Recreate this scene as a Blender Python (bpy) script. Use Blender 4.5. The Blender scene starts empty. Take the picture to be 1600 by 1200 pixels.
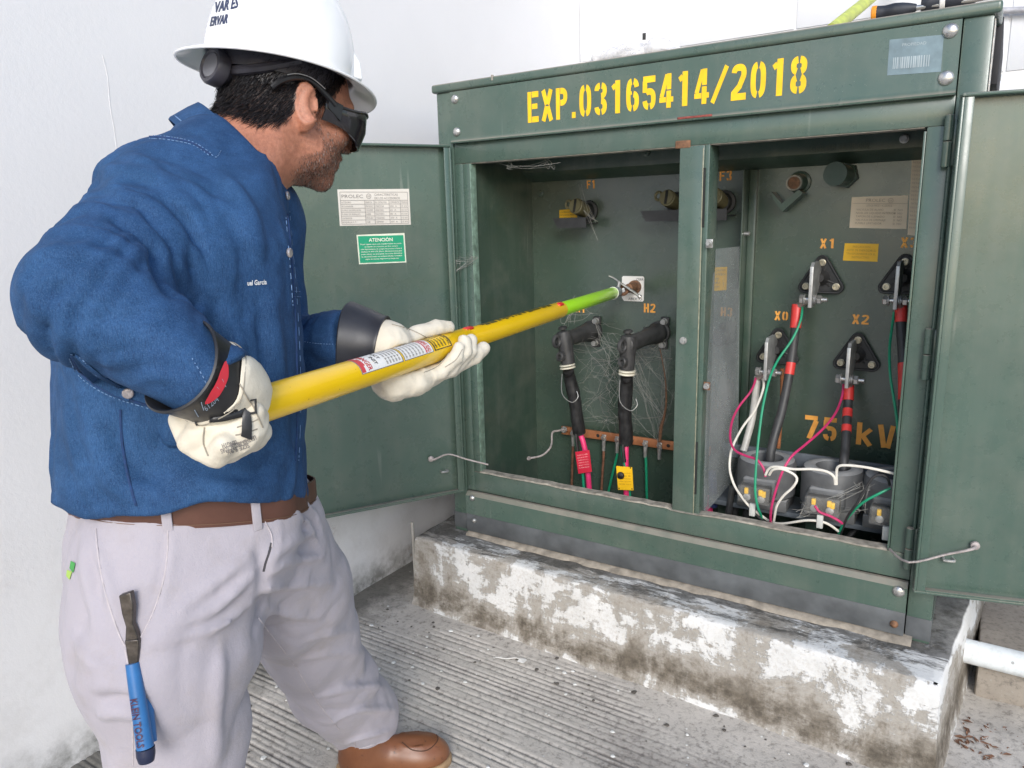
import bpy, bmesh, math, random
import numpy as np
from mathutils import Vector, Matrix
from mathutils.bvhtree import BVHTree
random.seed(7); rng = np.random.default_rng(7)
S = bpy.context.scene
COL = S.collection
R = math.radians

# ------------------------------------------------------------------ camera
CAM = np.array([1.40486, -1.81703, 1.21918])
MROT = np.array([[0.8430543, 0.53723057, -0.02535268],
                 [0.09359299, -0.19296508, -0.97673171],
                 [-0.52962232, 0.82106503, -0.21296105]])
FPX = 1160.22
cd = bpy.data.cameras.new('camera'); cam = bpy.data.objects.new('camera', cd); COL.objects.link(cam)
cd.sensor_width = 36.0; cd.lens = FPX / 1600 * 36.0; cd.clip_start = 0.02; cd.clip_end = 400
mw = Matrix.Identity(4)
for i in range(3):
    mw[i][0] = MROT[0][i]; mw[i][1] = -MROT[1][i]; mw[i][2] = -MROT[2][i]; mw[i][3] = CAM[i]
cam.matrix_world = mw
S.camera = cam

# ------------------------------------------------------------------ light
SUN_EL, SUN_AZ = R(28), R(148)          # azimuth clockwise from +y
w = bpy.data.worlds.new('World'); S.world = w; w.use_nodes = True
nt = w.node_tree; bg = nt.nodes['Background']
sky = nt.nodes.new('ShaderNodeTexSky'); sky.sky_type = 'NISHITA'; sky.sun_disc = False
sky.sun_elevation = SUN_EL; sky.sun_rotation = SUN_AZ
sky.air_density = 1.0; sky.dust_density = 1.0; sky.ozone_density = 1.0; sky.altitude = 0
nt.links.new(sky.outputs[0], bg.inputs[0]); bg.inputs[1].default_value = 0.15
sl = bpy.data.lights.new('sun', 'SUN'); sl.energy = 1.6; sl.angle = R(24); sl.color = (1.0, 0.985, 0.965)
so = bpy.data.objects.new('sun', sl); COL.objects.link(so)
sdir = Vector((math.sin(SUN_AZ) * math.cos(SUN_EL), math.cos(SUN_AZ) * math.cos(SUN_EL), math.sin(SUN_EL)))
so.rotation_euler = sdir.to_track_quat('Z', 'Y').to_euler(); so.location = (3, -4, 6)
S.view_settings.view_transform = 'Standard'; S.view_settings.look = 'None'
S.view_settings.gamma = 1; S.view_settings.use_curve_mapping = False
S.view_settings.exposure = 0.60
S.render.engine = 'CYCLES'
S.cycles.use_denoising = True
try: S.cycles.denoiser = 'OPENIMAGEDENOISE'
except Exception: pass
S.cycles.max_bounces = 8; S.cycles.transparent_max_bounces = 12

# ------------------------------------------------------------------ helpers
def U(px, py, axis, val):
    """world point on the plane axis = val that the survey photo shows at px, py"""
    d = MROT.T @ np.array([(px - 800) / FPX, (py - 600) / FPX, 1.0])
    t = (val - CAM[axis]) / d[axis]
    return Vector(CAM + t * d)
def UD(px, py, dep):
    d = MROT.T @ np.array([(px - 800) / FPX, (py - 600) / FPX, 1.0])
    return Vector(CAM + dep * d)

def tag(o, label=None, cat=None, group=None, kind=None):
    if label: o['label'] = label
    if cat: o['category'] = cat
    if group: o['group'] = group
    if kind: o['kind'] = kind
    return o
def empty(name, loc, label, cat, group=None):
    o = bpy.data.objects.new(name, None); COL.objects.link(o); o.location = loc
    o.empty_display_size = .05
    return tag(o, label, cat, group)
def attach(o, parent):
    if parent is not None:
        o.parent = parent
        pm = Matrix.Identity(4); q = parent; chain = []
        while q is not None: chain.append(q); q = q.parent
        for q in reversed(chain):
            pm = pm @ (q.matrix_parent_inverse if q.parent else Matrix.Identity(4)) @ q.matrix_basis
        o.matrix_parent_inverse = pm.inverted()
def copy_tree(o, parent=None, delta=None):
    c = o.copy(); COL.objects.link(c)
    if parent is not None: c.parent = parent
    elif delta is not None: c.location = Vector(c.location) + Vector(delta)
    for ch in o.children: copy_tree(ch, c)
    return c

class MB:
    """collects geometry for ONE mesh object"""
    def __init__(s): s.v = []; s.f = []; s.m = []
    def add(s, V, F, mi=0):
        b = len(s.v); s.v += [tuple(x) for x in V]; s.f += [tuple(i + b for i in f) for f in F]; s.m += [mi] * len(F); return s
    def bm(s, bm, mi=0, mat=None):
        bm.verts.index_update()
        s.add([(mat @ v.co) if mat else v.co for v in bm.verts], [[v.index for v in f.verts] for f in bm.faces], mi); bm.free(); return s
    def box(s, lo, hi, bev=.0015, mi=0, mat=None, seg=2):
        b = bmesh.new(); bmesh.ops.create_cube(b, size=1)
        for v in b.verts: v.co = Vector([lo[i] + (v.co[i] + .5) * (hi[i] - lo[i]) for i in range(3)])
        bev = min(bev, .45 * min(abs(hi[i] - lo[i]) for i in range(3)))
        if bev > 0: bmesh.ops.bevel(b, geom=b.edges[:], offset=bev, segments=seg, profile=.5, affect='EDGES')
        return s.bm(b, mi, mat)
    def prism(s, pts, ax, a0, a1, mi=0, mat=None):
        """polygon pts (2d) extruded along axis ax"""
        n = len(pts); V = []
        for a in (a0, a1):
            for p in pts:
                c = list(p); c.insert(ax, a); V.append(mat @ Vector(c) if mat else c)
        F = [tuple(range(n))[::-1], tuple(range(n, 2 * n))] + [(i, (i + 1) % n, n + (i + 1) % n, n + i) for i in range(n)]
        return s.add(V, F, mi)
    def lathe(s, p0, ax, prof, n=20, mi=0, sq=None):
        """prof: (distance along ax, radius)"""
        ax = Vector(ax).normalized(); p0 = Vector(p0)
        t = ax.orthogonal().normalized(); b = ax.cross(t)
        V = []; F = []
        for (h, r) in prof:
            for k in range(n):
                a = 2 * math.pi * k / n
                V.append(p0 + ax * h + (t * math.cos(a) + b * math.sin(a)) * r)
        for i in range(len(prof) - 1):
            for k in range(n):
                F.append((i * n + k, i * n + (k + 1) % n, (i + 1) * n + (k + 1) % n, (i + 1) * n + k))
        F.append(tuple(range(n))[::-1]); F.append(tuple((len(prof) - 1) * n + k for k in range(n)))
        return s.add(V, F, mi)
    def cyl(s, p0, p1, r, n=16, mi=0, bev=None):
        p0 = Vector(p0); p1 = Vector(p1); L = (p1 - p0).length
        b = min(.0012, r * .3, L * .3) if bev is None else bev
        return s.lathe(p0, p1 - p0, [(0, r - b), (b, r), (L - b, r), (L, r - b)], n, mi)
    def tube(s, pts, r, n=8, mi=0, sub=4, caps=True, flat=None):
        P = spline([Vector(p) for p in pts], sub) if sub > 1 else [Vector(p) for p in pts]
        m = len(P); rr = r if hasattr(r, '__len__') else [r] * len(pts)
        rad = [float(np.interp(i / max(1, m - 1), np.linspace(0, 1, len(rr)), rr)) for i in range(m)]
        t0 = (P[1] - P[0]).normalized(); nrm = t0.orthogonal().normalized(); V = []; F = []
        for i in range(m):
            t = (P[min(i + 1, m - 1)] - P[max(i - 1, 0)]).normalized()
            nrm = (nrm - t * nrm.dot(t)); nrm = nrm.normalized() if nrm.length > 1e-6 else t.orthogonal().normalized()
            b = t.cross(nrm)
            for k in range(n):
                a = 2 * math.pi * k / n
                V.append(P[i] + (nrm * math.cos(a) + b * math.sin(a)) * rad[i])
        for i in range(m - 1):
            for k in range(n): F.append((i * n + k, i * n + (k + 1) % n, (i + 1) * n + (k + 1) % n, (i + 1) * n + k))
        if caps: F.append(tuple(range(n))[::-1]); F.append(tuple((m - 1) * n + k for k in range(n)))
        return s.add(V, F, mi)
    def obj(s, name, mats, parent=None, smooth=35, **kw):
        me = bpy.data.meshes.new(name); me.from_pydata(s.v, [], s.f)
        mats = mats if isinstance(mats, (list, tuple)) else [mats]
        for m in mats: me.materials.append(m)
        me.polygons.foreach_set('material_index', s.m)
        me.update()
        o = bpy.data.objects.new(name, me); COL.objects.link(o)
        if smooth:
            me.polygons.foreach_set('use_smooth', [True] * len(me.polygons))
            try: me.set_sharp_from_angle(angle=R(smooth))
            except Exception: pass
        attach(o, parent)
        return tag(o, **kw) if kw else o

def spline(P, sub):
    out = []
    for i in range(len(P) - 1):
        a = P[max(i - 1, 0)]; b = P[i]; c = P[i + 1]; d = P[min(i + 2, len(P) - 1)]
        for k in range(sub):
            t = k / sub
            out.append(.5 * ((2 * b) + (c - a) * t + (2 * a - 5 * b + 4 * c - d) * t * t + (3 * b - a - 3 * c + d) * t ** 3))
    out.append(P[-1]); return out

# ------------------------------------------------------------------ materials
def srgb(r, g, b):
    f = lambda c: ((c / 255) / 12.92 if c / 255 <= .04045 else ((c / 255 + .055) / 1.055) ** 2.4)
    return (f(r), f(g), f(b))
class NT:
    def __init__(s, name, rough=.5, metal=0, spec=.5, coat=0):
        s.m = bpy.data.materials.new(name); s.m.use_nodes = True; s.t = s.m.node_tree
        s.p = s.t.nodes['Principled BSDF']; s.p.inputs['Roughness'].default_value = rough
        s.p.inputs['Metallic'].default_value = metal; s.p.inputs['Specular IOR Level'].default_value = spec
        s.p.inputs['Coat Weight'].default_value = coat
        s.tc = s.t.nodes.new('ShaderNodeTexCoord'); s.geo = None
    def n(s, typ, **kw):
        x = s.t.nodes.new(typ)
        for k, v in kw.items(): setattr(x, k, v)
        return x
    def link(s, a, b): s.t.links.new(a, b)
    def vec(s, scale=(1, 1, 1), rot=(0, 0, 0)):
        mp = s.n('ShaderNodeMapping'); mp.inputs['Scale'].default_value = scale; mp.inputs['Rotation'].default_value = rot
        s.link(s.tc.outputs['Object'], mp.inputs['Vector']); return mp.outputs[0]
    def noise(s, scale, detail=4, rough=.55, vec=None, dist=0):
        x = s.n('ShaderNodeTexNoise'); x.inputs['Scale'].default_value = scale; x.inputs['Detail'].default_value = detail
        x.inputs['Roughness'].default_value = rough; x.inputs['Distortion'].default_value = dist
        s.link(vec if vec else s.tc.outputs['Object'], x.inputs['Vector']); return x.outputs[0]
    def vor(s, scale, feat='F1', vec=None, out='Distance'):
        x = s.n('ShaderNodeTexVoronoi', feature=feat); x.inputs['Scale'].default_value = scale
        s.link(vec if vec else s.tc.outputs['Object'], x.inputs['Vector']); return x.outputs[out]
    def ramp(s, fac, stops, interp='LINEAR'):
        x = s.n('ShaderNodeValToRGB'); x.color_ramp.interpolation = interp
        e = x.color_ramp.elements
        while len(e) < len(stops): e.new(.5)
        for k, (p, c) in enumerate(stops):
            e[k].position = p; e[k].color = (*c, 1) if hasattr(c, '__len__') else (c, c, c, 1)
        s.link(fac, x.inputs[0]); return x.outputs[0]
    def mix(s, fac, a, b, mode='MIX'):
        x = s.n('ShaderNodeMix', data_type='RGBA', blend_type=mode)
        for sock, v in ((x.inputs[0], fac), (x.inputs[6], a), (x.inputs[7], b)):
            if hasattr(v, 'is_output'): s.link(v, sock)
            elif hasattr(v, '__len__'): sock.default_value = (*v, 1)
            else: sock.default_value = v if sock is x.inputs[0] else (v, v, v, 1)
        return x.outputs[2]
    def math(s, op, a, b=0, clamp=False):
        x = s.n('ShaderNodeMath', operation=op, use_clamp=clamp)
        for sock, v in ((x.inputs[0], a), (x.inputs[1], b)):
            if hasattr(v, 'is_output'): s.link(v, sock)
            else: sock.default_value = v
        return x.outputs[0]
    def sep(s, vec=None):
        x = s.n('ShaderNodeSeparateXYZ'); s.link(vec if vec else s.tc.outputs['Object'], x.inputs[0]); return x.outputs
    def normal_z(s):
        g = s.n('ShaderNodeNewGeometry'); x = s.n('ShaderNodeSeparateXYZ'); s.link(g.outputs['Normal'], x.inputs[0]); return x.outputs
    def color(s, c):
        if hasattr(c, 'is_output'): s.link(c, s.p.inputs['Base Color'])
        else: s.p.inputs['Base Color'].default_value = (*c, 1)
        return s
    def rough(s, f):
        if hasattr(f, 'is_output'): s.link(f, s.p.inputs['Roughness'])
        else: s.p.inputs['Roughness'].default_value = f
        return s
    def bump(s, h, strength=.3, dist=.002, prev=None):
        x = s.n('ShaderNodeBump'); x.inputs['Strength'].default_value = strength; x.inputs['Distance'].default_value = dist
        s.link(h, x.inputs['Height'])
        if prev is not None: s.link(prev, x.inputs['Normal'])
        s.link(x.outputs[0], s.p.inputs['Normal']); return x.outputs[0]
def simple(name, col, rough=.5, metal=0, var=.15, scale=30, bump=0, spec=.5, coat=0):
    """plain material with gentle colour and gloss variation"""
    m = NT(name, rough, metal, spec, coat)
    nz = m.noise(scale, 5)
    lo = tuple(c * (1 - var) for c in col); hi = tuple(min(1, c * (1 + var)) for c in col)
    m.color(m.ramp(nz, [(.3, lo), (.7, hi)]))
    m.rough(m.ramp(nz, [(.3, max(.02, rough - .06)), (.7, min(1, rough + .08))]))
    if bump: m.bump(m.noise(scale * 6, 3), bump, .001)
    return m.m
# ------------------------------------------------------------------ surface materials
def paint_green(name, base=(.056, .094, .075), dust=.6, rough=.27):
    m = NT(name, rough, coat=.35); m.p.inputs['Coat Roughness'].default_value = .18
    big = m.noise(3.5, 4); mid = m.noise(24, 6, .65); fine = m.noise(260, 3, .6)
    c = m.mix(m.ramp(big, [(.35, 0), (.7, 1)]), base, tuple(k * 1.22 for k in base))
    sp = m.ramp(m.vor(150), [(.055, 1), (.1, 0)])                       # tiny chips and specks
    sp = m.math('MULTIPLY', sp, m.ramp(m.noise(9, 3), [(.52, 0), (.62, 1)]))
    c = m.mix(sp, c, (.34, .35, .31))
    scr = m.math('MULTIPLY', m.ramp(m.noise(46, 3, .5, m.vec((1, 1, .035), (.5, .35, .2))), [(.66, 0), (.70, .5)]), m.ramp(m.noise(4, 3), [(.5, 0), (.62, 1)]))
    c = m.mix(scr, c, (.20, .23, .20))
    runs = m.ramp(m.noise(30, 4, .6, m.vec((1, 1, .05))), [(.5, 0), (.72, .22)])
    c = m.mix(runs, c, (.13, .15, .125))
    nz = m.normal_z()[2]
    up = m.ramp(nz, [(.35, 0), (.85, 1)])
    up = m.math('MULTIPLY', up, m.ramp(mid, [(.25, .55), (.6, 1)]))
    c = m.mix(up, c, (.30, .26, .215))                                   # dust that has settled on ledges
    film = m.math('MULTIPLY', m.ramp(m.noise(5.5, 7, .7), [(.45, 0), (.75, 1)]), dust * .35)
    c = m.mix(film, c, (.25, .24, .20))
    m.color(c)
    m.rough(m.math('ADD', m.ramp(mid, [(.3, rough - .05), (.75, rough + .14)]), m.math('MULTIPLY', up, .4)))
    m.bump(m.noise(330, 2), .10, .0008)
    return m.m
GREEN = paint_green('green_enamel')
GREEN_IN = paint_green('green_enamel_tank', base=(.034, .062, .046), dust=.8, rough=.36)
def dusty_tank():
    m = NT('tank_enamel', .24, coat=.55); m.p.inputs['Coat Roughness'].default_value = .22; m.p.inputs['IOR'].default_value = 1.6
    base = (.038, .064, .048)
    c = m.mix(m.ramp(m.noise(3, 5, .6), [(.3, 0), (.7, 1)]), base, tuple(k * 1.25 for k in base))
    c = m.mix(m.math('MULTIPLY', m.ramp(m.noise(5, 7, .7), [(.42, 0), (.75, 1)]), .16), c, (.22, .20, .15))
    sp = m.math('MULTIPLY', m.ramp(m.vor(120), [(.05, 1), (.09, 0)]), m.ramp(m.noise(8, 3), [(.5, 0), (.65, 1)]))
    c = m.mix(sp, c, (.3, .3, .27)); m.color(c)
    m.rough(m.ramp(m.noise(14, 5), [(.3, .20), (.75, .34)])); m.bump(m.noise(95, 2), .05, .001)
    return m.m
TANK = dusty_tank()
GREY_PRIMER = simple('grey_primer', (.085, .092, .098), .55, var=.3, scale=18, bump=.15)
RAW_EDGE = simple('dusty_bare_edge', (.30, .275, .235), .7, var=.4, scale=60, bump=.3)
STEEL = simple('bright_steel', (.55, .54, .52), .30, metal=.85, var=.15, scale=80)
ZINC = simple('dull_zinc', (.42, .42, .41), .45, metal=.7, var=.25, scale=90, bump=.2)
RUST = simple('rusty_steel', (.17, .085, .045), .75, var=.5, scale=120, bump=.4)
BLACK_RUB = simple('black_epdm_rubber', (.030, .031, .033), .5, var=.35, scale=40, bump=.12)
BLACK_DUSTY = simple('dusty_black_rubber', (.046, .046, .047), .5, var=.4, scale=35, bump=.2)
TAPE = simple('black_tape', (.020, .020, .021), .42, var=.5, scale=60, bump=.5)
COPPER = simple('copper_bar', (.40, .16, .07), .5, metal=.35, var=.25, scale=40, bump=.15)
COPPER_D = simple('dull_copper_wire', (.19, .085, .05), .6, metal=.2, var=.4, scale=80)
ORANGE = simple('orange_stencil', (.95, .40, .075), .55, var=.18, scale=45)
YELLOW_ST = simple('yellow_stencil', (.88, .53, .008), .5, var=.10, scale=25)
STICK_Y = simple('yellow_sticker', (.86, .50, .014), .45, var=.06, scale=20)
STICK_G = simple('green_sticker', (.012, .33, .17), .4, var=.05, scale=20)
WHITE_P = simple('printed_white', (.78, .77, .74), .45, var=.04, scale=20)
PLATE = simple('nameplate_white', (.66, .62, .56), .4, var=.06, scale=12)
PLATE_W = simple('nameplate_cream', (.70, .58, .42), .4, var=.07, scale=12)
INK = simple('grey_ink', (.22, .20, .19), .6, var=.1)
INKB = simple('black_ink', (.03, .03, .03), .6, var=.1)
INKR = simple('red_ink', (.55, .05, .06), .5, var=.1)
RED = simple('red_tape', (.62, .045, .04), .42, var=.15, scale=60, bump=.2)
REDTAG = simple('red_tag', (.55, .02, .05), .4, var=.1)
PINK = simple('pink_cable', (.66, .035, .15), .42, var=.12, scale=50)
W_GREEN = simple('green_wire', (.012, .27, .14), .4, var=.12)
W_WHITE = simple('white_wire', (.72, .69, .62), .42, var=.08)
W_MAG = simple('magenta_wire', (.50, .03, .13), .4, var=.1)
W_BLACK = simple('black_wire', (.028, .028, .030), .45, var=.3)
def ct_mat():
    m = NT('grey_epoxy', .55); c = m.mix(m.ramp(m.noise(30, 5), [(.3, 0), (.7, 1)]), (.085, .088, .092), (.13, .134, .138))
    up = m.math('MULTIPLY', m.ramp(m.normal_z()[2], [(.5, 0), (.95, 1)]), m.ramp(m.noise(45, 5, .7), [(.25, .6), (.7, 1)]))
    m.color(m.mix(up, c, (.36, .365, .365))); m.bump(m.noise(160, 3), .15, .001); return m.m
CT_GREY = ct_mat()
OLIVE = simple('olive_plastic', (.14, .125, .065), .5, var=.2)
DARKHOLE = simple('dark_recess', (.012, .014, .014), .8)
DIRT = simple('cabinet_floor_dirt', (.075, .066, .056), .9, var=.6, scale=30, bump=.6)

def wall_mat(name, base, stains=True):
    m = NT(name, .8, spec=.3)
    x, y, z = m.sep()
    big = m.noise(1.6, 5, .6)
    c = m.mix(m.ramp(big, [(.3, 0), (.75, 1)]), base, tuple(k * .93 for k in base))
    if stains:
        low = m.ramp(z, [(.0, 1), (.95, 0)])
        sm = m.ramp(m.noise(7, 6, .7), [(.48, 0), (.68, 1)])
        c = m.mix(m.math('MULTIPLY', m.math('MULTIPLY', sm, low), .28), c, (.42, .40, .38))
        low2 = m.ramp(z, [(.015, 1), (.12, 0)])
        c = m.mix(m.math('MULTIPLY', low2, m.ramp(m.noise(14, 6, .7), [(.35, .1), (.62, 1)])), c, (.20, .20, .19))
        dots = m.math('MULTIPLY', m.ramp(m.vor(190), [(.12, 1), (.2, 0)]), m.ramp(m.noise(6.5, 4, .6), [(.60, 0), (.68, 1)]))
        c = m.mix(m.math('MULTIPLY', dots, m.ramp(z, [(.2, .85), (1.25, .0)])), c, (.06, .06, .055))
        st = m.math('MULTIPLY', m.ramp(m.noise(5, 3, .5, m.vec((1, 1, .08))), [(.62, 0), (.75, 1)]), .10)
        c = m.mix(st, c, (.45, .44, .42))
        # scuffed patch low on the plaster, brown grit rubbed into it
        rub = m.math('MULTIPLY', m.ramp(m.noise(3.2, 3), [(.55, 0), (.62, 1)]), m.ramp(m.noise(40, 4, .7), [(.5, 0), (.65, 1)]))
        c = m.mix(m.math('MULTIPLY', rub, m.ramp(z, [(.3, .55), (.8, 0)])), c, (.33, .25, .20))
    m.color(c)
    b = m.bump(m.noise(70, 5, .6), .2, .003)
    m.bump(m.noise(300, 2), .2, .0010, b)
    return m.m
PLASTER = wall_mat('white_plaster', (.735, .735, .755))
BLOCKW = wall_mat('white_block_paint', (.74, .75, .78), False)
MORTAR = simple('painted_mortar', (.78, .78, .79), .85, var=.08, scale=20, bump=.4)

def concrete_mat(name, base=(.53, .495, .45), grooves=False):
    m = NT(name, .85, spec=.3)
    n1 = m.noise(2.2, 6, .6); n2 = m.noise(60, 6, .75); n3 = m.noise(14, 5, .6)
    c = m.mix(m.ramp(n1, [(.3, 0), (.7, 1)]), base, tuple(k * .80 for k in base))
    c = m.mix(m.ramp(n3, [(.35, 0), (.75, .5)]), c, tuple(k * 1.22 for k in base))
    c = m.mix(m.ramp(n2, [(.30, .75), (.5, 0)]), c, (.11, .10, .09))
    c = m.mix(m.ramp(n2, [(.6, 0), (.78, .8)]), c, (.46, .44, .41))
    x, y, z = m.sep()
    if grooves:
        # black grime packed in the tined grooves
        gr = m.ramp(m.math('ADD', z, m.math('MULTIPLY', m.math('SUBTRACT', n2, .5), .004)), [(.0, 1), (.0035, 0)])
        rp = m.n('ShaderNodeMapRange'); m.link(m.math('ADD', z, m.math('MULTIPLY', m.math('SUBTRACT', n2, .5), .004)), rp.inputs[0])
        rp.inputs[1].default_value = -.0042; rp.inputs[2].default_value = -.0008; rp.inputs[3].default_value = .88; rp.inputs[4].default_value = 0
        c = m.mix(m.math('MULTIPLY', rp.outputs[0], .72), c, (.06, .045, .043))
        # dark moss and paint drips along the foot of the plaster wall
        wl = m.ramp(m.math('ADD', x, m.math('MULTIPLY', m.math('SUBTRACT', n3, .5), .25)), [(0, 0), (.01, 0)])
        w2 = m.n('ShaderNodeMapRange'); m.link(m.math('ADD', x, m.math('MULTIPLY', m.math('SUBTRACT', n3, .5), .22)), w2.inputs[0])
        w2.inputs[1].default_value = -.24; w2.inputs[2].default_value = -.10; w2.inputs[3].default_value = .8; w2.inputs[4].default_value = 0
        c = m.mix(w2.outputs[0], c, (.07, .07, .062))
        pd = m.math('MULTIPLY', m.ramp(m.vor(34), [(.06, 1), (.11, 0)]), m.ramp(m.noise(4, 3), [(.52, 0), (.6, 1)]))
        c = m.mix(pd, c, (.55, .55, .54))
        pk = m.math('MULTIPLY', m.ramp(m.vor(23), [(.09, 1), (.13, 0)]), m.ramp(m.noise(5, 3), [(.55, 0), (.62, 1)]))
        c = m.mix(pk, c, (.06, .05, .045))
    m.color(c)
    b = m.bump(n2, .5, .003); m.bump(m.noise(250, 2), .4, .0015, b)
    return m.m
PAVE = concrete_mat('tined_concrete', grooves=True)
SLAB = concrete_mat('broomed_concrete', (.36, .32, .275))

def pad_mat():
    m = NT('peeling_whitewash', .88, spec=.25)
    x, y, z = m.sep()
    n1 = m.noise(5.5, 8, .68, dist=.5); n2 = m.noise(36, 6, .75); n3 = m.noise(2.6, 4, .6); n4 = m.noise(120, 3, .7)
    conc = m.mix(m.ramp(n2, [(.3, 0), (.7, 1)]), (.19, .165, .135), (.33, .30, .26))
    white = m.mix(m.ramp(m.noise(9, 5), [(.3, 0), (.8, 1)]), (.72, .72, .715), (.58, .58, .57))
    # paint is lost in ragged brushed patches, mostly low down
    brush = m.noise(16, 7, .75, m.vec((1, 1, 5.5)))
    drip = m.noise(13, 6, .7, m.vec((1, 1, .22)))
    weave = m.math('ADD', m.noise(60, 2, .5, m.vec((.25, 1, 4))), m.noise(60, 2, .5, m.vec((3.2, 1, .3))))
    k = m.math('ADD', m.math('MULTIPLY', n1, .58), m.math('MULTIPLY', brush, .12))
    k = m.math('ADD', k, m.math('MULTIPLY', drip, .16)); k = m.math('ADD', k, m.math('MULTIPLY', n2, .16))
    k = m.math('ADD', k, m.math('MULTIPLY', m.math('SUBTRACT', weave, 1.0), .035))
    zw = m.math('ADD', z, m.math('MULTIPLY', m.math('SUBTRACT', n3, .5), .16))
    zl = m.ramp(zw, [(.0, .52), (.028, .48), (.05, .405), (.09, .43), (.13, .505), (.20, .545), (.238, .545)])
    k2 = m.math('ADD', k, m.math('SUBTRACT', zl, .5))
    f = m.ramp(k2, [(.522, 0), (.548, 1)])
    film = m.ramp(k2, [(.45, 0), (.50, .6), (.56, .6)])
    c = m.mix(film, conc, m.mix(n4, (.34, .32, .29), (.52, .50, .47)))
    c = m.mix(f, c, white)
    c = m.mix(m.math('MULTIPLY', m.ramp(n4, [(.46, 0), (.62, .5)]), m.ramp(n3, [(.42, 0), (.7, 1)])), c, (.42, .385, .34))
    # brown black mould in a wandering band low on the sides, and over the top beside the cabinet
    band_ = m.ramp(zw, [(.0, .35), (.03, .8), (.075, .95), (.12, .25), (.15, 0)])
    mould = m.math('MULTIPLY', band_, m.ramp(k2, [(.40, 1), (.53, 0)]))
    c = m.mix(mould, c, m.mix(m.ramp(n2, [(.35, 0), (.65, 1)]), (.070, .060, .048), (.16, .135, .105)))
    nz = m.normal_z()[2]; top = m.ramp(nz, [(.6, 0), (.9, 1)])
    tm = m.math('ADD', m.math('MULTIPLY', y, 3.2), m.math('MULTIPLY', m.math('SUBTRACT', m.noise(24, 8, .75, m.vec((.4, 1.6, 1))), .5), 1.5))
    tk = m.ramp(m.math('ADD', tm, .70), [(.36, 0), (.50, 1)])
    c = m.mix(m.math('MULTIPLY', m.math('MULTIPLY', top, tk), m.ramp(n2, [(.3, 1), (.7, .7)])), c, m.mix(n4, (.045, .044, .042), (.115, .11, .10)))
    m.color(c)
    b = m.bump(f, .5, .003); b = m.bump(n2, .5, .004, b); m.bump(n4, .3, .0015, b)
    return m.m
PADM = pad_mat()

# ------------------------------------------------------------------ ground
def vnoise(x, y, seed=0):
    """smooth value noise, numpy"""
    xi = np.floor(x).astype(np.int64); yi = np.floor(y).astype(np.int64); fx = x - xi; fy = y - yi
    fx = fx * fx * (3 - 2 * fx); fy = fy * fy * (3 - 2 * fy)
    def h(a, b):
        n = (a * 374761393 + b * 668265263 + seed * 1442695041) & 0xffffffff
        n = ((n ^ (n >> 13)) * 1274126177) & 0xffffffff
        return ((n ^ (n >> 16)) & 0xffff) / 65535.0
    return (h(xi, yi) * (1 - fx) + h(xi + 1, yi) * fx) * (1 - fy) + (h(xi, yi + 1) * (1 - fx) + h(xi + 1, yi + 1) * fx) * fy
def grid_mesh(name, X, Y, Z, mat, kind=None, parent=None, **kw):
    ny, nx = X.shape
    me = bpy.data.meshes.new(name)
    V = np.stack([X, Y, Z], -1).reshape(-1, 3)
    i = np.arange(ny - 1)[:, None] * nx + np.arange(nx - 1)[None]
    F = np.stack([i, i + 1, i + nx + 1, i + nx], -1).reshape(-1, 4)
    me.from_pydata(V.tolist(), [], F.tolist()); me.materials.append(mat)
    me.polygons.foreach_set('use_smooth', [True] * len(me.polygons))
    o = bpy.data.objects.new(name, me); COL.objects.link(o); attach(o, parent)
    return tag(o, kind=kind, **kw)
m = MB(); m.add([(-60, -80, -.02), (60, -80, -.02), (60, 60, -.02), (-60, 60, -.02)], [(0, 1, 2, 3)])
m.obj('ground', concrete_mat('yard_concrete'), kind='structure')
ys = np.arange(-1.75, .62, .0032); xs = np.arange(-.3, 2.3, .02)
X, Y = np.meshgrid(xs, ys)
gy = []; a = -1.8
while a < .62: gy.append(a); a += rng.uniform(.0135, .023)
Z = (vnoise(X * 9, Y * 9, 3) - .5) * .003 + (vnoise(X * 2.2, Y * 2.2, 5) - .5) * .006
pos = np.array(gy)
Yw = Y + (vnoise(X * 2.5, Y * 1.2, 8) - .5) * .03
idx = np.clip(np.searchsorted(pos, Yw), 1, len(pos) - 1)
dist = np.minimum(abs(Yw - pos[idx - 1]), abs(Yw - pos[idx]))
near = np.where(abs(Yw - pos[idx - 1]) < abs(Yw - pos[idx]), idx - 1, idx)
gdep = .0050 * np.clip(vnoise(X * 5, near * 7.7, 11) * 1.7 - .18, 0, 1)
fade = np.clip((-.19 - Y - (vnoise(X * 6, Y * 0 + 3, 4) - .5) * .16) / .09, 0, 1) * np.clip((1.15 - X + (vnoise(X, Y * 3, 2) - .5) * .4) / .5, .15, 1)
Z -= gdep * np.exp(-(dist / .0028) ** 2) * fade
Z += np.clip((Y + .24) / .1, 0, 1) * .006 * (vnoise(X * 14, Y * 14, 21))
grid_mesh('pavement', X, Y, Z, PAVE, kind='structure')

# raised slab to the right of the pad
m = MB(); m.box((1.47, .228, -.02), (3.4, 1.4675, .098), .008); m.obj('raised_slab', SLAB, kind='structure')

# ------------------------------------------------------------------ walls
m = MB(); m.box((-.48, -4.2, -.05), (-.30, 1.62, 3.4), 0)
m.obj('plaster_wall', PLASTER, label='smooth white plastered wall along the left side with stains near its foot', cat='wall')
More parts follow.
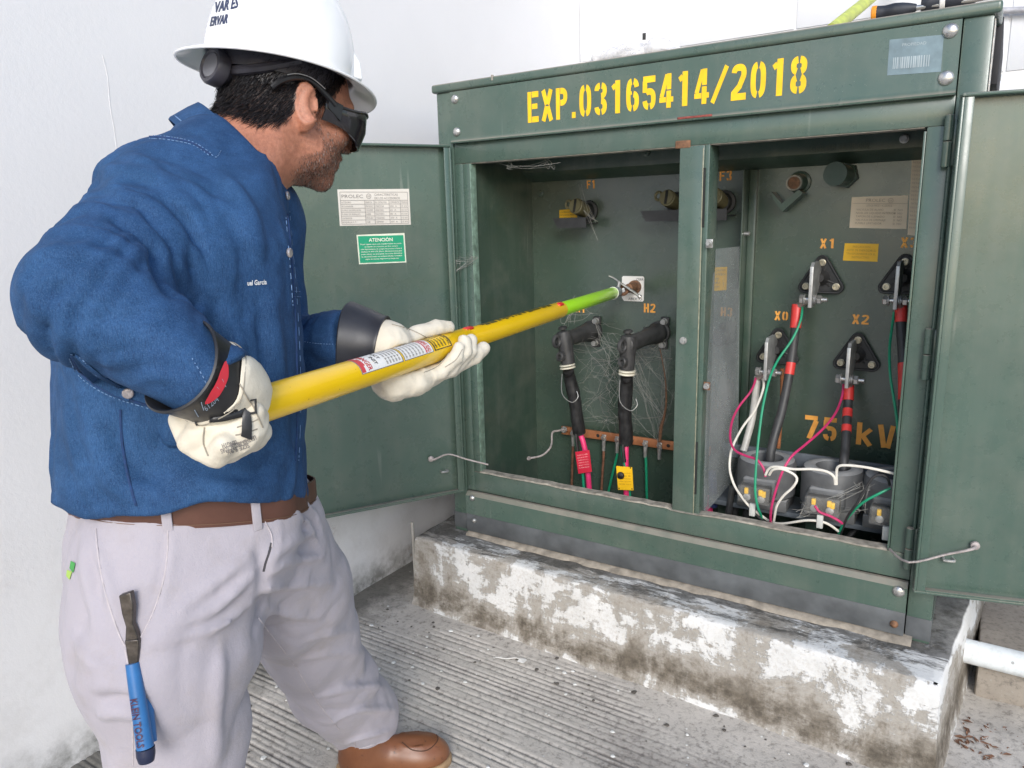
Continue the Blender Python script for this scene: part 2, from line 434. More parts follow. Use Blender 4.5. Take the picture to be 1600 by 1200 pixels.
# hairline crack down the plaster and the dark joint where the two walls meet
wall = bpy.data.objects['plaster_wall']
cr = MB(); pts = [U(px, py, 0, -.2995) for px, py in ((160, 85), (168, 120), (172, 165), (178, 200), (183, 240))]
cr.tube(pts, .0007, 5); cr.obj('crack', simple('crack_grey', (.68, .67, .68), .9), wall)  # thin grey line along the crack
bw = empty('block_wall', (1.5, 1.47, 0), 'white painted block wall behind the green cabinet', 'wall')
m = MB(); m.box((-.2985, 1.482, -.05), (4.0, 1.68, 3.4), 0); m.obj('mortar', MORTAR, bw)
bmesh_cache = None; BW, BH = .48, .245
z = .0; row = 0; zz0 = 1.935 - 8 * BH
for row in range(14):
    z0 = zz0 + row * BH; off = -.5 * BW if row % 2 else 0
    for k in range(10):
        x0 = -.30 + off + k * BW
        if x0 + BW < -.05 or x0 > 3.9 or z0 < -.1: continue
        if x0 < -.2985:
            mm = MB(); mm.box((-.2965, 1.4785, z0 + .004), (x0 + BW - .004, 1.4815, z0 + BH - .004), .004); mm.obj('block', BLOCKW, bw); continue
        if bmesh_cache is None:
            mm = MB(); mm.box((.004, -.0035, .004), (BW - .004, 0, BH - .004), .004); b0 = mm.obj('block', BLOCKW); bmesh_cache = b0.data
            b0.location = (x0, 1.4815, z0); b0.parent = bw; b0.matrix_parent_inverse = Matrix.Translation(bw.location).inverted(); continue
        b = bpy.data.objects.new('block', bmesh_cache); COL.objects.link(b); b.location = (x0, 1.4815 - rng.uniform(0, .0018), z0)
        b.parent = bw; b.matrix_parent_inverse = Matrix.Translation(bw.location).inverted()

# ------------------------------------------------------------------ concrete pad
PT = .238
def pad():
    fp = [(-.081, -.119), (1.397, -.171), (1.535, 1.15), (-.088, 1.15)]
    def edge_pts(a, b, n): return [(a[0] + (b[0] - a[0]) * i / n, a[1] + (b[1] - a[1]) * i / n) for i in range(n)]
    ring = edge_pts(fp[0], fp[1], 110) + edge_pts(fp[1], fp[2], 90) + edge_pts(fp[2], fp[3], 20) + edge_pts(fp[3], fp[0], 60)
    n = len(ring); c = np.array([.69, .5]); R0 = np.array(ring)
    lv = []
    for k, (z, s) in enumerate([(-.02, -.016), (.01, -.013), (.03, -.009), (.05, -.007), (.07, -.006), (.09, -.005), (.11, -.004), (.13, -.003), (.15, -.002), (.17, -.001), (.19, 0), (.21, 0), (.226, .0005), (.234, .002), (.2385, .006), (.2385, .03), (.2385, .05), (.2385, .07), (.2385, .09), (.2385, .11), (.2385, .15)]):
        d = c - R0; L = np.abs(d).max(1, keepdims=True)
        inw = np.zeros_like(R0)
        # inward offset per side
        off = np.zeros((n, 2))
        off[:110] = (0, 1); off[110:200] = (-1, .1); off[200:220] = (0, -1); off[220:] = (1, 0)
        for j in (0, 110, 200, 220):
            off[j] = off[j] * 1 + off[j - 1]
        q = R0 + off * s
        t = np.arange(n) * .12
        jit = (vnoise(t * 2.1, np.full(n, z * 40), 31) - .5) * .004 + (vnoise(t * 7, np.full(n, z * 90), 32) - .5) * .003
        q = q + off * (jit * (1 if s < .03 else .3))[:, None]
        zz = np.full(n, z) + ((vnoise(q[:, 0] * 26, q[:, 1] * 26, 33) - .5) * .004 if z > .2 else 0)
        if .22 < z < .2383: zz = zz - np.clip(vnoise(t * 3.3, t * 0, 35) - .62, 0, 1) * .016
        lv.append(np.column_stack([q, zz]))
    V = np.concatenate(lv); F = []
    for i in range(len(lv) - 1):
        for k in range(n): F.append((i * n + k, i * n + (k + 1) % n, (i + 1) * n + (k + 1) % n, (i + 1) * n + k))
    F.append(tuple((len(lv) - 1) * n + k for k in range(n)))
    mb = MB(); mb.add(V.tolist(), F)
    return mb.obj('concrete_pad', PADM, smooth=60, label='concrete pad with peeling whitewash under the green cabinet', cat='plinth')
PAD = pad()

# ------------------------------------------------------------------ stencil letters
def arc(cx, cy, rx, ry, a0, a1, n=14, p=2.5):
    out = []
    for i in range(n + 1):
        a = R(a0 + (a1 - a0) * i / n); c, s_ = math.cos(a), math.sin(a)
        out.append((cx + rx * math.copysign(abs(c) ** (2 / p), c), cy + ry * math.copysign(abs(s_) ** (2 / p), s_)))
    return out
WD = .56                                   # glyph width for height 1
def glyph(ch):
    """list of (polyline, stroke width) in a box WD x 1, with stencil bridges"""
    t = .19; h = t / 2; w = WD; g = .028
    if ch in '0O': return [(arc(w / 2, .5, w / 2 - h, .5 - h, 97, 263, 20, 2.9), t), (arc(w / 2, .5, w / 2 - h, .5 - h, -83, 83, 20, 2.9), t)]
    if ch == '1': return [([(w * .60, 0), (w * .60, 1)], t * 1.15), ([(w * .18, .77), (w * .42, .86)], .16)]
    if ch == '2': return [(arc(w / 2, .74, w / 2 - h, .26 - h, 175, -25, 16) + [(w * .55, .38), (h * 1.0, .20), (h, .165)], t), ([(0, h), (w, h)], t)]
    if ch == '3': return [(arc(w / 2, .745, w / 2 - h, .255 - h, 178, 97, 8), t), (arc(w / 2, .745, w / 2 - h, .255 - h, 80, -86, 14) , t), (arc(w / 2, .265, w / 2 - h, .265 - h, 86, -80, 14), t), (arc(w / 2, .265, w / 2 - h, .265 - h, -97, -178, 8), t)]
    if ch == '4': return [([(w * .70, 0), (w * .70, .50)], t), ([(w * .70, .54), (w * .70, 1)], t), ([(w * .56, .97), (h * .9, .32)], t * .85), ([(0, .245), (w * .5, .245)], t * .8), ([(w * .84, .245), (w * 1.04, .245)], t * .8)]
    if ch == '5': return [([(h * .2, 1 - h), (w * .96, 1 - h)], t), ([(h, .86), (h, .52)], t), (arc(w / 2, .32, w / 2 - h, .32 - h, 128, -80, 18), t), (arc(w / 2, .32, w / 2 - h, .32 - h, -97, -172, 7), t)]
    if ch == '6': return [(arc(w / 2, .5, w / 2 - h, .5 - h, 97, 263, 20, 2.9), t), (arc(w / 2, .66, w / 2 - h, .34 - h, 80, 12, 8), t), (arc(w / 2, .31, w / 2 - h, .31 - h, -83, 82, 14), t), ([(w * .30, .56), (w * .43, .575)], .11)]
    if ch == '7': return [([(0, 1 - h), (w * .97, 1 - h)], t), ([(w * .88, .80), (w * .38, 0)], t * 1.1)]
    if ch == '8': return [(arc(w / 2, .745, w / 2 - h, .255 - h, 97, 250, 12), t), (arc(w / 2, .265, w / 2 - h, .265 - h, 110, 263, 12), t), (arc(w / 2, .745, w / 2 - h, .255 - h, 83, -70, 12), t), (arc(w / 2, .265, w / 2 - h, .265 - h, 70, -83, 12), t)]
    if ch == '/': return [([(0, 0), (w * .95, 1.0)], t * .85)]
    if ch == '.': return [([(w * .1, t * .5), (w * .42, t * .5)], t)]
    if ch == 'E': return [([(h, 0), (h, 1)], t), ([(t + g, 1 - h), (w, 1 - h)], t), ([(t + g, .52), (w * .9, .52)], t * .9), ([(t + g, h), (w, h)], t)]
    if ch == 'F': return [([(h, 0), (h, 1)], t), ([(t + g, 1 - h), (w, 1 - h)], t), ([(t + g, .50), (w * .9, .50)], t * .9)]
    if ch == 'H': return [([(h, 0), (h, 1)], t), ([(w - h, 0), (w - h, 1)], t), ([(t + g, .5), (w - t - g, .5)], t)]
    if ch == 'X': return [([(h * .9, 1), (w * .46, .53)], t), ([(h * .9, 0), (w * .46, .47)], t), ([(w - h * .9, 1), (w * .54, .53)], t), ([(w - h * .9, 0), (w * .54, .47)], t)]
    if ch == 'P': return [([(h, 0), (h, 1)], t), ([(t + g, 1 - h)] + arc(w * .45, .715, w * .55 - h, .285 - h, 80, -80, 12) + [(t + g, .43 + h)], t)]
    if ch == 'k': return [([(h, 0), (h, 1)], t), ([(t + g, .40), (w * .92, .74)], t * .9), ([(w * .36, .46), (w * .92, 0)], t)]
    if ch == 'V': return [([(h * .6, 1), (w * .42, 0)], t), ([(w - h * .6, 1), (w * .66, 0)], t * .92)]
    if ch == 'A': return [([(h * .6, 0), (w * .40, 1)], t), ([(w - h * .6, 0), (w * .62, 1)], t), ([(w * .34, .28), (w * .66, .28)], t * .8)]
    return []
def stencil(mb, text, O, ex, ez, H, adv=.70, mi=0, lift=(0, 0, 0), squash=1.0):
    """flat lettering; O lower left, ex/ez unit vectors"""
    O = Vector(O) + Vector(lift); ex = Vector(ex); ez = Vector(ez); x = 0; nrm_ = ex.cross(ez).normalized(); si = 0
    for ch in text:
        for poly, t in glyph(ch):
            P = [Vector(p) for p in poly]; n = len(P); L = []; Rr = []
            for i in range(n):
                if i == 0: d = (P[1] - P[0]).normalized()
                elif i == n - 1: d = (P[-1] - P[-2]).normalized()
                else: d = ((P[i + 1] - P[i]).normalized() + (P[i] - P[i - 1]).normalized()).normalized()
                nn = Vector((-d.y, d.x)) * t / 2
                L.append(P[i] + nn); Rr.append(P[i] - nn)
            V = [O + ex * ((x + a.x * squash) * H) + ez * (a.y * H) for a in L + Rr]
            V = [v + nrm_ * (7e-5 * si) for v in V]; si = (si + 1) % 7
            mb.add(V, [(i, n + i, n + i + 1, i + 1) for i in range(n - 1)], mi)
        x += .42 * squash if ch in '.' else (.36 if ch == ' ' else adv * squash)
    return x * H
_tc = {}
def text_geo(s, bold=False):
    k = (s, bold)
    if k not in _tc:
        c = bpy.data.curves.new('t', 'FONT'); c.body = s; c.size = 1; c.resolution_u = 2
        if bold: c.offset = .022
        o = bpy.data.objects.new('t', c); COL.objects.link(o)
        dg = bpy.context.evaluated_depsgraph_get(); me = o.evaluated_get(dg).to_mesh()
        V = np.array([v.co[:2] for v in me.vertices]); F = [tuple(p.vertices) for p in me.polygons]
        o.evaluated_get(dg).to_mesh_clear(); bpy.data.objects.remove(o); bpy.data.curves.remove(c)
        if len(V): V[:, 0] -= V[:, 0].min()
        _tc[k] = (V, F)
    return _tc[k]
def text(mb, s, O, ex, ez, H, mi=0, width=None, bold=False, align='L'):
    V, F = text_geo(s, bold)
    if not len(V): return
    O = Vector(O); ex = Vector(ex); ez = Vector(ez)
    sc = H / .73; sx = sc
    wd = V[:, 0].max() * sx
    if width: sx *= width / wd; wd = width
    o = {'L': 0, 'C': -wd / 2, 'R': -wd}[align]
    mb.add([O + ex * (v[0] * sx + o) + ez * (v[1] * sc) for v in V], F, mi)
# ------------------------------------------------------------------ the green transformer cabinet
CB = empty('transformer_cabinet', (.68, .4, PT), 'dark green pad mounted transformer cabinet with both doors open and yellow stencilled number', 'cabinet')
YB = .36                                     # tank wall inside
def plane(mb, P, mi=0): mb.add(P, [tuple(range(len(P)))], mi)
# lid
m = MB(); m.box((-.012, -.014, 1.588), (1.377, .95, 1.612), .007, seg=3)
m.obj('lid', GREEN, CB)
m = MB(); m.box((.20, -.0155, 1.600), (.206, -.010, 1.6145), .0006); m.obj('lid_notch', RAW_EDGE, CB)
# outer shell: sides, back
m = MB()
m.box((.0, .002, PT + .002), (.012, .93, 1.588), 0); m.box((1.353, .002, PT + .002), (1.365, .93, 1.588), 0); m.box((.012, .918, PT + .002), (1.353, .93, 1.588), 0)
m.obj('side_panel', GREEN, CB)
m = MB(); m.box((1.3655, .12, 1.475), (1.379, .60, 1.606), .002); m.obj('gasket_flap', simple('black_gasket', (.02, .02, .025), .7), CB)
m = MB(); m.box((1.3655, .02, 1.30), (1.3672, .10, 1.585), .0005); m.obj('pale_edge', simple('pale_edge_paint', (.55, .53, .5), .7, var=.4, scale=70), CB)  # pale strip up the front of the right side
# corner posts
for x0, x1 in ((0, .0525), (1.3135, 1.365)):
    m = MB(); m.box((x0, -.004, PT + .001), (x1, .03, 1.588), .003); o = m.obj('corner_post', GREEN, CB)
# header with a rolled lower lip
m = MB()
prof = [(-.004, 1.587), (-.0115, 1.586), (-.0115, 1.462), (-.013, 1.454), (-.0175, 1.449), (-.0165, 1.4455), (-.010, 1.4445), (0, 1.447)]
m.prism([(y, z) for y, z in prof][::-1], 0, .054, 1.312); m.obj('header_panel', GREEN, CB, smooth=50)
def dome(mb, c, r, h=.008): mb.lathe(c, (0, -1, 0), [(0, r), (.0015, r), (h * .55, r * .86), (h * .85, r * .55), (h, r * .15)], 20)
for px, py in ((711, 155), (714, 206), (1485, 48), (1478, 122)):
    m = MB(); c = U(px, py, 1, -.0115); dome(m, c, .0125 if px < 1000 else .0145); m.obj('dome_bolt', STEEL, CB)
# frame round the opening
m = MB(); m.box((.0535, .0, 1.389), (1.3125, .016, 1.4465), .002)
m.obj('frame_rail', GREEN, CB)
m = MB(); m.prism([(.003, 1.3915), (.012, 1.3905), (.05, 1.3905), (.05, 1.3885), (.003, 1.3875)][::-1], 0, .108, 1.262); m.obj('frame_lip', RAW_EDGE, CB)
m = MB(); m.box((.0535, -.001, .386), (.082, .02, 1.3885), .002); m.box((.082, .001, .45), (.106, .03, 1.3885), .002)
m.obj('frame_jamb', GREEN, CB)
m = MB(); m.box((.1065, -.0005, .45), (.109, .028, 1.387), .0006); m.obj('jamb_edge', simple('worn_green_edge', (.16, .24, .19), .5, var=.4, scale=60), CB)
m = MB(); m.box((1.2665, -.001, .45), (1.3125, .03, 1.3885), .002); m.box((1.2615, -.006, .452), (1.266, .04, 1.380), .001)
m.box((1.2715, .0, 1.3795), (1.292, .031, 1.3886), .0005)
m.obj('frame_jamb', GREEN, CB)
# centre post with its slotted flange
m = MB(); m.box((.738, -.003, .449), (.800, .028, 1.3885), .003); m.obj('centre_post', GREEN, CB)
po = bpy.data.objects['centre_post']
m = MB(); m.box((.8005, .0, .449), (.812, .07, 1.3885), .001); m.obj('post_flange', GREEN, po)
for z0, z1 in ((1.195, 1.335), (.504, .648)):
    m = MB(); m.box((.7985, -.0036, z0), (.8035, .02, z1), .001); m.obj('slot', DARKHOLE, po)
m = MB(); m.box((.7965, -.0041, .45), (.7985, .005, 1.38), .0004); m.obj('worn_edge', simple('worn_edge_paint', (.28, .27, .19), .5, var=.4, scale=60), po)
m = MB(); c = U(1068, 532, 1, -.003); m.lathe(c, (0, -1, 0), [(0, .0095), (.004, .0095), (.004, .006), (.010, .006)], 12); m.obj('latch_bolt', ZINC, po)
m = MB(); m.box((.727, -.0045, 1.384), (.765, -.0005, 1.402), .002); m.obj('rust_patch', RUST, po)
# sill and lower panel
m = MB(); m.box((.0535, .0, .386), (1.3125, .016, .449), .002); m.obj('sill_rail', GREEN, CB)
n = 90; V = []; F = []
for i in range(n + 1):
    x = .108 + (1.262 - .108) * i / n
    if .728 < x < .815: dz = -.004
    else: dz = float(vnoise(np.array(x * 40.), np.array(1.5), 3)) * .005 - .001
    dy = float(vnoise(np.array(x * 25.), np.array(8.), 4)) * .006
    V += [(x, -.004 - dy * .6, .4495 + dz * .5), (x, -.003 - dy, .4535 + dz), (x, .022, .4545 + dz * .6), (x, .024, .449)]
for i in range(n):
    for k in range(3): F.append((i * 4 + k, i * 4 + k + 1, i * 4 + k + 5, i * 4 + k + 4))
m = MB(); m.add(V, F); m.obj('sill_lip', RAW_EDGE, CB, smooth=60)
m = MB(); m.prism([(y, z) for y, z in [(.002, .3835), (-.008, .3835), (-.0185, .372), (-.0185, .312), (-.0185, .311), (.002, .311)]], 0, .0575, 1.3115); m.obj('lower_panel', GREEN, CB, smooth=30)
m = MB(); m.box((.0575, -.0185, PT + .014), (1.3115, .002, .3105), .001); m.box((-.0012, -.0052, PT + .012), (.0525, .004, .302), .001); m.box((1.3137, -.0052, PT + .008), (1.3662, .004, .300), .001)
m.obj('primer_strip', GREY_PRIMER, CB)
for px, py, mt, r in ((738, 778, STEEL, .010), (741, 813, ZINC, .008), (1404, 924, STEEL, .0135), (1397, 975, RUST, .009)):
    m = MB(); dome(m, U(px, py, 1, -.0188), r); m.obj('dome_bolt', mt, CB)
# tan grout bead under the front
V = []; F = []; n = 120
for i in range(n + 1):
    x = .06 + 1.27 * i / n; k = float(vnoise(np.array(x * 22.), np.array(2.), 6)); k2 = float(vnoise(np.array(x * 60.), np.array(4.), 7))
    gone = .7 * max(0, min(1, (float(vnoise(np.array(x * 5.), np.array(7.), 9)) - .42) * 6)) if x > .5 else 0
    V += [(x, -.028 - k * .012, PT + .0012), (x, -.025 - k * .008, PT + .006 + k2 * .003), (x, -.012, PT + .012 - gone * .006), (x, .0, PT + .013 - gone * .007)]
for i in range(n):
    for k in range(3): F.append((i * 4 + k, i * 4 + k + 4, i * 4 + k + 5, i * 4 + k + 1))
m = MB(); m.add(V, F); m.obj('grout_bead', simple('tan_grout', (.29, .255, .21), .9, var=.35, scale=40, bump=.6), CB, smooth=60)

# ---- yellow stencilled number on the header
m = MB()
X0, X1 = .3135, 1.026; H = .078
txt = 'EXP.03165414/2018'
tmp = MB(); adv_len = stencil(tmp, txt, (0, 0, 0), (1, 0, 0), (0, 0, 1), H, .72, squash=.80)
xs_ = [v[0] for v in tmp.v]; sc = (X1 - X0) / (max(xs_) - min(xs_))
stencil(m, txt, (X0, -.0119, 1.4795), (sc, 0, 0), (0, 0, 1), H, .72, squash=.80)
m.obj('stencil_number', YELLOW_ST, CB, smooth=0)
# faded barcode label
m = MB(); O = U(1386, 118, 1, -.0121); ex = (Vector(U(1470, 112, 1, -.0121)) - O); ez = (Vector(U(1390, 62, 1, -.0121)) - O)
BARL = simple('faded_label', (.16, .225, .255), .5, var=.2, scale=50); BARI = simple('faded_label_print', (.36, .42, .45), .5)
m.add([O, O + ex, O + ex + ez, O + ez], [(0, 1, 2, 3)])
r2 = random.Random(3); x = .1
while x < .8:
    wv = r2.uniform(.008, .03); a = O + ex * x + ez * .17 + Vector((0, -.0004, 0))
    m.add([a, a + ex * wv, a + ex * wv + ez * .32, a + ez * .32], [(0, 1, 2, 3)], 1); x += wv + r2.uniform(.008, .028)
text(m, 'PROPIEDAD', O + ex * .25 + ez * .78 + Vector((0, -.0004, 0)), ex.normalized(), ez.normalized(), .006, 1)
m.obj('barcode_label', [BARL, BARI], CB, smooth=0)
m = MB(); a = U(1058, 181, 1, -.0185); m.box((a.x, -.0186, 1.4495), (a.x + .085, -.0165, 1.4545), .001); m.obj('rust_scrape', simple('red_primer_scrape', (.22, .05, .04), .8, var=.6, scale=150), CB)
for mb_ in range(0): pass

# ---- inside: walls, floor, tank wall, top lip beam
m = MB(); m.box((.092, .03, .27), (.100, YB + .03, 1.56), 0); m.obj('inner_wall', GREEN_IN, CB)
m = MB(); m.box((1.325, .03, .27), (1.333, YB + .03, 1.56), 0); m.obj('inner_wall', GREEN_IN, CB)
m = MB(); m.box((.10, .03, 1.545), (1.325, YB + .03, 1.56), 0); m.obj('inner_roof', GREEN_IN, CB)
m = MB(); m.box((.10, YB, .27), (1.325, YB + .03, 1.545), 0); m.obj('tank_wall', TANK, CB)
xs2 = np.linspace(.10, 1.325, 90); ys2 = np.linspace(.017, YB, 26); X2, Y2 = np.meshgrid(xs2, ys2)
Z2 = .285 + vnoise(X2 * 25, Y2 * 25, 41) * .018 + vnoise(X2 * 80, Y2 * 80, 42) * .006
grid_mesh('cabinet_floor', X2, Y2, Z2, DIRT, parent=CB)
m = MB()
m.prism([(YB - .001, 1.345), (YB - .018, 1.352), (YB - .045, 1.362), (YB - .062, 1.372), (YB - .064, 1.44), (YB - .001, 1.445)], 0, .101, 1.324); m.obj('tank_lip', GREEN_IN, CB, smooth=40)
lip = bpy.data.objects['tank_lip']
for px, py in ((1413, 217), (1117, 242), (845, 302), (1010, 238)):
    c = U(px, py, 1, YB - .066 if py < 300 else YB)
    m = MB(); m.lathe(c, (0, -1, 0), [(0, .011), (.005, .011), (.006, .0075), (.012, .007)], 12); m.obj('lip_bolt', ZINC if px > 1050 else GREEN_IN, lip)
EMB = simple('embossed_enamel', (.06, .085, .062), .4)
m = MB(); a = U(1266, 238, 1, YB - .0665); b = U(1358, 226, 1, YB - .0665); text(m, 'GPR JSB 18 28 002', a, (1, 0, 0), (0, 0, 1), .017, 0, width=(b - a).length); m.obj('embossed_number', EMB, lip, smooth=0)
# divider angle between the two compartments
m = MB(); xa = U(1163, 330, 1, YB - .05).x; m.box((xa - .002, YB - .07, .29), (xa + .0015, YB - .0005, 1.344), .0006); m.box((xa + .0016, YB - .016, .29), (xa + .022, YB - .0005, 1.344), .001)
m.obj('divider_angle', GREEN_IN, CB)
m = MB(); c = Vector((xa + .0016, YB - .05, U(1172, 365, 1, YB - .05).z)); m.cyl(c, c + Vector((.016, 0, 0)), .006, 10); m.obj('divider_bolt', STEEL, bpy.data.objects['divider_angle'])
# clear plastic barrier, dusty
def plexi():
    m = NT('dusty_clear_plastic', .15); t = m.t
    tr = m.n('ShaderNodeBsdfTransparent'); tr.inputs[0].default_value = (.93, .95, .95, 1)
    m.color((.42, .45, .46)); m.rough(.35)
    mx = m.n('ShaderNodeMixShader'); out = t.nodes['Material Output']
    f = m.ramp(m.noise(9, 6, .65), [(.3, .22), (.75, .46)])
    sp = m.math('MULTIPLY', m.ramp(m.vor(130), [(.1, 1), (.16, 0)]), m.ramp(m.noise(10, 3), [(.45, 0), (.6, .8)]))
    f = m.math('ADD', f, sp, True)
    m.link(f, mx.inputs[0]); m.link(tr.outputs[0], mx.inputs[1]); m.link(m.p.outputs[0], mx.inputs[2]); m.link(mx.outputs[0], out.inputs[0])
    return m.m
PLX = plexi()
TL = U(1109, 390, 1, .035); TR_ = Vector((xa - .006, YB - .06, U(1164, 385, 1, YB - .06).z)); BL = U(1100, 803, 1, .035); BR = U(1152, 742, 1, YB - .10)
nrm = (TR_ - TL).cross(BL - TL).normalized() * .0015
m = MB(); Q = [TL, TR_, BR, BL]; m.add([p - nrm for p in Q] + [p + nrm for p in Q], [(0, 1, 2, 3), (7, 6, 5, 4), (0, 4, 5, 1), (1, 5, 6, 2), (2, 6, 7, 3), (3, 7, 4, 0)])
m.obj('clear_barrier', PLX, CB, smooth=0); brr = bpy.data.objects['clear_barrier']
m = MB(); a = U(1108, 417, 1, .07); b_ = U(1135, 455, 1, .165)
def on_plx(px, py):
    n_ = nrm.normalized(); d = Vector(MROT.T @ np.array([(px - 800) / FPX, (py - 600) / FPX, 1.0])); t = (TL - Vector(CAM)).dot(n_) / d.dot(n_)
    p = Vector(CAM) + d * t; return p + n_ * (.0022 if d.dot(n_) < 0 else -.0022)
Q = [on_plx(*p) for p in ((1110, 455), (1134, 453), (1135, 417), (1110, 418))]; m.add(Q, [(0, 1, 2, 3)])
off = (Vector(CAM) - Q[0]).normalized() * .0006; ex = (Q[1] - Q[0]); ez = Q[3] - Q[0]
for k, s in enumerate(['PRECAUCION', 'ALTA TENSION', 'NO ABRIR', 'SIN', 'NOM']): text(m, s, Q[0] + ex * .06 + ez * (.84 - .18 * k) + off, ex.normalized(), ez.normalized(), .0055, 1, width=ex.length * (.85 if k < 2 else .45))
m.obj('warning_sticker', [STICK_Y, INK], brr, smooth=0)
for px, py, mt in ((1108, 380, ZINC), (1104, 602, RUST)):
    c = U(px, py, 1, .0)
    m = MB(); m.box((c.x - .006, -.006, c.z - .011), (c.x + .011, -.0035, c.z + .010), .0008); m.obj('barrier_clip', mt, CB)
    m = MB(); m.lathe(c + Vector((.003, -.006, 0)), (0, -1, 0), [(0, .008), (.006, .008), (.006, .005), (.015, .005)], 6 if False else 10); m.obj('clip_bolt', ZINC, bpy.data.objects['barrier_clip'])

# ---- stencilled letters inside
def sten(name, txt, px0, pyb, px1, pyt, y, mat, parent=CB, adv=.72):
    a = U(px0, pyb, 1, y); H = U(px0, pyt, 1, y).z - a.z
    tmp = MB(); stencil(tmp, txt, (0, 0, 0), (1, 0, 0), (0, 0, 1), H, adv)
    wd = max(v[0] for v in tmp.v); b = U(px1, pyb + (px1 - px0) * .16, 1, y)
    m = MB(); stencil(m, txt, (a.x, y, a.z), ((b.x - a.x) / wd, 0, 0), (0, 0, 1), H, adv)
    return m.obj(name, mat, parent, smooth=0)
yl = YB - .0012
for t_, a in (('F1', (917, 295, 929, 282)), ('F3', (1124, 283, 1143, 267)), ('H1', (900, 488, 913, 474)), ('H2', (1006, 488, 1024, 474)), ('H3', (1126, 494, 1144, 480)), ('X1', (1281, 388, 1302, 373)), ('X0', (1210, 500, 1231, 486)), ('X2', (1331, 506, 1357, 491)), ('X3', (1407, 387, 1432, 371))):
    sten('stencil_mark', t_, a[0], a[1], a[2], a[3], yl, ORANGE)
sten('stencil_mark', '75', 1256, 684, 1306, 648, yl, ORANGE, adv=.80)
sten('stencil_mark', 'kVA', 1337, 694, 1432, 659, yl, ORANGE, adv=.78)

# ---- fuse holders (bayonets) on the tank
def fuse(px, py, sticker):
    c = U(px + 12, py + 12, 1, YB)
    fz = MB(); fz.lathe(c + Vector((0, 0, 0)), (0, -1, 0), [(0, .034), (.01, .034), (.012, .026), (.03, .024)], 18); o = fz.obj('fuse_holder', BLACK_RUB, CB)
    d = Vector((-.10, -1, .28)).normalized(); p0 = c + Vector((0, -.02, 0))
    m = MB(); m.lathe(p0, d, [(0, .021), (.035, .021), (.037, .024), (.06, .024), (.062, .021), (.066, .021)], 18); m.obj('fuse_cap', OLIVE, o)
    e = p0 + d * .066
    m = MB(); mt = d.to_track_quat('Z', 'Y').to_matrix().to_4x4(); mt.translation = e
    m.box((-.004, -.020, -.001), (.004, .020, .0012), .0004, mat=mt); m.obj('screw_slot', DARKHOLE, o)
    m = MB(); h = e + Vector((-.028, .012, .004)); mt2 = Vector((-.3, -1, .1)).to_track_quat('Z', 'Y')
    ring = [h + mt2 @ Vector((math.cos(t) * .0115, math.sin(t) * .0115, 0)) for t in np.linspace(0, 2 * math.pi, 17)]
    m.tube(ring, .0042, 8, sub=1, caps=False); m.tube([h + Vector((.01, .004, 0)), e + Vector((-.004, .012, 0))], .006, 8); m.obj('pull_ring', OLIVE, o)
    # drip shield
    m = MB(); z = c.z - .020
    m.prism([(c.x - .080, c.y - .085), (c.x + .034, c.y - .085), (c.x + .034, c.y - .001), (c.x - .05, c.y - .001)], 2, z - .0185, z - .0155)
    m.prism([(c.x - .084, z + .001), (c.x + .034, z + .001), (c.x + .034, z - .030), (c.x - .066, z - .030)], 1, c.y - .0875, c.y - .084); m.obj('drip_shield', BLACK_RUB, o)
    return o
f1 = fuse(908, 318, True); f2 = fuse(1048, 306, False); f3 = fuse(1120, 304, False)
m = MB(); Q = [U(*p, 1, yl) for p in ((874, 348), (902, 346), (902, 326), (874, 328))]; m.add(Q, [(0, 1, 2, 3)])
for k in range(4): text(m, 'PRECAUCION NO OPERAR' if k % 2 else 'CON CARGA EL FUSIBLE', Q[0] + Vector((.003, -.0005, .031 - .009 * k)), (1, 0, 0), (0, 0, 1), .004, 1, width=.05)
m.obj('warning_sticker', [STICK_Y, INKB], CB, smooth=0)

# ---- rotary switch the stick is hooked on
sp = MB(); Q = [U(*p, 1, YB - .002) for p in ((973, 468), (1006, 471), (1007, 433), (971, 432))]
cx = sum((v.x for v in Q)) / 4; cz = sum((v.z for v in Q)) / 4; wv, hv = .074, .078
sp.prism([(cx + wv / 2 * a, cz + hv / 2 * b) for a, b in ((-.8, -1), (.9, -1), (1, -.9), (1, .9), (.9, 1), (-.9, 1), (-1, .9), (-1, -.75))], 1, YB - .004, YB - .001)
pf = YB - .0045
text(sp, 'ABIERTO', (cx + .008, pf, cz - .036), (1, 0, 0), (0, 0, 1), .0085, 1, align='C')
text(sp, 'CERR', (cx + .012, pf, cz + .026), (1, 0, 0), (0, 0, 1), .0075, 1)
ar = [(cx - .026 + .02 * math.cos(t) * 1, cz - .01 + .018 * math.sin(t)) for t in np.linspace(R(150), R(260), 8)]
for i in range(7):
    a, b = ar[i], ar[i + 1]; sp.add([(a[0], pf, a[1]), (b[0], pf, b[1]), (b[0] + .0018, pf, b[1]), (a[0] + .0018, pf, a[1])], [(0, 1, 2, 3)], 1)
SW = sp.obj('switch_plate', [WHITE_P, INKB], CB, smooth=30)
SWC = Vector((cx + .008, YB - .004, cz + .006))
m = MB(); m.lathe(SWC, (0, -1, 0), [(0, .021), (.008, .021), (.010, .016), (.05, .014), (.052, .011)], 20); m.obj('switch_shaft', RUST, SW)
m = MB(); hd = SWC + Vector((-.016, -.052, -.006)); ring = [hd + Vector((math.cos(t) * .014, -.002 + .004 * math.sin(t), math.sin(t) * .012)) for t in np.linspace(0, 2 * math.pi, 17)]
m.tube(ring, .0055, 8, sub=1, caps=False); m.obj('switch_eye', RUST, SW)

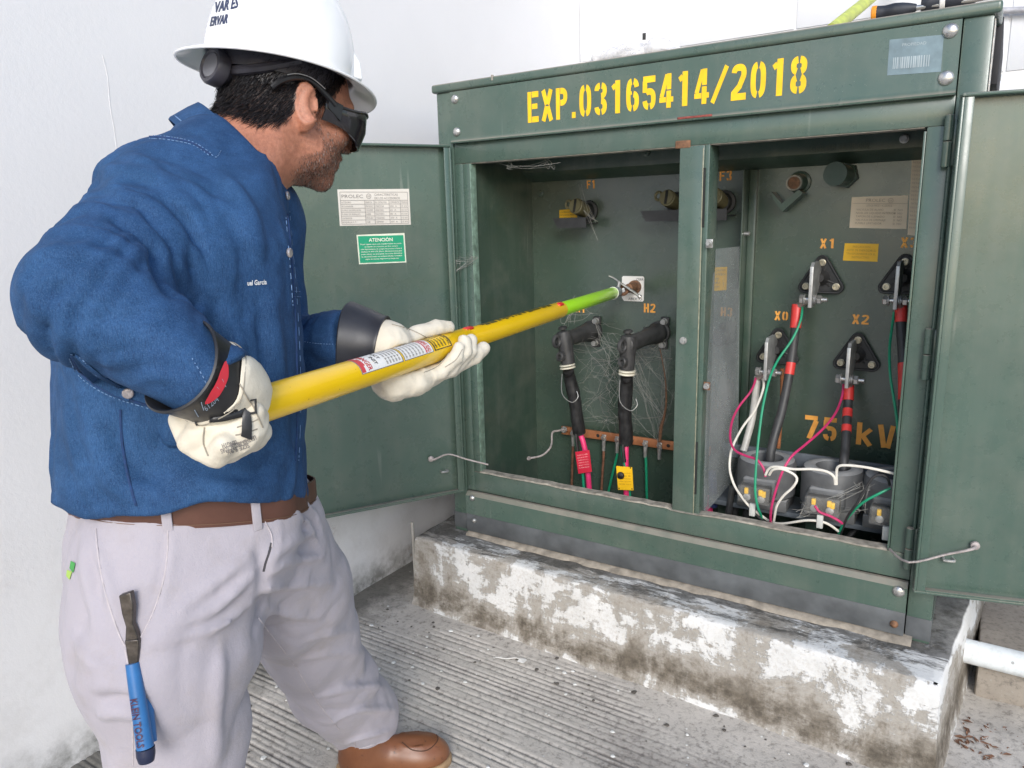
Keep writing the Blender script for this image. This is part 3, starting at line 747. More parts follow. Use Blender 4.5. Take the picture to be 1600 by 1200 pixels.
# ---- drain valve, gauge, chevron, plates
m = MB(); c = U(1250, 285, 1, YB); m.lathe(c, (-.12, -1, -.05), [(0, .030), (.006, .030), (.008, .024), (.045, .022), (.046, .016)], 18); vo = m.obj('drain_valve', GREEN_IN, CB)
e = c + Vector((-.12, -1, -.05)).normalized() * .046
m = MB(); rr = [e + Vector((math.cos(t) * .0185, -.002, math.sin(t) * .0185)) for t in np.linspace(0, 2 * math.pi, 21)]; m.tube(rr, .0022, 6, sub=1, caps=False); m.obj('valve_rim', RAW_EDGE, vo)
m = MB(); m.lathe(e, (-.12, -1, -.05), [(-.001, .016), (.0008, .016)], 16); m.obj('valve_bore', RUST, vo)
m = MB(); c = U(1322, 274, 1, YB); d = Vector((-.18, -1, .02)).normalized()
m.lathe(c, d, [(0, .034), (.012, .034)], 6); m.lathe(c + d * .012, d, [(0, .026), (.05, .026), (.052, .030), (.068, .030)], 22); go = m.obj('level_gauge', GREEN_IN, CB, smooth=40)
m = MB(); m.lathe(c + d * .068, d, [(0, .0285), (.002, .027)], 22); m.obj('gauge_glass', simple('gauge_face', (.17, .21, .17), .25, var=.25, scale=60), go)
ge = c + d * .071
m = MB(); m.tube([ge + Vector((-.006, 0, .014)), ge + Vector((.002, 0, -.006))], .0018, 6, sub=1); m.obj('gauge_needle', simple('gauge_needle_green', (.02, .10, .03), .4), go)
ch = [U(*p, 1, YB - .02) for p in ((1210, 300), (1226, 318), (1252, 297), (1259, 302), (1227, 331), (1213, 312))]
m = MB(); V3 = [(p.x, p.z) for p in ch]; m.prism(V3, 1, YB - .055, YB - .0008); m.obj('cable_saddle', GREEN_IN, CB, smooth=0)
def nameplate(name, quad, y, mats, rows, parent, title=None, logo=None, cols=None):
    Q = [U(*p, 1, y) if not isinstance(p, Vector) else p for p in quad]      # bl br tr tl
    m = MB(); m.add(Q, [(0, 1, 2, 3)]); ex = Q[1] - Q[0]; ez = Q[3] - Q[0]; nn = ex.cross(ez).normalized() * .0006
    return m, Q, ex, ez, nn
m, Q, ex, ez, nn = nameplate('', ((1327, 356), (1416, 358), (1419, 305), (1331, 308)), yl, None, None, None)
def line(m, Q, ex, ez, nn, u0, v0, u1, v1, th, mi=1):
    a = Q[0] + ex * u0 + ez * v0 + nn; b = Q[0] + ex * u1 + ez * v1 + nn
    d = (b - a).normalized(); p = nn.normalized().cross(d) * th / 2
    m.add([a - p, b - p, b + p, a + p], [(0, 1, 2, 3)], mi)
def logo_ring(m, O, ex, ez, r, mi):
    V = []; n = 20
    for i in range(n):
        a = 2 * math.pi * i / n
        for rr in (r, r * .84): V.append(O + ex * (math.cos(a) * rr) + ez * (math.sin(a) * rr))
    m.add(V, [(2 * i, 2 * ((i + 1) % n), 2 * ((i + 1) % n) + 1, 2 * i + 1) for i in range(n)], mi)
    text(m, 'GE', O - ez * r * .38, ex, ez, r * .75, mi, align='C')
PI_ = simple('plate_brown_ink', (.34, .26, .18), .6)
line(m, Q, ex, ez, nn, .02, .80, .98, .80, .0009)
text(m, 'PROLEC', Q[0] + ex * .26 + ez * .85 + nn, ex.normalized(), ez.normalized(), .0085, 1, width=.045)
logo_ring(m, Q[0] + ex * .69 + ez * .895 + nn, ex.normalized(), ez.normalized(), .0062, 1)
text(m, 'LISTA DE PARTES Y ACCESORIOS', Q[0] + ex * .5 + ez * .70 + nn, ex.normalized(), ez.normalized(), .006, 1, width=.06, align='C')
for k, s in enumerate(['VALVULA DE ALIVIO', 'NIVEL DE LIQUIDO INTERIOR', 'TAPON DE LLENADO', 'VALVULA DE DRENAJE', 'FUSIBLE LIMITADOR']):
    text(m, s, Q[0] + ex * .10 + ez * (.57 - .11 * k) + nn, ex.normalized(), ez.normalized(), .0052, 1); text(m, 'SI  NO', Q[0] + ex * .76 + ez * (.57 - .11 * k) + nn, ex.normalized(), ez.normalized(), .0052, 1)
m.obj('data_plate', [PLATE_W, PI_], CB, smooth=0)
m = MB(); Q = [U(*p, 1, yl) for p in ((1418, 367), (1446, 370), (1450, 243), (1425, 245))]; m.add(Q, [(0, 1, 2, 3)])
ex = Q[1] - Q[0]; ez = Q[3] - Q[0]; nn = Vector((0, -.0006, 0))
for k in range(17): text(m, 'KVA 75 HZ 60 V 220', Q[0] + ex * .08 + ez * (.92 - .052 * k) + nn, ex.normalized(), ez.normalized(), .005, 1, width=ex.length * .8)
m.obj('data_plate', [PLATE_W, PI_], CB, smooth=0)
m = MB(); Q = [U(*p, 1, yl) for p in ((1317, 407), (1371, 409), (1373, 381), (1320, 380))]; m.add(Q, [(0, 1, 2, 3)]); ex = Q[1] - Q[0]; ez = Q[3] - Q[0]
for k, s in enumerate(['PRECAUCION', 'ANTES DE ENERGIZAR EL', 'TRANSFORMADOR LEA EL', 'INSTRUCTIVO']): text(m, s, Q[0] + ex * .5 + ez * (.76 - .2 * k) + nn, ex.normalized(), ez.normalized(), .0055, 1, align='C', width=ex.length * (.5 if k in (0, 3) else .85))
m.obj('warning_sticker', [STICK_Y, simple('sticker_ochre_ink', (.45, .24, .01), .5)], CB, smooth=0)

# ---- copper ground bar
m = MB(); a = U(878, 672, 1, YB - .03); b = U(1060, 700, 1, YB - .03); m.box((a.x, YB - .034, a.z - .013), (.735, YB - .026, a.z + .015), .001); GB = m.obj('ground_bar', COPPER, CB)
zb = a.z
m = MB(); m.cyl((a.x + .02, YB - .026, zb), (a.x + .02, YB, zb), .008, 10); m.cyl((.70, YB - .026, zb), (.70, YB, zb), .008, 10); m.obj('bar_standoff', ZINC, GB)
for px in (934, 987, 1044):
    c = U(px, 680 + (px - 934) * .155, 1, YB - .035); m = MB(); m.cyl((c.x, YB - .0347, zb), (c.x, YB - .0335, zb), .006, 12); m.obj('bar_hole', DARKHOLE, GB)
# ---- doors
def door(name, hinge, ang, width, inner_sign):
    """skin on the hinge plane, flange turned towards the inside"""
    z0, z1 = .388, 1.438
    M4 = Matrix.Translation((hinge[0], hinge[1], 0)) @ Matrix.Rotation(ang, 4, 'Z')
    s = inner_sign; t = .026
    m = MB()
    def bx(lo, hi, bev=.002):
        lo2 = list(lo); hi2 = list(hi)
        if s < 0: lo2[1], hi2[1] = -hi[1], -lo[1]
        m.box(lo2, hi2, bev, mat=M4)
    bx((0.0, 0, z0), (width, .002, z1), 0)
    d = m.obj(name, GREEN, CB)
    m = MB(); bx((-.002, -.001, z1 - .004), (width + .002, t + .004, z1 + .003), .003); bx((-.002, -.001, z0 - .003), (width + .002, t, z0 + .003), .002)
    bx((-.002, .0021, z0 + .0031), (.003, t, z1 - .0041), .001); bx((width - .002, .0021, z0 + .0031), (width + .003, t, z1 - .0041), .001)
    bx((.0031, t - .003, z0 + .0031), (.020, t, z1 - .0041), .001); bx((.0201, t - .003, z0 + .0031), (width - .0021, t, z0 + .0075), .0005)
    m.obj('door_flange', GREEN, d)
    return d, M4
LD, LM = door('cabinet_door', (.036, -.012), R(180 + 59), .60, 1)
RD, RM = door('cabinet_door', (1.322, -.034), R(14), .66, -1)
for z0, z1 in ((1.306, 1.408), (.863, .975), (.42, .52)):
    m = MB(); c = Vector((1.306, -.013, 0)); zm = (z0 + z1) / 2
    m.cyl(c + Vector((0, 0, z0)), c + Vector((0, 0, zm - .001)), .0085, 14); m.cyl(c + Vector((0, 0, zm + .001)), c + Vector((0, 0, z1)), .0085, 14)
    m.box((1.306, -.012, z0 + .003), (1.326, -.004, z1 - .003), .002); m.obj('hinge', GREEN, CB)
m = MB(); m.cyl((1.3135, -.010, .43), (1.3135, -.010, 1.40), .0035, 8); m.obj('hinge_rod', GREEN, CB)
for z0, z1 in ((1.30, 1.40), (.86, .97), (.43, .53)):
    m = MB(); m.cyl((.043, -.010, z0), (.043, -.010, z1), .007, 12); m.obj('hinge', GREEN, CB)
def door_pt(M4, px, py, s):
    n_ = (M4.to_3x3() @ Vector((0, s, 0))).normalized(); o_ = M4 @ Vector((0, s * .0023, 0))
    d = Vector(MROT.T @ np.array([(px - 800) / FPX, (py - 600) / FPX, 1.0])); t = (o_ - Vector(CAM)).dot(n_) / d.dot(n_)
    return Vector(CAM) + d * t
GALV = simple('galvanised_stay', (.36, .32, .31), .6, metal=.3, var=.3, scale=90)
for M4, s, b, e, e2, D in ((LM, 1, (672, 716), (763, 726), (.062, -.012), LD), (RM, -1, (1522, 850), (1390, 858), (1.263, -.01), RD)):
    nn = (M4.to_3x3() @ Vector((0, s, 0))).normalized()
    p = door_pt(M4, *b, s); q_ = U(*e, 1, -.012)
    m = MB(); m.lathe(p, nn, [(0, .004), (.006, .004), (.006, .0095), (.012, .009), (.014, .005)], 12); m.obj('stay_stud', GALV, D)
    mid1 = p + nn * .010 + (q_ - p) * .3 + Vector((0, 0, .022 if s > 0 else -.012)); mid2 = p + (q_ - p) * .65 + Vector((0, -.006, .012 if s > 0 else -.014))
    if s < 0: mid1 = p + nn * .036 + (q_ - p) * .35 + Vector((0, 0, -.004)); mid2 = Vector((1.312, -.074, q_.z + .004))
    m = MB(); m.tube([p + nn * .009, p + nn * (.009 if s > 0 else .026) + (q_ - p) * .06, mid1, mid2, q_], [.0038, .0034, .0026, .0026, .003], 8); m.obj('stay_cable', GALV, D)
for M4, s, b, D in ((LM, 1, (693, 735), LD), (RM, -1, (1481, 872), RD)):
    p = door_pt(M4, *b, s); nn = (M4.to_3x3() @ Vector((0, s, 0))).normalized(); ax = M4.to_3x3() @ Vector((1, 0, 0))
    m = MB(); m.tube([p - ax * .009, p - ax * .010 + nn * .014, p + ax * .010 + nn * .014, p + ax * .009], .0032, 8, sub=3); m.obj('stay_hook', ZINC, D)
# plates on the left door
Q = [door_pt(LM, *p, 1) for p in ((531, 353), (642, 351), (639, 295), (527, 296))]
m = MB(); m.add(Q, [(0, 1, 2, 3)]); ex = Q[1] - Q[0]; ez = Q[3] - Q[0]; nn = (LM.to_3x3() @ Vector((0, 1, 0))).normalized() * .0007; exn = ex.normalized(); ezn = ez.normalized(); W_ = ex.length; H_ = ez.length
for v in (.04, .155, .265, .375, .485, .595, .70, .93): line(m, Q, ex, ez, nn, .03, v, .97, v, .0011)
for u in (.03, .36, .49, .70, .86, .97): line(m, Q, ex, ez, nn, u, .04, u, .70 if u not in (.03, .97) else .93, .0011)
text(m, 'PROLEC', Q[0] + ex * .05 + ez * .765 + nn, exn, ezn, H_ * .10, 1, width=W_ * .29)
logo_ring(m, Q[0] + ex * .42 + ez * .815 + nn, exn, ezn, H_ * .072, 1)
text(m, 'CARACTERISTICAS', Q[0] + ex * .50 + ez * .83 + nn, exn, ezn, H_ * .065, 1, width=W_ * .33)
text(m, 'DE LOS ACCESORIOS', Q[0] + ex * .50 + ez * .73 + nn, exn, ezn, H_ * .065, 1, width=W_ * .36)
rows = [('ACCESORIO', 'MARCA', 'No. CATALOGO', 'CORRIENTE', 'TENSION'), ('SECCIONADOR', 'PROLEC', '17SECC04', '200  A', '15 kV'), ('FUSIBLE DE EXPULSION', 'COOPER', '4000358C', '65  A', '15.5 kV'), ('FUSIBLE DE RESPALDO', 'ABB', '93670F01', '80  A', '15 kV'), ('CAMBIADOR', 'PROLEC', '17025D02', '200  A', '15 kV'), ('BOQUILLA M. T.', 'GE', '1604H01', '200  A', '15 kV')]
for k, row in enumerate(rows):
    for u, u1, s in zip((.04, .37, .50, .71, .87), (.34, .475, .68, .845, .96), row):
        text(m, s, Q[0] + ex * u + ez * (.625 - .11 * k) + nn, exn, ezn, H_ * .045, 1, width=W_ * min(u1 - u, .0115 * len(s) + .03))
m.obj('data_plate', [PLATE, INK], LD, smooth=0)
Q = [door_pt(LM, *p, 1) for p in ((561, 413), (635, 410), (632, 364), (557, 367))]
m = MB(); m.add(Q, [(0, 1, 2, 3)], 1); ex = Q[1] - Q[0]; ez = Q[3] - Q[0]; exn = ex.normalized(); ezn = ez.normalized(); W_ = ex.length; H_ = ez.length
m.add([Q[0] + ex * u + ez * v + nn * .6 for u, v in ((.025, .04), (.975, .04), (.975, .955), (.025, .955))], [(0, 1, 2, 3)], 0)
text(m, 'ATENCIÓN', Q[0] + ex * .49 + ez * .76 + nn * 1.3, exn, ezn, H_ * .12, 1, width=W_ * .5, bold=True, align='C')
for k, s in enumerate(['Si por alguna razon este transformador no puede', 'ser retirado de la operacion, por favor contacte', 'a los departamentos de compra mas proximo o llame al', 'telefono 01 800 CFE (Electr. Mantenimiento) para', 'poder solicitar una pieza gratis. Los aceites dielectricos', 'de este transformador no contienen bifenilos. Consulte la', 'pagina de internet: http://www.prolecge.com']):
    text(m, s, Q[0] + ex * .49 + ez * (.655 - .085 * k) + nn * 1.3, exn, ezn, H_ * .043, 1, width=W_ * (.86 if k not in (1, 6) else .70), bold=True, align='C')
m.obj('attention_sticker', [STICK_G, simple('sticker_cream', (.75, .76, .62), .45)], LD, smooth=0)
# ------------------------------------------------------------------ what hangs inside the cabinet
def elbow(nm, panel, corner, ring, cable, pink, label, tagtop):
    c = U(*panel, 1, YB)
    # bushing stays with the cabinet
    b = MB(); b.lathe(c, (0, -1, 0), [(0, .036), (.012, .036), (.014, .030), (.03, .028)], 20)
    bo = b.obj('bushing', BLACK_RUB, CB)
    for a in (62, -68, 180):
        p = c + Vector((math.cos(R(a)) * .040, 0, math.sin(R(a)) * .040)); q = MB(); q.box((p.x - .014, YB - .010, p.z - .014), (p.x + .014, YB - .001, p.z + .014), .005); q.obj('bushing_lug', BLACK_RUB, bo)
        q = MB(); q.lathe(p + Vector((0, -.010, 0)), (0, -1, 0), [(0, .0105), (.003, .0105), (.003, .0085), (.016, .0085), (.016, .0045)], 12); q.obj('bushing_bolt', ZINC, bo)
    k = U(*corner, 0, c.x - .006)
    root = empty('elbow_connector', k, label, 'connector', 'elbow connectors on the high voltage bushings')
    yk = k.y
    rg = U(*ring, 1, yk)
    dn = (rg - k).normalized()
    m = MB()
    s = c + Vector((0, -.028, 0)); d = (k - s)
    m.lathe(s, d, [(0, .031), (.012, .031), (.018, .027), (d.length * .55, .0235), (d.length, .025), (d.length + .015, .022), (d.length + .021, .012)], 22)
    m.lathe(k + Vector((0, 0, .024)) , dn, [(-.004, .012), (0, .021), (.02, .0255), ((rg - k).length * .8, .0225), ((rg - k).length + .024, .0215)], 22)
    m.obj('elbow_body', BLACK_DUSTY, root)
    m = MB(); e0 = k + Vector((-.004, .01, .018)); m.lathe(e0, (-.1, -.1, 1), [(0, .007), (.014, .007), (.0145, .0135), (.021, .0135), (.023, .010)], 16); m.obj('test_cap', BLACK_DUSTY, root)
    m = MB(); h = k + Vector((-.004, -.026, .0)); rr = [h + Vector((math.cos(t) * .004, -.004 + math.cos(t) * .012 - .004, math.sin(t) * .016)) for t in np.linspace(0, 2 * math.pi, 17)]; m.tube(rr, .006, 8, sub=1, caps=False); m.obj('pulling_eye', BLACK_DUSTY, root)
    h = k + (rg - k) * .66 + Vector((0, -.022, 0))
    m = MB(); m.lathe(h, (-.35, -1, .15), [(0, .015), (.012, .015), (.014, .013), (.013, .007), (.005, .006)], 16); m.obj('test_point', BLACK_DUSTY, root)
    for j in range(2):
        m = MB(); o = rg + dn * (.002 + j * .0085); m.lathe(o, dn, [(0, .0225), (.001, .0245), (.0045, .0245), (.0055, .0225)], 22); m.obj('cuff_ring', simple('ivory_ring', (.66, .63, .52), .5) if j == 0 else bpy.data.materials['ivory_ring'], root)
    pts = [rg + dn * .02] + [U(px, py, 1, yk + .02 + .012 * i) for i, (px, py) in enumerate(cable)]
    m = MB(); P = spline(pts, 10)
    n = len(P); rad = [.0185 + .0035 * float(vnoise(np.array(i * .55), np.array(3.3), 50)) - (.004 * (1 - i / 12) if i < 12 else 0) for i in range(n)]
    m.tube(P, rad, 14, sub=1); m.obj('taped_cable', TAPE, root)
    pk = [pts[-1]] + [U(px, py, 1, yk + .05) for px, py in pink]
    m = MB(); m.tube(pk, .0088, 12, sub=6); m.obj('pink_cable', PINK, root)
    # drain wires looping beside the cable
    m = MB(); a = rg + dn * .03 + Vector((-.012, -.02, 0)); m.tube([a, a + Vector((.004, -.008, -.06)), a + Vector((.035, -.006, -.085)), a + Vector((.052, .004, -.07)), a + Vector((.045, .01, -.052))], .0013, 5, sub=6); m.obj('tie_wire', ZINC, root)
    q0 = pts[-1]; m = MB(); m.tube([q0 + Vector((-.006, -.01, .01)), q0 + Vector((-.006, -.014, -.02)), q0 + Vector((.0, -.014, -.055)), q0 + Vector((.012, -.004, -.12)), q0 + Vector((.016, .0, -.20))], .0042, 8, sub=6); m.obj('green_lead', W_GREEN, root)
    m = MB(); m.tube([q0 + Vector((-.002, -.018, .0)), q0 + Vector((.0, -.019, -.025)), q0 + Vector((.004, -.018, -.055))], .0058, 8, sub=6); m.obj('lead_wrap', TAPE, root)
    return root, yk
e1, y1 = elbow('h1', (926, 517), (880, 531), (886, 568), [(890, 590), (897, 620), (902, 655), (905, 676)], [(911, 690), (917, 722), (922, 780)], 'dusty black elbow connector hanging from the H1 bushing, red tag on its cable', None)
e2, y2 = elbow('h2', (1031, 519), (982, 538), (980, 577), [(979, 602), (976, 640), (978, 670), (978, 692)], [(978, 706), (978, 740), (979, 792)], 'dusty black elbow connector hanging from the H2 bushing, yellow tag on its cable', None)
# tags
def tagplate(name, quad, y, mats, rows, label, cat, grommet=None):
    Q = [U(px, py, 1, y) for px, py in quad]; ex = Q[1] - Q[0]; ez = Q[3] - Q[0]; nn = ex.cross(ez).normalized()
    m = MB(); m.add(Q + [q + nn * .0015 for q in Q], [(3, 2, 1, 0), (4, 5, 6, 7), (0, 1, 5, 4), (1, 2, 6, 5), (2, 3, 7, 6), (3, 0, 4, 7)])
    for k, s in enumerate(rows): text(m, s, Q[0] + ex * .5 + ez * (.80 - .115 * k) + nn * .002, ex.normalized(), ez.normalized(), ez.length * .05, 1, align='C', width=ex.length * .78)
    o = m.obj(name, mats, None, smooth=0, label=label, cat=cat)
    return o, Q, ex, ez, nn
tagplate('warning_tag', ((904, 740), (925, 737), (921, 703), (899, 706)), y1 + .03, [REDTAG, simple('tag_print', (.75, .45, .45), .5)], ['PELIGRO NO OPERE', 'ESTE EQUIPO ESTA', 'CONECTADO A LA', 'LINEA DE ALTA', 'TENSION AVISE AL', 'SUPERVISOR'], 'red printed warning tag hanging on the pink cable below H1', 'tag')
o, Q, ex, ez, nn = tagplate('cable_tag', ((966, 765), (990, 766), (988, 730), (963, 728)), y2 + .03, [STICK_Y, simple('tag_brown_ink', (.35, .2, .02), .5)], ['', 'CIRCUITO', 'FASE B', 'ALIMENTADOR', 'MEDIA TENSION', 'RETIRE SOLO'], 'yellow printed tag hanging on the pink cable below H2', 'tag')
m = MB(); m.lathe(Q[0] + ex * .28 + ez * .62, nn, [(0, .009), (.004, .012), (.009, .010), (.012, .004)], 14); m.obj('tie_knot', TAPE, o)
for u_, v_ in ((.08, .06), (.92, .06), (.92, .94)):
    m = MB(); m.lathe(Q[0] + ex * u_ + ez * v_, nn, [(0.0014, .0022), (.0022, .0022)], 10); m.obj('eyelet', DARKHOLE, o)
# third bushing seen dim through the plastic
c = U(1140, 520, 1, YB); b = MB(); b.lathe(c, (0, -1, 0), [(0, .036), (.012, .036), (.014, .028), (.10, .026), (.105, .02)], 20); b.obj('bushing', BLACK_DUSTY, CB)

# ground leads on the copper bar
yb = YB - .036
def lead(lug, pts, mat, label, name='ground_lead', r=.0042, barelug=True):
    root = empty(name, U(*lug, 1, yb), label, 'cable', 'ground leads bolted to the copper bar')
    a = U(lug[0], lug[1], 1, yb); a.z = zb - .002
    m = MB(); m.box((a.x - .008, yb - .003, a.z - .012), (a.x + .008, yb, a.z + .010), .001); m.tube([a + Vector((0, -.003, -.010)), a + Vector((0, -.004, -.045))], [.0065, .0058], 10, sub=3); m.obj('lug', ZINC, root)
    m = MB(); m.lathe(a + Vector((0, -.003, 0)), (0, -1, 0), [(0, .0085), (.006, .0085), (.006, .005), (.012, .0045)], 6); m.obj('lug_bolt', STEEL, root)
    P = [a + Vector((0, -.004, -.04))] + [U(px, py, 1, yb - .004) for px, py in pts]
    m = MB(); m.tube(P, r, 10, sub=6); m.obj('wire', mat, root); return root
lead((896, 676), [(895, 705), (894, 735), (893, 775)], COPPER_D, 'bare copper lead on the bar just left of the H1 cable')
lead((944, 682), [(943, 715), (941, 745), (939, 785)], COPPER_D, 'bare copper lead with long lug right of the red tag')
lead((965, 686), [(964, 712), (956, 745), (947, 785)], W_GREEN, 'green lead bolted to the copper bar just left of the H2 cable')
lead((1009, 694), [(1009, 715), (1010, 745), (1011, 795)], W_GREEN, 'green lead on the copper bar right of the yellow tag')
lead((1031, 698), [(1029, 704), (1031, 708)], COPPER_D, 'short lug at the right end of the copper bar under a rusty drain wire')
rt = MB(); P = [U(px, py, 1, yb - .01) for px, py in ((1031, 690), (1033, 668), (1038, 650), (1041, 628), (1040, 598), (1036, 570), (1031, 545))]; rt.tube(P, [.005, .0055, .004, .003, .002, .0016, .0014], 7, sub=5)
rt.obj('drain_wire', RUST, None, label='rusty twisted drain wire rising from the copper bar beside H2', cat='wire')
P = [U(px, py, 1, yb - .006 - .02 * k) for k, (px, py) in enumerate(((883, 671), (872, 673), (863, 676), (862, 692), (858, 702), (846, 712), (827, 716)))]
m = MB(); m.tube(P, .0034, 8, sub=4); o = m.obj('broken_stay', GALV, None, label='bent grey stay cable bolted to the left end of the copper bar', cat='cable')
m = MB(); m.lathe(U(882, 671, 1, yb), (0, -1, 0), [(0, .012), (.003, .012), (.003, .009), (.012, .009), (.012, .005)], 6); m.obj('stay_bolt', ZINC, o)
m = MB(); m.lathe(P[-1] + Vector((0, .004, 0)), (0, -1, 0), [(0, .006), (.006, .0075), (.012, .005)], 10); m.obj('stay_ferrule', GALV, o)

# ---- low voltage bushings: ribbed triangular plates with a spade
SPADE_C = simple('tinned_spade', (.50, .50, .49), .38, metal=.5, var=.15, scale=60)
SPADE_G = simple('grey_spade_side', (.27, .28, .28), .5, metal=.2, var=.3, scale=40)
LVC = {}
def lvbush(px, py, big):
    c = U(px, py, 1, YB)
    tri = [Vector((0, 0, .050)), Vector((-.048, 0, -.030)), Vector((.048, 0, -.030))]
    # rounded triangle outline
    out = []
    for i, t in enumerate(tri):
        base = math.atan2(t.z, t.x)
        for a in np.linspace(-1.0, 1.0, 7): out.append((c.x + t.x * .86 + .014 * math.cos(base + a), c.z + t.z * .86 + .014 * math.sin(base + a)))
    m = MB(); m.prism(out, 1, YB - .012, YB - .0008); bo = m.obj('low_voltage_bushing', BLACK_RUB, CB, smooth=30)
    # rim and ribs
    m = MB(); m.tube([Vector((p[0], YB - .014, p[1])) for p in out + out[:1]], .0035, 6, sub=1, caps=False); m.obj('bushing_rim', BLACK_RUB, bo)
    for a in np.arange(0, 360, 24):
        m = MB(); d = Vector((math.cos(R(a)), 0, math.sin(R(a))))
        r1 = .023 + .014 * max(0, math.cos(R((a - 90) * 3)));
        m.tube([c + d * .008 + Vector((0, -.019, 0)), c + d * r1 + Vector((0, -.0135, 0))], .0019, 5, sub=1); m.obj('rib', BLACK_DUSTY, bo)
    for t in tri:
        p = c + t * .80
        m = MB(); m.lathe(p + Vector((0, -.012, 0)), (0, -1, 0), [(0, .0095), (.004, .0095), (.0045, .0080), (.014, .0080), (.014, .0048), (.009, .004)], 12); m.obj('bushing_nut', simple('brassy_nut', (.55, .50, .38), .4, metal=.6) if 'brassy_nut' not in bpy.data.materials else bpy.data.materials['brassy_nut'], bo)
    m = MB(); m.lathe(c + Vector((0, -.012, 0)), (0, -1, 0), [(0, .022), (.004, .021), (.016, .013), (.03, .011)], 18); m.obj('bushing_hub', BLACK_DUSTY, bo)
    # spade: a vertical plate standing out from the hub, hole end low at the front
    x = c.x - .004; yf = YB - .128
    prof = [(YB - .02, c.z + .026), (YB - .05, c.z + .046), (yf + .012, c.z + .046), (yf, c.z + .034), (yf, c.z - .070), (yf + .036, c.z - .070), (YB - .034, c.z - .02), (YB - .02, c.z - .018)]
    m = MB(); m.prism(prof, 0, x - .004, x + .004); m.obj('spade', SPADE_G, bo, smooth=0)
    m = MB(); m.box((x - .0043, yf - .0018, c.z - .070), (x + .0043, yf - .0002, c.z + .036), .0006); m.obj('spade_edge', SPADE_C, bo)
    zb_ = c.z - .050; yb_ = yf + .018
    m = MB(); m.cyl((x - .030, yb_, zb_), (x + .040, yb_, zb_), .0060, 12); m.obj('bolt_shank', STEEL, bo)
    for xa_, xb_, r_ in ((x - .030, x - .019, .0125), (x + .0135, x + .026, .0122)):
        m = MB(); m.lathe((xa_, yb_, zb_), (1, 0, 0), [(0, r_ - .002), (.002, r_), (xb_ - xa_ - .002, r_), (xb_ - xa_, r_ - .002)], 6); m.obj('bolt_nut', STEEL, bo, smooth=0)
    for xa_ in (x - .0185, x + .0045, x + .0085):
        m = MB(); m.cyl((xa_, yb_, zb_), (xa_ + .0035, yb_, zb_), .0135, 18); m.obj('bolt_washer', ZINC, bo)
    LVC[(px, py)] = (Vector((x, yb_, zb_)), c)
    return bo
for p in ((1285, 433), (1217, 544), (1340, 553), (1413, 433)): lvbush(*p, True)
def cable(name, segs, pts, r, label, group=None, cat='cable', lugfrom=None):
    """pts: (px, py, y); segs: (t0, t1, material, radius factor)"""
    P = spline([U(px, py, 1, y) for px, py, y in pts], 14); n = len(P)
    root = empty(name, P[0], label, cat, group)
    for (t0, t1, mat, k, nm) in segs:
        i0 = int(t0 * (n - 1)); i1 = int(t1 * (n - 1))
        m = MB(); m.tube(P[i0:i1 + 1], r * k, 14, sub=1); m.obj(nm, mat, root)
    if lugfrom is not None:
        m = MB(); m.tube([lugfrom, (lugfrom + P[0]) / 2 + Vector((.002, -.004, 0)), P[0] + Vector((0, 0, -.006))], [.008, .0085, .0105], 10, sub=4); m.obj('lug', simple('tinned_lug', (.45, .40, .37), .4, metal=.6) if 'tinned_lug' not in bpy.data.materials else bpy.data.materials['tinned_lug'], root)
    return root
g = 'heavy cables on the low voltage bushings'
LVK = simple('grey_black_cable', (.040, .041, .043), .5, var=.3, scale=40)
cable('power_cable', [(0, 1, LVK, 1, 'insulation'), (0, .16, RED, 1.22, 'red_tape'), (.37, .43, RED, 1.08, 'red_tape')], [(1246, 476, .275), (1243, 510, .262), (1239, 545, .25), (1233, 585, .23), (1222, 640, .2), (1208, 690, .165), (1203, 722, .15), (1201, 780, .15)], .0118, 'thick black cable from X1 with red tape, running down into the left ring', g, lugfrom=LVC[(1285, 433)][0])
cable('power_cable', [(0, 1, LVK, 1, 'insulation'), (0, .18, RED, 1.22, 'red_tape'), (.27, .33, RED, 1.08, 'red_tape'), (.40, .46, RED, 1.08, 'red_tape')], [(1326, 602, .275), (1325, 630, .26), (1323, 665, .22), (1321, 700, .18), (1318, 730, .15), (1317, 790, .15)], .0115, 'thick black cable from X2 with three red bands, ending in the middle ring', g, lugfrom=LVC[(1340, 553)][0])
cable('power_cable', [(0, 1, LVK, 1, 'insulation'), (0, .14, RED, 1.22, 'red_tape'), (.36, .52, RED, 1.08, 'red_tape')], [(1408, 478, .275), (1408, 512, .262), (1411, 560, .24), (1412, 620, .2), (1410, 690, .16), (1408, 745, .15), (1408, 790, .15)], .0118, 'thick black cable from X3 beside the right jamb, red tape at its top', g, lugfrom=LVC[(1413, 433)][0])
cable('power_cable', [(0, .62, simple('whitish_tape', (.48, .47, .44), .4, var=.15), 1.0, 'white_tape'), (.6, 1, LVK, 1.05, 'insulation')], [(1184, 588, .275), (1180, 620, .265), (1175, 655, .25), (1166, 690, .225), (1158, 720, .20), (1150, 780, .19), (1146, 840, .19)], .0098, 'neutral cable from X0 wrapped in whitish tape, leaving left of the rings', g, lugfrom=LVC[(1217, 544)][0])

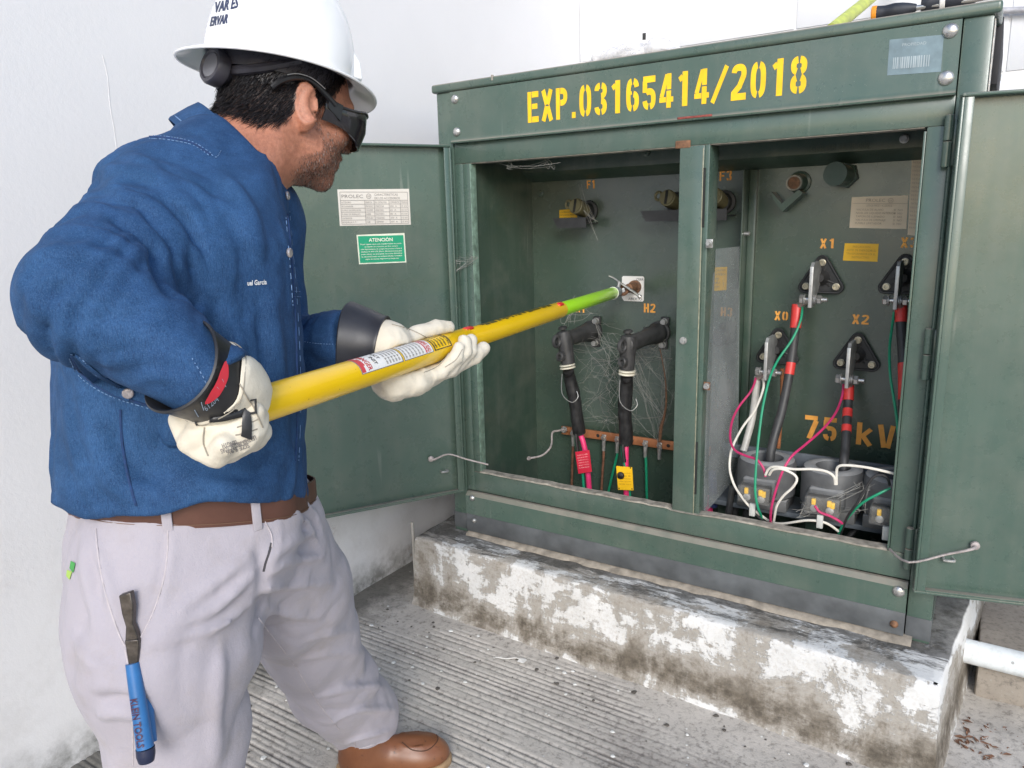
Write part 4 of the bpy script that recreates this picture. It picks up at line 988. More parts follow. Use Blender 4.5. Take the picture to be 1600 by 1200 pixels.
# ---- ring current transformers
CTG = 'grey ring current transformers in a row'
CTX = []
def ct(px, py, label):
    c = U(px, py, 1, .15); zt = c.z; c = Vector((c.x, .15, 0)); Ro, Ri, hh = .075, .036, .105
    root = empty('current_transformer', (c.x, .15, zt - hh), label, 'transformer', CTG)
    prof = [(Ri, zt - hh), (Ri, zt - .012), (Ri + .006, zt - .002), (Ri + .012, zt), (Ro - .014, zt - .001), (Ro - .005, zt - .005), (Ro - .001, zt - .014), (Ro, zt - .03), (Ro, zt - hh + .01), (Ro - .01, zt - hh)]
    V = []; F = []; n = 40
    for (r_, z_) in prof:
        for k in range(n): a = 2 * math.pi * k / n; V.append((c.x + r_ * math.cos(a), c.y + r_ * math.sin(a), z_))
    L = len(prof)
    for i in range(L):
        for k in range(n):
            j = (i + 1) % L; F.append((i * n + k, j * n + k, j * n + (k + 1) % n, i * n + (k + 1) % n))
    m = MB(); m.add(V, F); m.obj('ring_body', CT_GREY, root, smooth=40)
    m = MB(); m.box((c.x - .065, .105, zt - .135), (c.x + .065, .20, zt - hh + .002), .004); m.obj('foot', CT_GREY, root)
    # front label hump and terminal box under clear cover
    m = MB(); m.box((c.x - .044, .066, zt - .092), (c.x + .044, .110, zt - .040), .01, seg=3); m.obj('terminal_hump', CT_GREY, root)
    z1 = zt - .052; HB = .042; x0 = c.x - .040; x1 = c.x + .036; yf = .030
    m = MB(); m.box((x0, yf + .012, z1 - .041), (x1, .066, z1), .003); bb = m.obj('terminal_base', simple('terminal_grey', (.075, .072, .066), .5, var=.3, scale=60) if 'terminal_grey' not in bpy.data.materials else bpy.data.materials['terminal_grey'], root)
    for dx, dz, col in ((-.022, -.012, STICK_Y), (.014, -.012, STICK_Y), (.022, -.015, STICK_Y), (-.020, -.029, ZINC), (.016, -.030, ZINC)):
        m = MB()
        if col is STICK_Y: m.box((c.x + dx - .005, yf + .003, z1 + dz - .008), (c.x + dx + .005, yf + .0118, z1 + dz + .008), .002)
        else: m.lathe((c.x + dx, yf + .012, z1 + dz), (0, -1, 0), [(0, .0095), (.006, .0095), (.0075, .005)], 12)
        m.obj('terminal_screw' if col is ZINC else 'wire_ferrule', col, bb)
    m = MB(); m.box((x0 - .003, yf, z1 - .043), (x1 + .003, .0665, z1 + .002), .004); m.obj('clear_cover', COVER, root)
    m = MB(); m.box((c.x - .012, yf + .002, z1 - .078), (c.x + .003, yf + .012, z1 - .0435), .002); m.obj('sealing_tab', simple('tab_translucent', (.46, .47, .45), .4) if 'tab_translucent' not in bpy.data.materials else bpy.data.materials['tab_translucent'], root)
    CTX.append((c.x, zt)); return root
def cover_mat():
    m = NT('clear_cover_plastic', .2); tr = m.n('ShaderNodeBsdfTransparent'); m.color((.5, .5, .48)); mx = m.n('ShaderNodeMixShader')
    f = m.ramp(m.noise(40, 5), [(.3, .05), (.75, .24)]); m.link(f, mx.inputs[0]); m.link(tr.outputs[0], mx.inputs[1]); m.link(m.p.outputs[0], mx.inputs[2]); m.link(mx.outputs[0], m.t.nodes['Material Output'].inputs[0]); return m.m
COVER = cover_mat()
ct(1199, 713, 'grey ring transformer at the left of the row, X1 cable through it')
ct(1302, 727, 'grey ring transformer in the middle of the row, X2 cable through it')
ct(1402, 741, 'grey ring transformer half hidden behind the right jamb')
m = MB(); m.box((.80, .236, CTX[0][1] - .045), (1.32, .244, CTX[0][1] - .006), .002); m.box((.80, .12, CTX[0][1] - .15), (1.32, .25, CTX[0][1] - .136), .002); m.obj('mounting_rail', simple('rail_grey_blue', (.10, .115, .13), .5, var=.3), CB)
m = MB()
for x_ in (.82, 1.06, 1.30): m.box((x_ - .015, .19, .285), (x_ + .015, .23, CTX[0][1] - .151), .002)
m.obj('rail_leg', GREEN_IN, CB)

# ---- thin control wires
g = 'thin control wires around the ring transformers'
def wire(pts, mat, label, r=.0032):
    P = [U(px, py, 1, y) for px, py, y in pts]
    m = MB(); m.tube(P, r, 8, sub=7); return m.obj('control_wire', mat, None, label=label, cat='wire', group=g)
wire([(1254, 474, .27), (1251, 500, .24), (1238, 530, .21), (1216, 562, .17), (1203, 590, .13), (1193, 630, .09), (1187, 670, .06), (1182, 720, .03), (1180, 765, .015), (1184, 792, .02), (1190, 808, .05), (1193, 830, .08)], W_GREEN, 'green wire swinging down from X1 in front of the left ring')
wire([(1182, 588, .27), (1174, 610, .24), (1155, 635, .20), (1144, 658, .15), (1141, 685, .10), (1148, 703, .07), (1165, 712, .055), (1182, 718, .045), (1193, 732, .04), (1196, 745, .035)], W_MAG, 'magenta wire looping from X0 down to the left terminal block')
wire([(1190, 588, .27), (1193, 605, .24), (1180, 640, .19), (1160, 668, .15), (1144, 700, .10), (1140, 730, .07), (1146, 755, .05), (1158, 775, .04), (1172, 792, .04), (1190, 806, .05), (1206, 816, .07), (1225, 818, .06), (1262, 813, .04), (1290, 817, .04), (1310, 830, .06)], W_WHITE, 'long white wire from X0 sweeping left then along the sill')
wire([(1318, 600, .27), (1315, 622, .25), (1304, 648, .20), (1284, 672, .14), (1258, 695, .08), (1238, 712, .04), (1225, 732, .02), (1214, 760, .015), (1206, 790, .02), (1204, 810, .04), (1205, 830, .07)], W_MAG, 'magenta wire curving from X2 down between the left and middle rings')
wire([(1196, 742, .03), (1201, 733, .025), (1212, 729, .02), (1240, 733, .015), (1270, 733, .015), (1292, 737, .015), (1303, 745, .02), (1305, 757, .025)], W_WHITE, 'white jumper wire from the left terminal block to the middle one')
wire([(1202, 742, .03), (1208, 734, .02), (1222, 733, .015), (1240, 741, .012), (1245, 750, .012), (1238, 762, .012), (1224, 775, .015), (1214, 790, .02), (1210, 808, .04), (1206, 830, .07)], W_WHITE, 'white wire looping out of the left terminal block down to the sill')
wire([(1307, 757, .025), (1307, 742, .02), (1309, 730, .015), (1320, 727, .012), (1345, 729, .012), (1372, 734, .012), (1405, 742, .02)], W_WHITE, 'white jumper wire from the middle terminal block to the right one')
wire([(1397, 488, .27), (1394, 510, .25), (1390, 545, .20), (1391, 585, .15), (1397, 625, .11), (1402, 660, .09), (1404, 700, .06), (1403, 745, .03)], W_GREEN, 'green wire hanging from X3 beside the right jamb')
wire([(1391, 763, .03), (1372, 772, .02), (1350, 784, .02), (1332, 800, .03), (1316, 822, .05), (1308, 840, .08)], W_GREEN, 'green wire from the right terminal block down to the sill')
wire([(1390, 758, .03), (1386, 746, .02), (1374, 742, .015), (1362, 748, .012), (1350, 768, .012), (1338, 788, .015), (1324, 808, .03), (1313, 835, .07)], W_BLACK, 'black wire looping from the right terminal block down to the sill')
wire([(1273, 790, .03), (1281, 800, .03), (1296, 806, .03), (1308, 812, .03), (1316, 818, .04)], W_MAG, 'short magenta wire below the middle terminal block')
wire([(1172, 792, .04), (1178, 800, .04), (1190, 812, .05), (1204, 822, .07), (1215, 835, .09)], W_BLACK, 'short black wire curling under the left terminal block')
for pts, r, l in (([(1145, 760, .12), (1140, 790, .12), (1133, 830, .14)], .009, 'black cable dropping behind the plastic sheet'), ([(1170, 780, .16), (1165, 810, .16), (1163, 850, .18)], .010, 'black cable dropping left of the left ring'), ([(1365, 790, .2), (1350, 812, .2), (1325, 840, .18)], .008, 'black cable on the cabinet floor under the right ring')):
    m = MB(); m.tube([U(*p[:2], 1, p[2]) for p in pts], r, 10, sub=6); m.obj('floor_cable', LVK, None, label=l, cat='cable')
for pts, r, mt, l in (([(1104, 775, .20), (1108, 800, .2), (1106, 840, .2)], .011, PINK, 'pink cable seen low behind the clear plastic sheet'), ([(1112, 735, .16), (1114, 760, .16), (1115, 790, .18)], .012, simple('blue_cloth', (.02, .035, .12), .8), 'blue wrapped cable seen behind the clear plastic sheet'), ([(1222, 576, .31), (1222, 620, .31), (1218, 680, .31), (1216, 700, .31)], .0055, COPPER, 'flat copper lead behind the X1 cable')):
    m = MB(); m.tube([U(*p[:2], 1, p[2]) for p in pts], r, 10, sub=6); m.obj('rear_cable', mt, None, label=l, cat='cable')

# ------------------------------------------------------------------ cobwebs
def cobweb():
    m = MB(); r3 = random.Random(5)
    def strand(a, b, sag, r=.0005, jit=.011):
        P = []
        n = 7
        for i in range(n + 1):
            t = i / n; p = Vector(a).lerp(Vector(b), t); p.z -= sag * 4 * t * (1 - t)
            if 0 < i < n: p += Vector((r3.uniform(-jit, jit), r3.uniform(-jit, jit), r3.uniform(-jit, jit)))
            P.append(p)
        m.tube(P, r, 3, sub=1, caps=False); return P
    A = [U(px, py, 1, y) for px, py, y in ((930, 505, .34), (905, 520, .30), (880, 540, .26), (890, 600, .25), (900, 650, .27), (925, 560, .34), (935, 620, .35))]
    B = [U(px, py, 1, y) for px, py, y in ((1000, 520, .30), (975, 545, .25), (968, 600, .24), (985, 640, .27), (1040, 530, .34), (1030, 690, .32), (960, 660, .28), (1045, 610, .35), (1050, 560, .33), (1036, 650, .33))]
    keep = []
    for i in range(44):
        keep += strand(r3.choice(A + B[:4]), r3.choice(B), r3.uniform(.0, .03), r3.uniform(.00025, .00055))
    for i in range(150):
        p = Vector(r3.choice(keep)); q = p + Vector((r3.gauss(0, .03), r3.gauss(0, .012), r3.gauss(-.008, .03)))
        strand(p, q, .003, .0003, .003)
    K = [U(px, py, 1, y) for px, py, y in ((1038, 560, .33), (1040, 600, .33), (1036, 640, .32), (1028, 690, .32), (985, 540, .27))]
    for i in range(40): strand(r3.choice(K), Vector(r3.choice(K)) + Vector((r3.gauss(0, .02), 0, r3.gauss(0, .03))), .004, .0004, .006)
    return m
WEB = NT('spider_silk', .8); WEB.color((.34, .335, .31)); WEB = WEB.m
cobweb().obj('cobweb', WEB, None, smooth=0, kind='stuff', label='dusty cobweb strung between the two elbow connectors', cat='cobweb')
def web2(pts, n, spread, seed, label, y):
    m = MB(); r3 = random.Random(seed); P0 = [U(px, py, 1, y) for px, py in pts]
    for i in range(n):
        a = Vector(r3.choice(P0)) + Vector((r3.gauss(0, spread), r3.gauss(0, spread * .5), r3.gauss(0, spread * .6)))
        b = Vector(r3.choice(P0)) + Vector((r3.gauss(0, spread), r3.gauss(0, spread * .5), r3.gauss(0, spread * .6)))
        mid = (a + b) / 2 + Vector((r3.gauss(0, .006), r3.gauss(0, .004), -r3.uniform(0, .01)))
        m.tube([a, mid, b], .0004, 3, sub=3, caps=False)
    m.obj('cobweb', WEB, None, smooth=0, kind='stuff', label=label, cat='cobweb')
web2([(790, 258), (805, 262), (860, 256)], 16, .012, 2, 'wisp of cobweb under the frame at the top left of the opening', .03)
web2([(707, 405), (722, 408), (742, 402), (708, 425)], 30, .010, 3, 'wisp of cobweb across the left door hinge', -.012)
web2([(905, 290), (915, 330), (930, 345), (934, 375)], 7, .006, 4, 'cobweb threads hanging off the F1 fuse holder', .27)
web2([(880, 490), (888, 505), (930, 490), (900, 470)], 16, .012, 6, 'cobweb threads above the H1 connector', .30)
web2([(1238, 800), (1262, 790), (1340, 795), (1350, 760)], 30, .012, 8, 'cobweb around the ring transformers near the sill', .05)

# ------------------------------------------------------------------ things on and around the cabinet
# yellow-green stick leaning on the lid
a = U(1303, 44, 1, .24); b = U(1352, 4, 1, .62); d = (b - a).normalized(); a2 = a - d * .03
LIME = simple('weathered_lime_fibreglass', (.44, .50, .085), .5, var=.3, scale=25)
m = MB(); m.tube([a2, a2 + d * 1.6], .0155, 18, sub=1); o = m.obj('spare_stick', LIME, None, label='weathered yellow green fibreglass pole leaning behind the cabinet lid', cat='pole')
GRIP = simple('dark_tool_grip', (.022, .026, .036), .55, var=.3)
def tool(p0, p1, r, label, ring, ringcol, y):
    A = U(*p0, 1, y); Bq = U(*p1, 1, y); L = (Bq - A); root = empty('hand_tool', A, label, 'tool')
    m = MB(); P = [A + L * t for t in (0, .12, .3, .5, .7, .85, 1)]; m.tube(P, [r * .8, r * 1.05, r * .95, r * 1.1, r, r * .8, r * .5], 14, sub=4); m.obj('grip', GRIP, root)
    m = MB(); m.lathe(A + L * ring, L, [(0, r * 1.02), (.002, r * 1.13), (.009, r * 1.13), (.011, r * 1.0)], 16); m.obj('grip_band', ringcol, root)
    m = MB(); m.cyl(Bq - L.normalized() * .01, Bq + L.normalized() * .12, .005, 12); m.obj('shank', STEEL, root); return root
tool((1362, 22), (1432, 12), .014, 'black screwdriver with an orange butt lying on the cabinet lid', .0, simple('orange_butt', (.75, .28, .02), .4), .07)
tool((1440, 6), (1530, -6), .018, 'thick black handled tool with a white band on the lid near its right end', .33, WHITE_P, .08)
# crumpled plastic bag on the lid
BAG = NT('thin_clear_plastic', .25); tr = BAG.n('ShaderNodeBsdfTransparent'); BAG.color((.86, .86, .88)); mx = BAG.n('ShaderNodeMixShader')
f = BAG.ramp(BAG.noise(22, 5), [(.3, .2), (.75, .6)]); BAG.link(f, mx.inputs[0]); BAG.link(tr.outputs[0], mx.inputs[1]); BAG.link(BAG.p.outputs[0], mx.inputs[2]); BAG.link(mx.outputs[0], BAG.t.nodes['Material Output'].inputs[0])
a = U(893, 104, 1, .05); b = U(1060, 78, 1, .05)
nu, nv = 60, 28; u = np.linspace(0, 1, nu)[None]; v = np.linspace(0, math.pi * 2, nv)[:, None]
env = np.sin(u * math.pi) ** .45
n1 = vnoise(u * 13 + v * 0, v * 1.3 + u * 5, 61) - .5; n2 = vnoise(u * 34 + v * 2, v * 3.1, 62) - .5
rad = env * (1 + n1 * .7 + n2 * .3)
Xb = a.x + (b.x - a.x) * u + 0 * v; Yb = .10 + .055 * rad * np.cos(v); Zb = 1.6135 + (.017 + .017 * u) * (rad * np.sin(v) + env) * (.8 + .3 * n1)
Zb = np.maximum(Zb, 1.6125)
grid_mesh('plastic_bag', Xb, Yb, Zb, BAG.m, label='crumpled clear plastic bag lying on the left half of the lid', cat='bag')
bag = bpy.data.objects['plastic_bag']; p = U(1007, 57, 1, .045); m = MB(); m.box((p.x - .005, .0435, p.z - .008), (p.x + .004, .045, p.z + .008), .0006); m.obj('bag_print', INKB, bag)
# conduit on the back wall at the upper right
p = U(1562, 17, 1, 1.455); q = U(1640, 14, 1, 1.455)
m = MB(); m.tube([p + (p - q) * .1, p + (q - p) * 8], .011, 12, sub=1); m.obj('wall_conduit', simple('grey_conduit', (.40, .40, .43), .45, metal=.2, var=.3), None, label='thin grey conduit along the block wall right of the cabinet lid', cat='pipe')
# white pipe out of the pad
p = Vector((1.36, .20, .138)); q = Vector((3.2, .19, .138))
PVC = NT('dirty_white_pvc', .45); c = PVC.mix(PVC.ramp(PVC.noise(30, 5, .6), [(.5, 0), (.72, .6)]), (.72, .76, .78), (.42, .44, .43)); c = PVC.mix(PVC.ramp(PVC.vor(28), [(.12, .8), (.16, 0)]), c, (.22, .22, .21)); PVC.color(c)
m = MB(); m.tube([p, q], .030, 24, sub=1); m.obj('drain_pipe', PVC.m, None, label='dirty white plastic pipe running out of the concrete pad', cat='pipe')
# stub of rod beside the pad, litter
p = U(644, 842, 1, .0); m = MB(); m.tube([U(646, 850, 0, -.15), U(645, 832, 0, -.15), U(644, 816, 0, -.15)], .005, 8, sub=3)
o_ = U(646, 850, 0, -.15); m.tube([Vector((o_.x, o_.y, 0.001)), o_], .005, 8, sub=1); m.obj('rod_stub', simple('chalky_rod', (.42, .40, .37), .8), None, label='short pale rod standing behind the left corner of the pad', cat='rod')
def fleck(n, seed):
    m = MB(); r4 = random.Random(seed)
    for i in range(n):
        x = r4.uniform(-.25, 1.3); y = r4.uniform(-1.1, -.16); s = r4.choice([.003, .004, .006, .008]) ; z = .0035
        if r4.random() < .5: y = -.18 - abs(r4.gauss(0, .12))
        k = r4.randint(5, 7); V = []
        for j in range(k): a = 2 * math.pi * j / k; rr = s * r4.uniform(.6, 1.2); V.append((x + rr * math.cos(a), y + rr * math.sin(a), z))
        V += [(v[0] * .6 + x * .4, v[1] * .6 + y * .4, z + s * .35) for v in V]
        m.add(V, [tuple(range(k, 2 * k))] + [(j, (j + 1) % k, k + (j + 1) % k, k + j) for j in range(k)])
    return m
fleck(90, 4).obj('paint_flakes', simple('flake_white', (.62, .62, .60), .8), None, smooth=0, kind='stuff', label='loose white paint flakes scattered on the pavement', cat='debris')
fleck(70, 9).obj('pebbles', simple('pebble_dark', (.09, .08, .07), .8), None, smooth=0, kind='stuff', label='small dark pebbles scattered on the pavement', cat='debris')
r4 = random.Random(12); m = MB()
for i in range(70):
    x = 1.44 + abs(r4.gauss(0, .10)); y = .12 - abs(r4.gauss(0, .10)); s = r4.uniform(.003, .012); a = r4.uniform(0, 6.28)
    c0 = Vector((x, y, .004)); e = Vector((math.cos(a), math.sin(a), .15)) * s * 1.4; f_ = Vector((-math.sin(a), math.cos(a), 0)) * s * .5
    m.add([c0 - e, c0 + f_ + Vector((0, 0, .003)), c0 + e, c0 - f_ + Vector((0, 0, .002))], [(0, 1, 2, 3)])
m.obj('dry_leaf_litter', simple('dry_leaf', (.17, .085, .05), .8, var=.5, scale=60), None, smooth=0, kind='stuff', label='brown dry leaf litter in the corner right of the pad', cat='debris')
p = U(815, 1033, 2, .006); m = MB()
m.add([p + Vector(v) for v in ((-.010, -.008, 0), (.012, -.010, .002), (.014, .008, .004), (.002, .014, .001), (-.010, .006, .003))], [(0, 1, 2, 3, 4)])
m.tube([p, p + Vector((-.02, .005, .001)), p + Vector((-.045, -.012, 0)), p + Vector((-.075, -.02, 0))], .0012, 5, sub=4); m.obj('paper_scrap', WHITE_P, None, smooth=0, label='torn white scrap with a curling thread on the pavement', cat='scrap')
# ------------------------------------------------------------------ implicit surfaces for the person
F32 = np.float32
def A3(v): return np.array(v, dtype=np.float64)
class Field:
    def __init__(s, lo, hi, h):
        s.lo = A3(lo); s.h = h; s.n = np.ceil((A3(hi) - s.lo) / h).astype(int) + 1
        ax = [s.lo[i] + h * np.arange(s.n[i]) for i in range(3)]
        X, Y, Z = np.meshgrid(*ax, indexing='ij')
        s.P = np.stack([X.ravel(), Y.ravel(), Z.ravel()], -1).astype(F32)
        s.D = np.full(len(s.P), 9.0, F32)
    def union(s, d, k=.02): s.D = smin(s.D, d.astype(F32), k); return s
    def band(s, w): return np.nonzero(np.abs(s.D) < w)[0]
    def mesh(s, smooth=1):
        V, Fq = surface_nets(s.D.reshape(s.n), s.lo, s.h)
        if smooth: V = laplace(V, Fq, smooth)
        return V, Fq
def smin(a, b, k):
    h = np.clip(.5 + .5 * (b - a) / k, 0, 1); return b * (1 - h) + a * h - k * h * (1 - h)
def smax(a, b, k): return -smin(-a, -b, k)
def rcone(P, a, b, ra, rb):
    a = A3(a).astype(F32); ba = A3(b).astype(F32) - a; pa = P - a
    t = np.clip((pa @ ba) / F32(ba @ ba), 0, 1); q = pa - t[:, None] * ba
    return np.sqrt((q * q).sum(1)) - (ra + (rb - ra) * t)
def frame(yaw, pitch=0, roll=0):
    """columns: right, forward, up.  yaw clockwise from +y, pitch down positive, roll right side down positive"""
    M = Matrix.Rotation(-yaw, 3, 'Z') @ Matrix.Rotation(-pitch, 3, 'X') @ Matrix.Rotation(roll, 3, 'Y')
    return np.array(M)
def ellip(P, c, rad, M=None):
    q = P - A3(c).astype(F32)
    if M is not None: q = q @ M.astype(F32)
    r = np.array(rad, F32); k0 = np.sqrt(((q / r) ** 2).sum(1)); k1 = np.sqrt(((q / (r * r)) ** 2).sum(1)) + 1e-6
    return k0 * (k0 - 1) / k1
def rbox(P, c, half, r, M=None):
    q = P - A3(c).astype(F32)
    if M is not None: q = q @ M.astype(F32)
    q = np.abs(q) - (np.array(half, F32) - r)
    return np.sqrt((np.maximum(q, 0) ** 2).sum(1)) + np.minimum(q.max(1), 0) - r
def loft(P, lv, p=2.3):
    """lv rows: z, cx, cy, a(lateral), b(fore-aft), yaw"""
    lv = np.array(sorted(lv)); z = P[:, 2]
    f = lambda k: np.interp(z, lv[:, 0], lv[:, k]).astype(F32)
    x = P[:, 0] - f(1); y = P[:, 1] - f(2); a = f(3); b = f(4); w_ = f(5)
    u = np.abs(x * np.cos(w_) - y * np.sin(w_)); v = np.abs(x * np.sin(w_) + y * np.cos(w_))
    d = (((u / a) ** p + (v / b) ** p) ** (1 / p) - 1) * np.minimum(a, b)
    return np.maximum(d, np.maximum(z - lv[-1, 0], lv[0, 0] - z))
def vn3(Q, seed=0):
    I = np.floor(Q).astype(np.int64); f = Q - I; f = f * f * (3 - 2 * f)
    def h(dx, dy, dz):
        n = ((I[:, 0] + dx) * 374761393 + (I[:, 1] + dy) * 668265263 + (I[:, 2] + dz) * 2147483647 + seed * 1442695041) & 0xffffffff
        n = ((n ^ (n >> 13)) * 1274126177) & 0xffffffff
        return ((n ^ (n >> 16)) & 0xffff) / 65535.0
    r = 0
    for dx in (0, 1):
        for dy in (0, 1):
            for dz in (0, 1):
                r = r + h(dx, dy, dz) * (f[:, 0] if dx else 1 - f[:, 0]) * (f[:, 1] if dy else 1 - f[:, 1]) * (f[:, 2] if dz else 1 - f[:, 2])
    return r
def ridged(Q, seed): return (1 - np.abs(vn3(Q, seed) * 2 - 1)) ** 2
def billow(Q, seed): return np.abs(vn3(Q, seed) * 2 - 1) ** .8
def surface_nets(D, lo, h):
    s = D < 0; nx, ny, nz = D.shape
    c = [(0, 0, 0), (1, 0, 0), (0, 1, 0), (1, 1, 0), (0, 0, 1), (1, 0, 1), (0, 1, 1), (1, 1, 1)]
    sl = lambda A, o: A[o[0]:nx - 1 + o[0], o[1]:ny - 1 + o[1], o[2]:nz - 1 + o[2]]
    cnt = sum(sl(s, o).astype(np.int8) for o in c)
    act = (cnt > 0) & (cnt < 8); I = np.argwhere(act); n = len(I)
    vals = np.stack([D[I[:, 0] + o[0], I[:, 1] + o[1], I[:, 2] + o[2]] for o in c], 1)
    acc = np.zeros((n, 3)); num = np.zeros(n)
    for a in range(8):
        for b in range(a + 1, 8):
            if sum(abs(c[a][k] - c[b][k]) for k in range(3)) != 1: continue
            m = (vals[:, a] < 0) != (vals[:, b] < 0)
            t = vals[m, a] / (vals[m, a] - vals[m, b])
            acc[m] += A3(c[a]) + t[:, None] * (A3(c[b]) - A3(c[a])); num[m] += 1
    V = lo + (I + acc / num[:, None]) * h
    idx = np.full(act.shape, -1, np.int64); idx[tuple(I.T)] = np.arange(n)
    F = []
    for ax in range(3):
        o1, o2 = [(1, 2), (2, 0), (0, 1)][ax]
        S0 = s; d = [0, 0, 0]; d[ax] = 1
        A = s[:nx - d[0], :ny - d[1], :nz - d[2]]; B = s[d[0]:, d[1]:, d[2]:]
        E = np.argwhere(A != B)
        ok = (E[:, o1] > 0) & (E[:, o2] > 0) & (E[:, o1] < D.shape[o1] - 1) & (E[:, o2] < D.shape[o2] - 1); E = E[ok]
        e1 = np.zeros(3, int); e1[o1] = 1; e2 = np.zeros(3, int); e2[o2] = 1
        q = [idx[tuple((E + k).T)] for k in (-e1 - e2, -e2, np.zeros(3, int), -e1)]
        q = np.stack(q, 1); flip = ~A[tuple(E.T)]
        q[flip] = q[flip][:, ::-1]; F.append(q)
    F = np.concatenate(F); F = F[(F >= 0).all(1)]
    return V, F
def laplace(V, F, it, lam=.5):
    e = np.concatenate([F[:, [0, 1]], F[:, [1, 2]], F[:, [2, 3]], F[:, [3, 0]]]); e = np.concatenate([e, e[:, ::-1]])
    deg = np.bincount(e[:, 0], minlength=len(V)).astype(float)
    for _ in range(it):
        acc = np.stack([np.bincount(e[:, 0], weights=V[e[:, 1], k], minlength=len(V)) for k in range(3)], 1)
        V = V + lam * (acc / np.maximum(deg, 1)[:, None] - V)
    return V
def mesh_obj(name, V, F, mats, parent=None, smooth=True, attr=None, mi=None, **kw):
    me = bpy.data.meshes.new(name); me.vertices.add(len(V)); me.vertices.foreach_set('co', np.asarray(V, F32).ravel())
    k = F.shape[1]; me.loops.add(F.size); me.loops.foreach_set('vertex_index', F.astype(np.int32).ravel())
    me.polygons.add(len(F)); me.polygons.foreach_set('loop_start', np.arange(0, F.size, k, dtype=np.int32))
    if mi is not None: me.polygons.foreach_set('material_index', np.asarray(mi, np.int32))
    me.polygons.foreach_set('use_smooth', np.full(len(F), smooth))
    mats = mats if isinstance(mats, (list, tuple)) else [mats]
    for m_ in mats: me.materials.append(m_)
    me.update(calc_edges=True); me.validate()
    if attr:
        for an, av in attr.items():
            at = me.attributes.new(an, 'FLOAT', 'POINT'); at.data.foreach_set('value', np.asarray(av, F32))
    o = bpy.data.objects.new(name, me); COL.objects.link(o); attach(o, parent)
    return tag(o, **kw) if kw else o
class Skin:
    """ray lookups on a built surface, for laying seams and folds on it"""
    def __init__(s, V, F): s.t = BVHTree.FromPolygons([tuple(v) for v in V], [tuple(f) for f in F])
    def ray(s, px, py):
        d = Vector(MROT.T @ np.array([(px - 800) / FPX, (py - 600) / FPX, 1.0])).normalized()
        return s.t.ray_cast(Vector(CAM), d)[:2]
    def line(s, pts, sub=6, off=0):
        out = []
        for x, y, _ in spline([Vector((p[0], p[1], 0)) for p in pts], sub):
            h, n = s.ray(x, y)
            if h is not None: out.append(h + n * off)
        return out
def seg_dist(P, pl):
    """distance of points P to polyline pl"""
    best = np.full(len(P), 9., F32)
    for a, b in zip(pl[:-1], pl[1:]):
        a = A3(a).astype(F32); ba = A3(b).astype(F32) - a; L = float(ba @ ba)
        if L < 1e-10: continue
        pa = P - a; t = np.clip(pa @ ba / L, 0, 1); q = pa - t[:, None] * ba
        best = np.minimum(best, np.sqrt((q * q).sum(1)))
    return best
def fold(fd, pl, w_, amp):
    amp = amp * 2.0; w_ = w_ * .8
    """raise (amp > 0) or crease (amp < 0) the surface along a polyline"""
    pl = [A3(p) for p in pl]
    if len(pl) < 2: return
    lo = np.min(pl, 0) - w_ * 3; hi = np.max(pl, 0) + w_ * 3
    m = np.nonzero(((fd.P > lo) & (fd.P < hi)).all(1) & (np.abs(fd.D) < .04))[0]
    if not len(m): return
    d = seg_dist(fd.P[m], pl)
    # fade towards both ends
    L = np.cumsum([0] + [np.linalg.norm(b - a) for a, b in zip(pl[:-1], pl[1:])])
    e = np.minimum(np.linalg.norm(fd.P[m] - pl[0], axis=1), np.linalg.norm(fd.P[m] - pl[-1], axis=1))
    fd.D[m] -= (amp * np.exp(-(d / w_) ** 2) * np.clip(.25 + e / (.3 * L[-1] + 1e-6), 0, 1)).astype(F32)

# ------------------------------------------------------------------ the lineman: joints (m)
J = {k: A3(UD(*v)) for k, v in dict(
    pelvis=(285, 800, 1.08), neck=(352, 262, 1.09), RS=(258, 316, 1.0), RE=(141, 466, .785), RW=(306, 583, .790),
    LS=(400, 345, 1.25), LE=(425, 560, 1.27), LW=(560, 532, 1.2), LH=(660, 535, 1.185),
    Lhip=(395, 850, 1.17), Lknee=(480, 995, 1.45), Lank=(578, 1160, 1.74), Rhip=(232, 880, 1.0), Rknee=(275, 1150, 1.02)).items()}
J['Rank'] = J['Rknee'] + A3((-.01, -.06, -.40))
YT, YP, YH = R(37), R(45), R(6)                  # heading of chest, hips, head
fT = A3((math.sin(YT), math.cos(YT), 0)); rT = A3((math.cos(YT), -math.sin(YT), 0))
# pole axis
PA = A3(UD(380, 641, .855)); PB = A3(SWC) + A3((-.022, -.085, -.008)); PD_ = (PB - PA); PLEN = np.linalg.norm(PD_); PD_ /= PLEN

# ---- trousers and shirt base shapes
def lvl(y, x0, x1, d, a, yaw):
    c = UD((x0 + x1) / 2 + 9, y, d); he = (x1 - x0) / 2 * d / FPX * .92
    return (c.z, c.x, c.y, a, he, yaw)
TORSO = [lvl(960, 130, 466, 1.08, .170, YT), lvl(835, 118, 466, 1.08, .170, YT), lvl(806, 104, 474, 1.08, .182, YT), lvl(785, 94, 478, 1.08, .190, YT), lvl(750, 90, 475, 1.08, .195, YT), lvl(690, 88, 471, 1.075, .194, YT), lvl(600, 90, 470, 1.07, .192, YT), lvl(520, 92, 468, 1.065, .194, YT), lvl(440, 108, 462, 1.06, .196, YT),
         lvl(380, 142, 455, 1.06, .195, YT), lvl(330, 185, 445, 1.065, .175, YT), lvl(290, 228, 432, 1.07, .145, YT), lvl(255, 272, 420, 1.08, .105, YT), lvl(225, 300, 405, 1.09, .078, YT)]
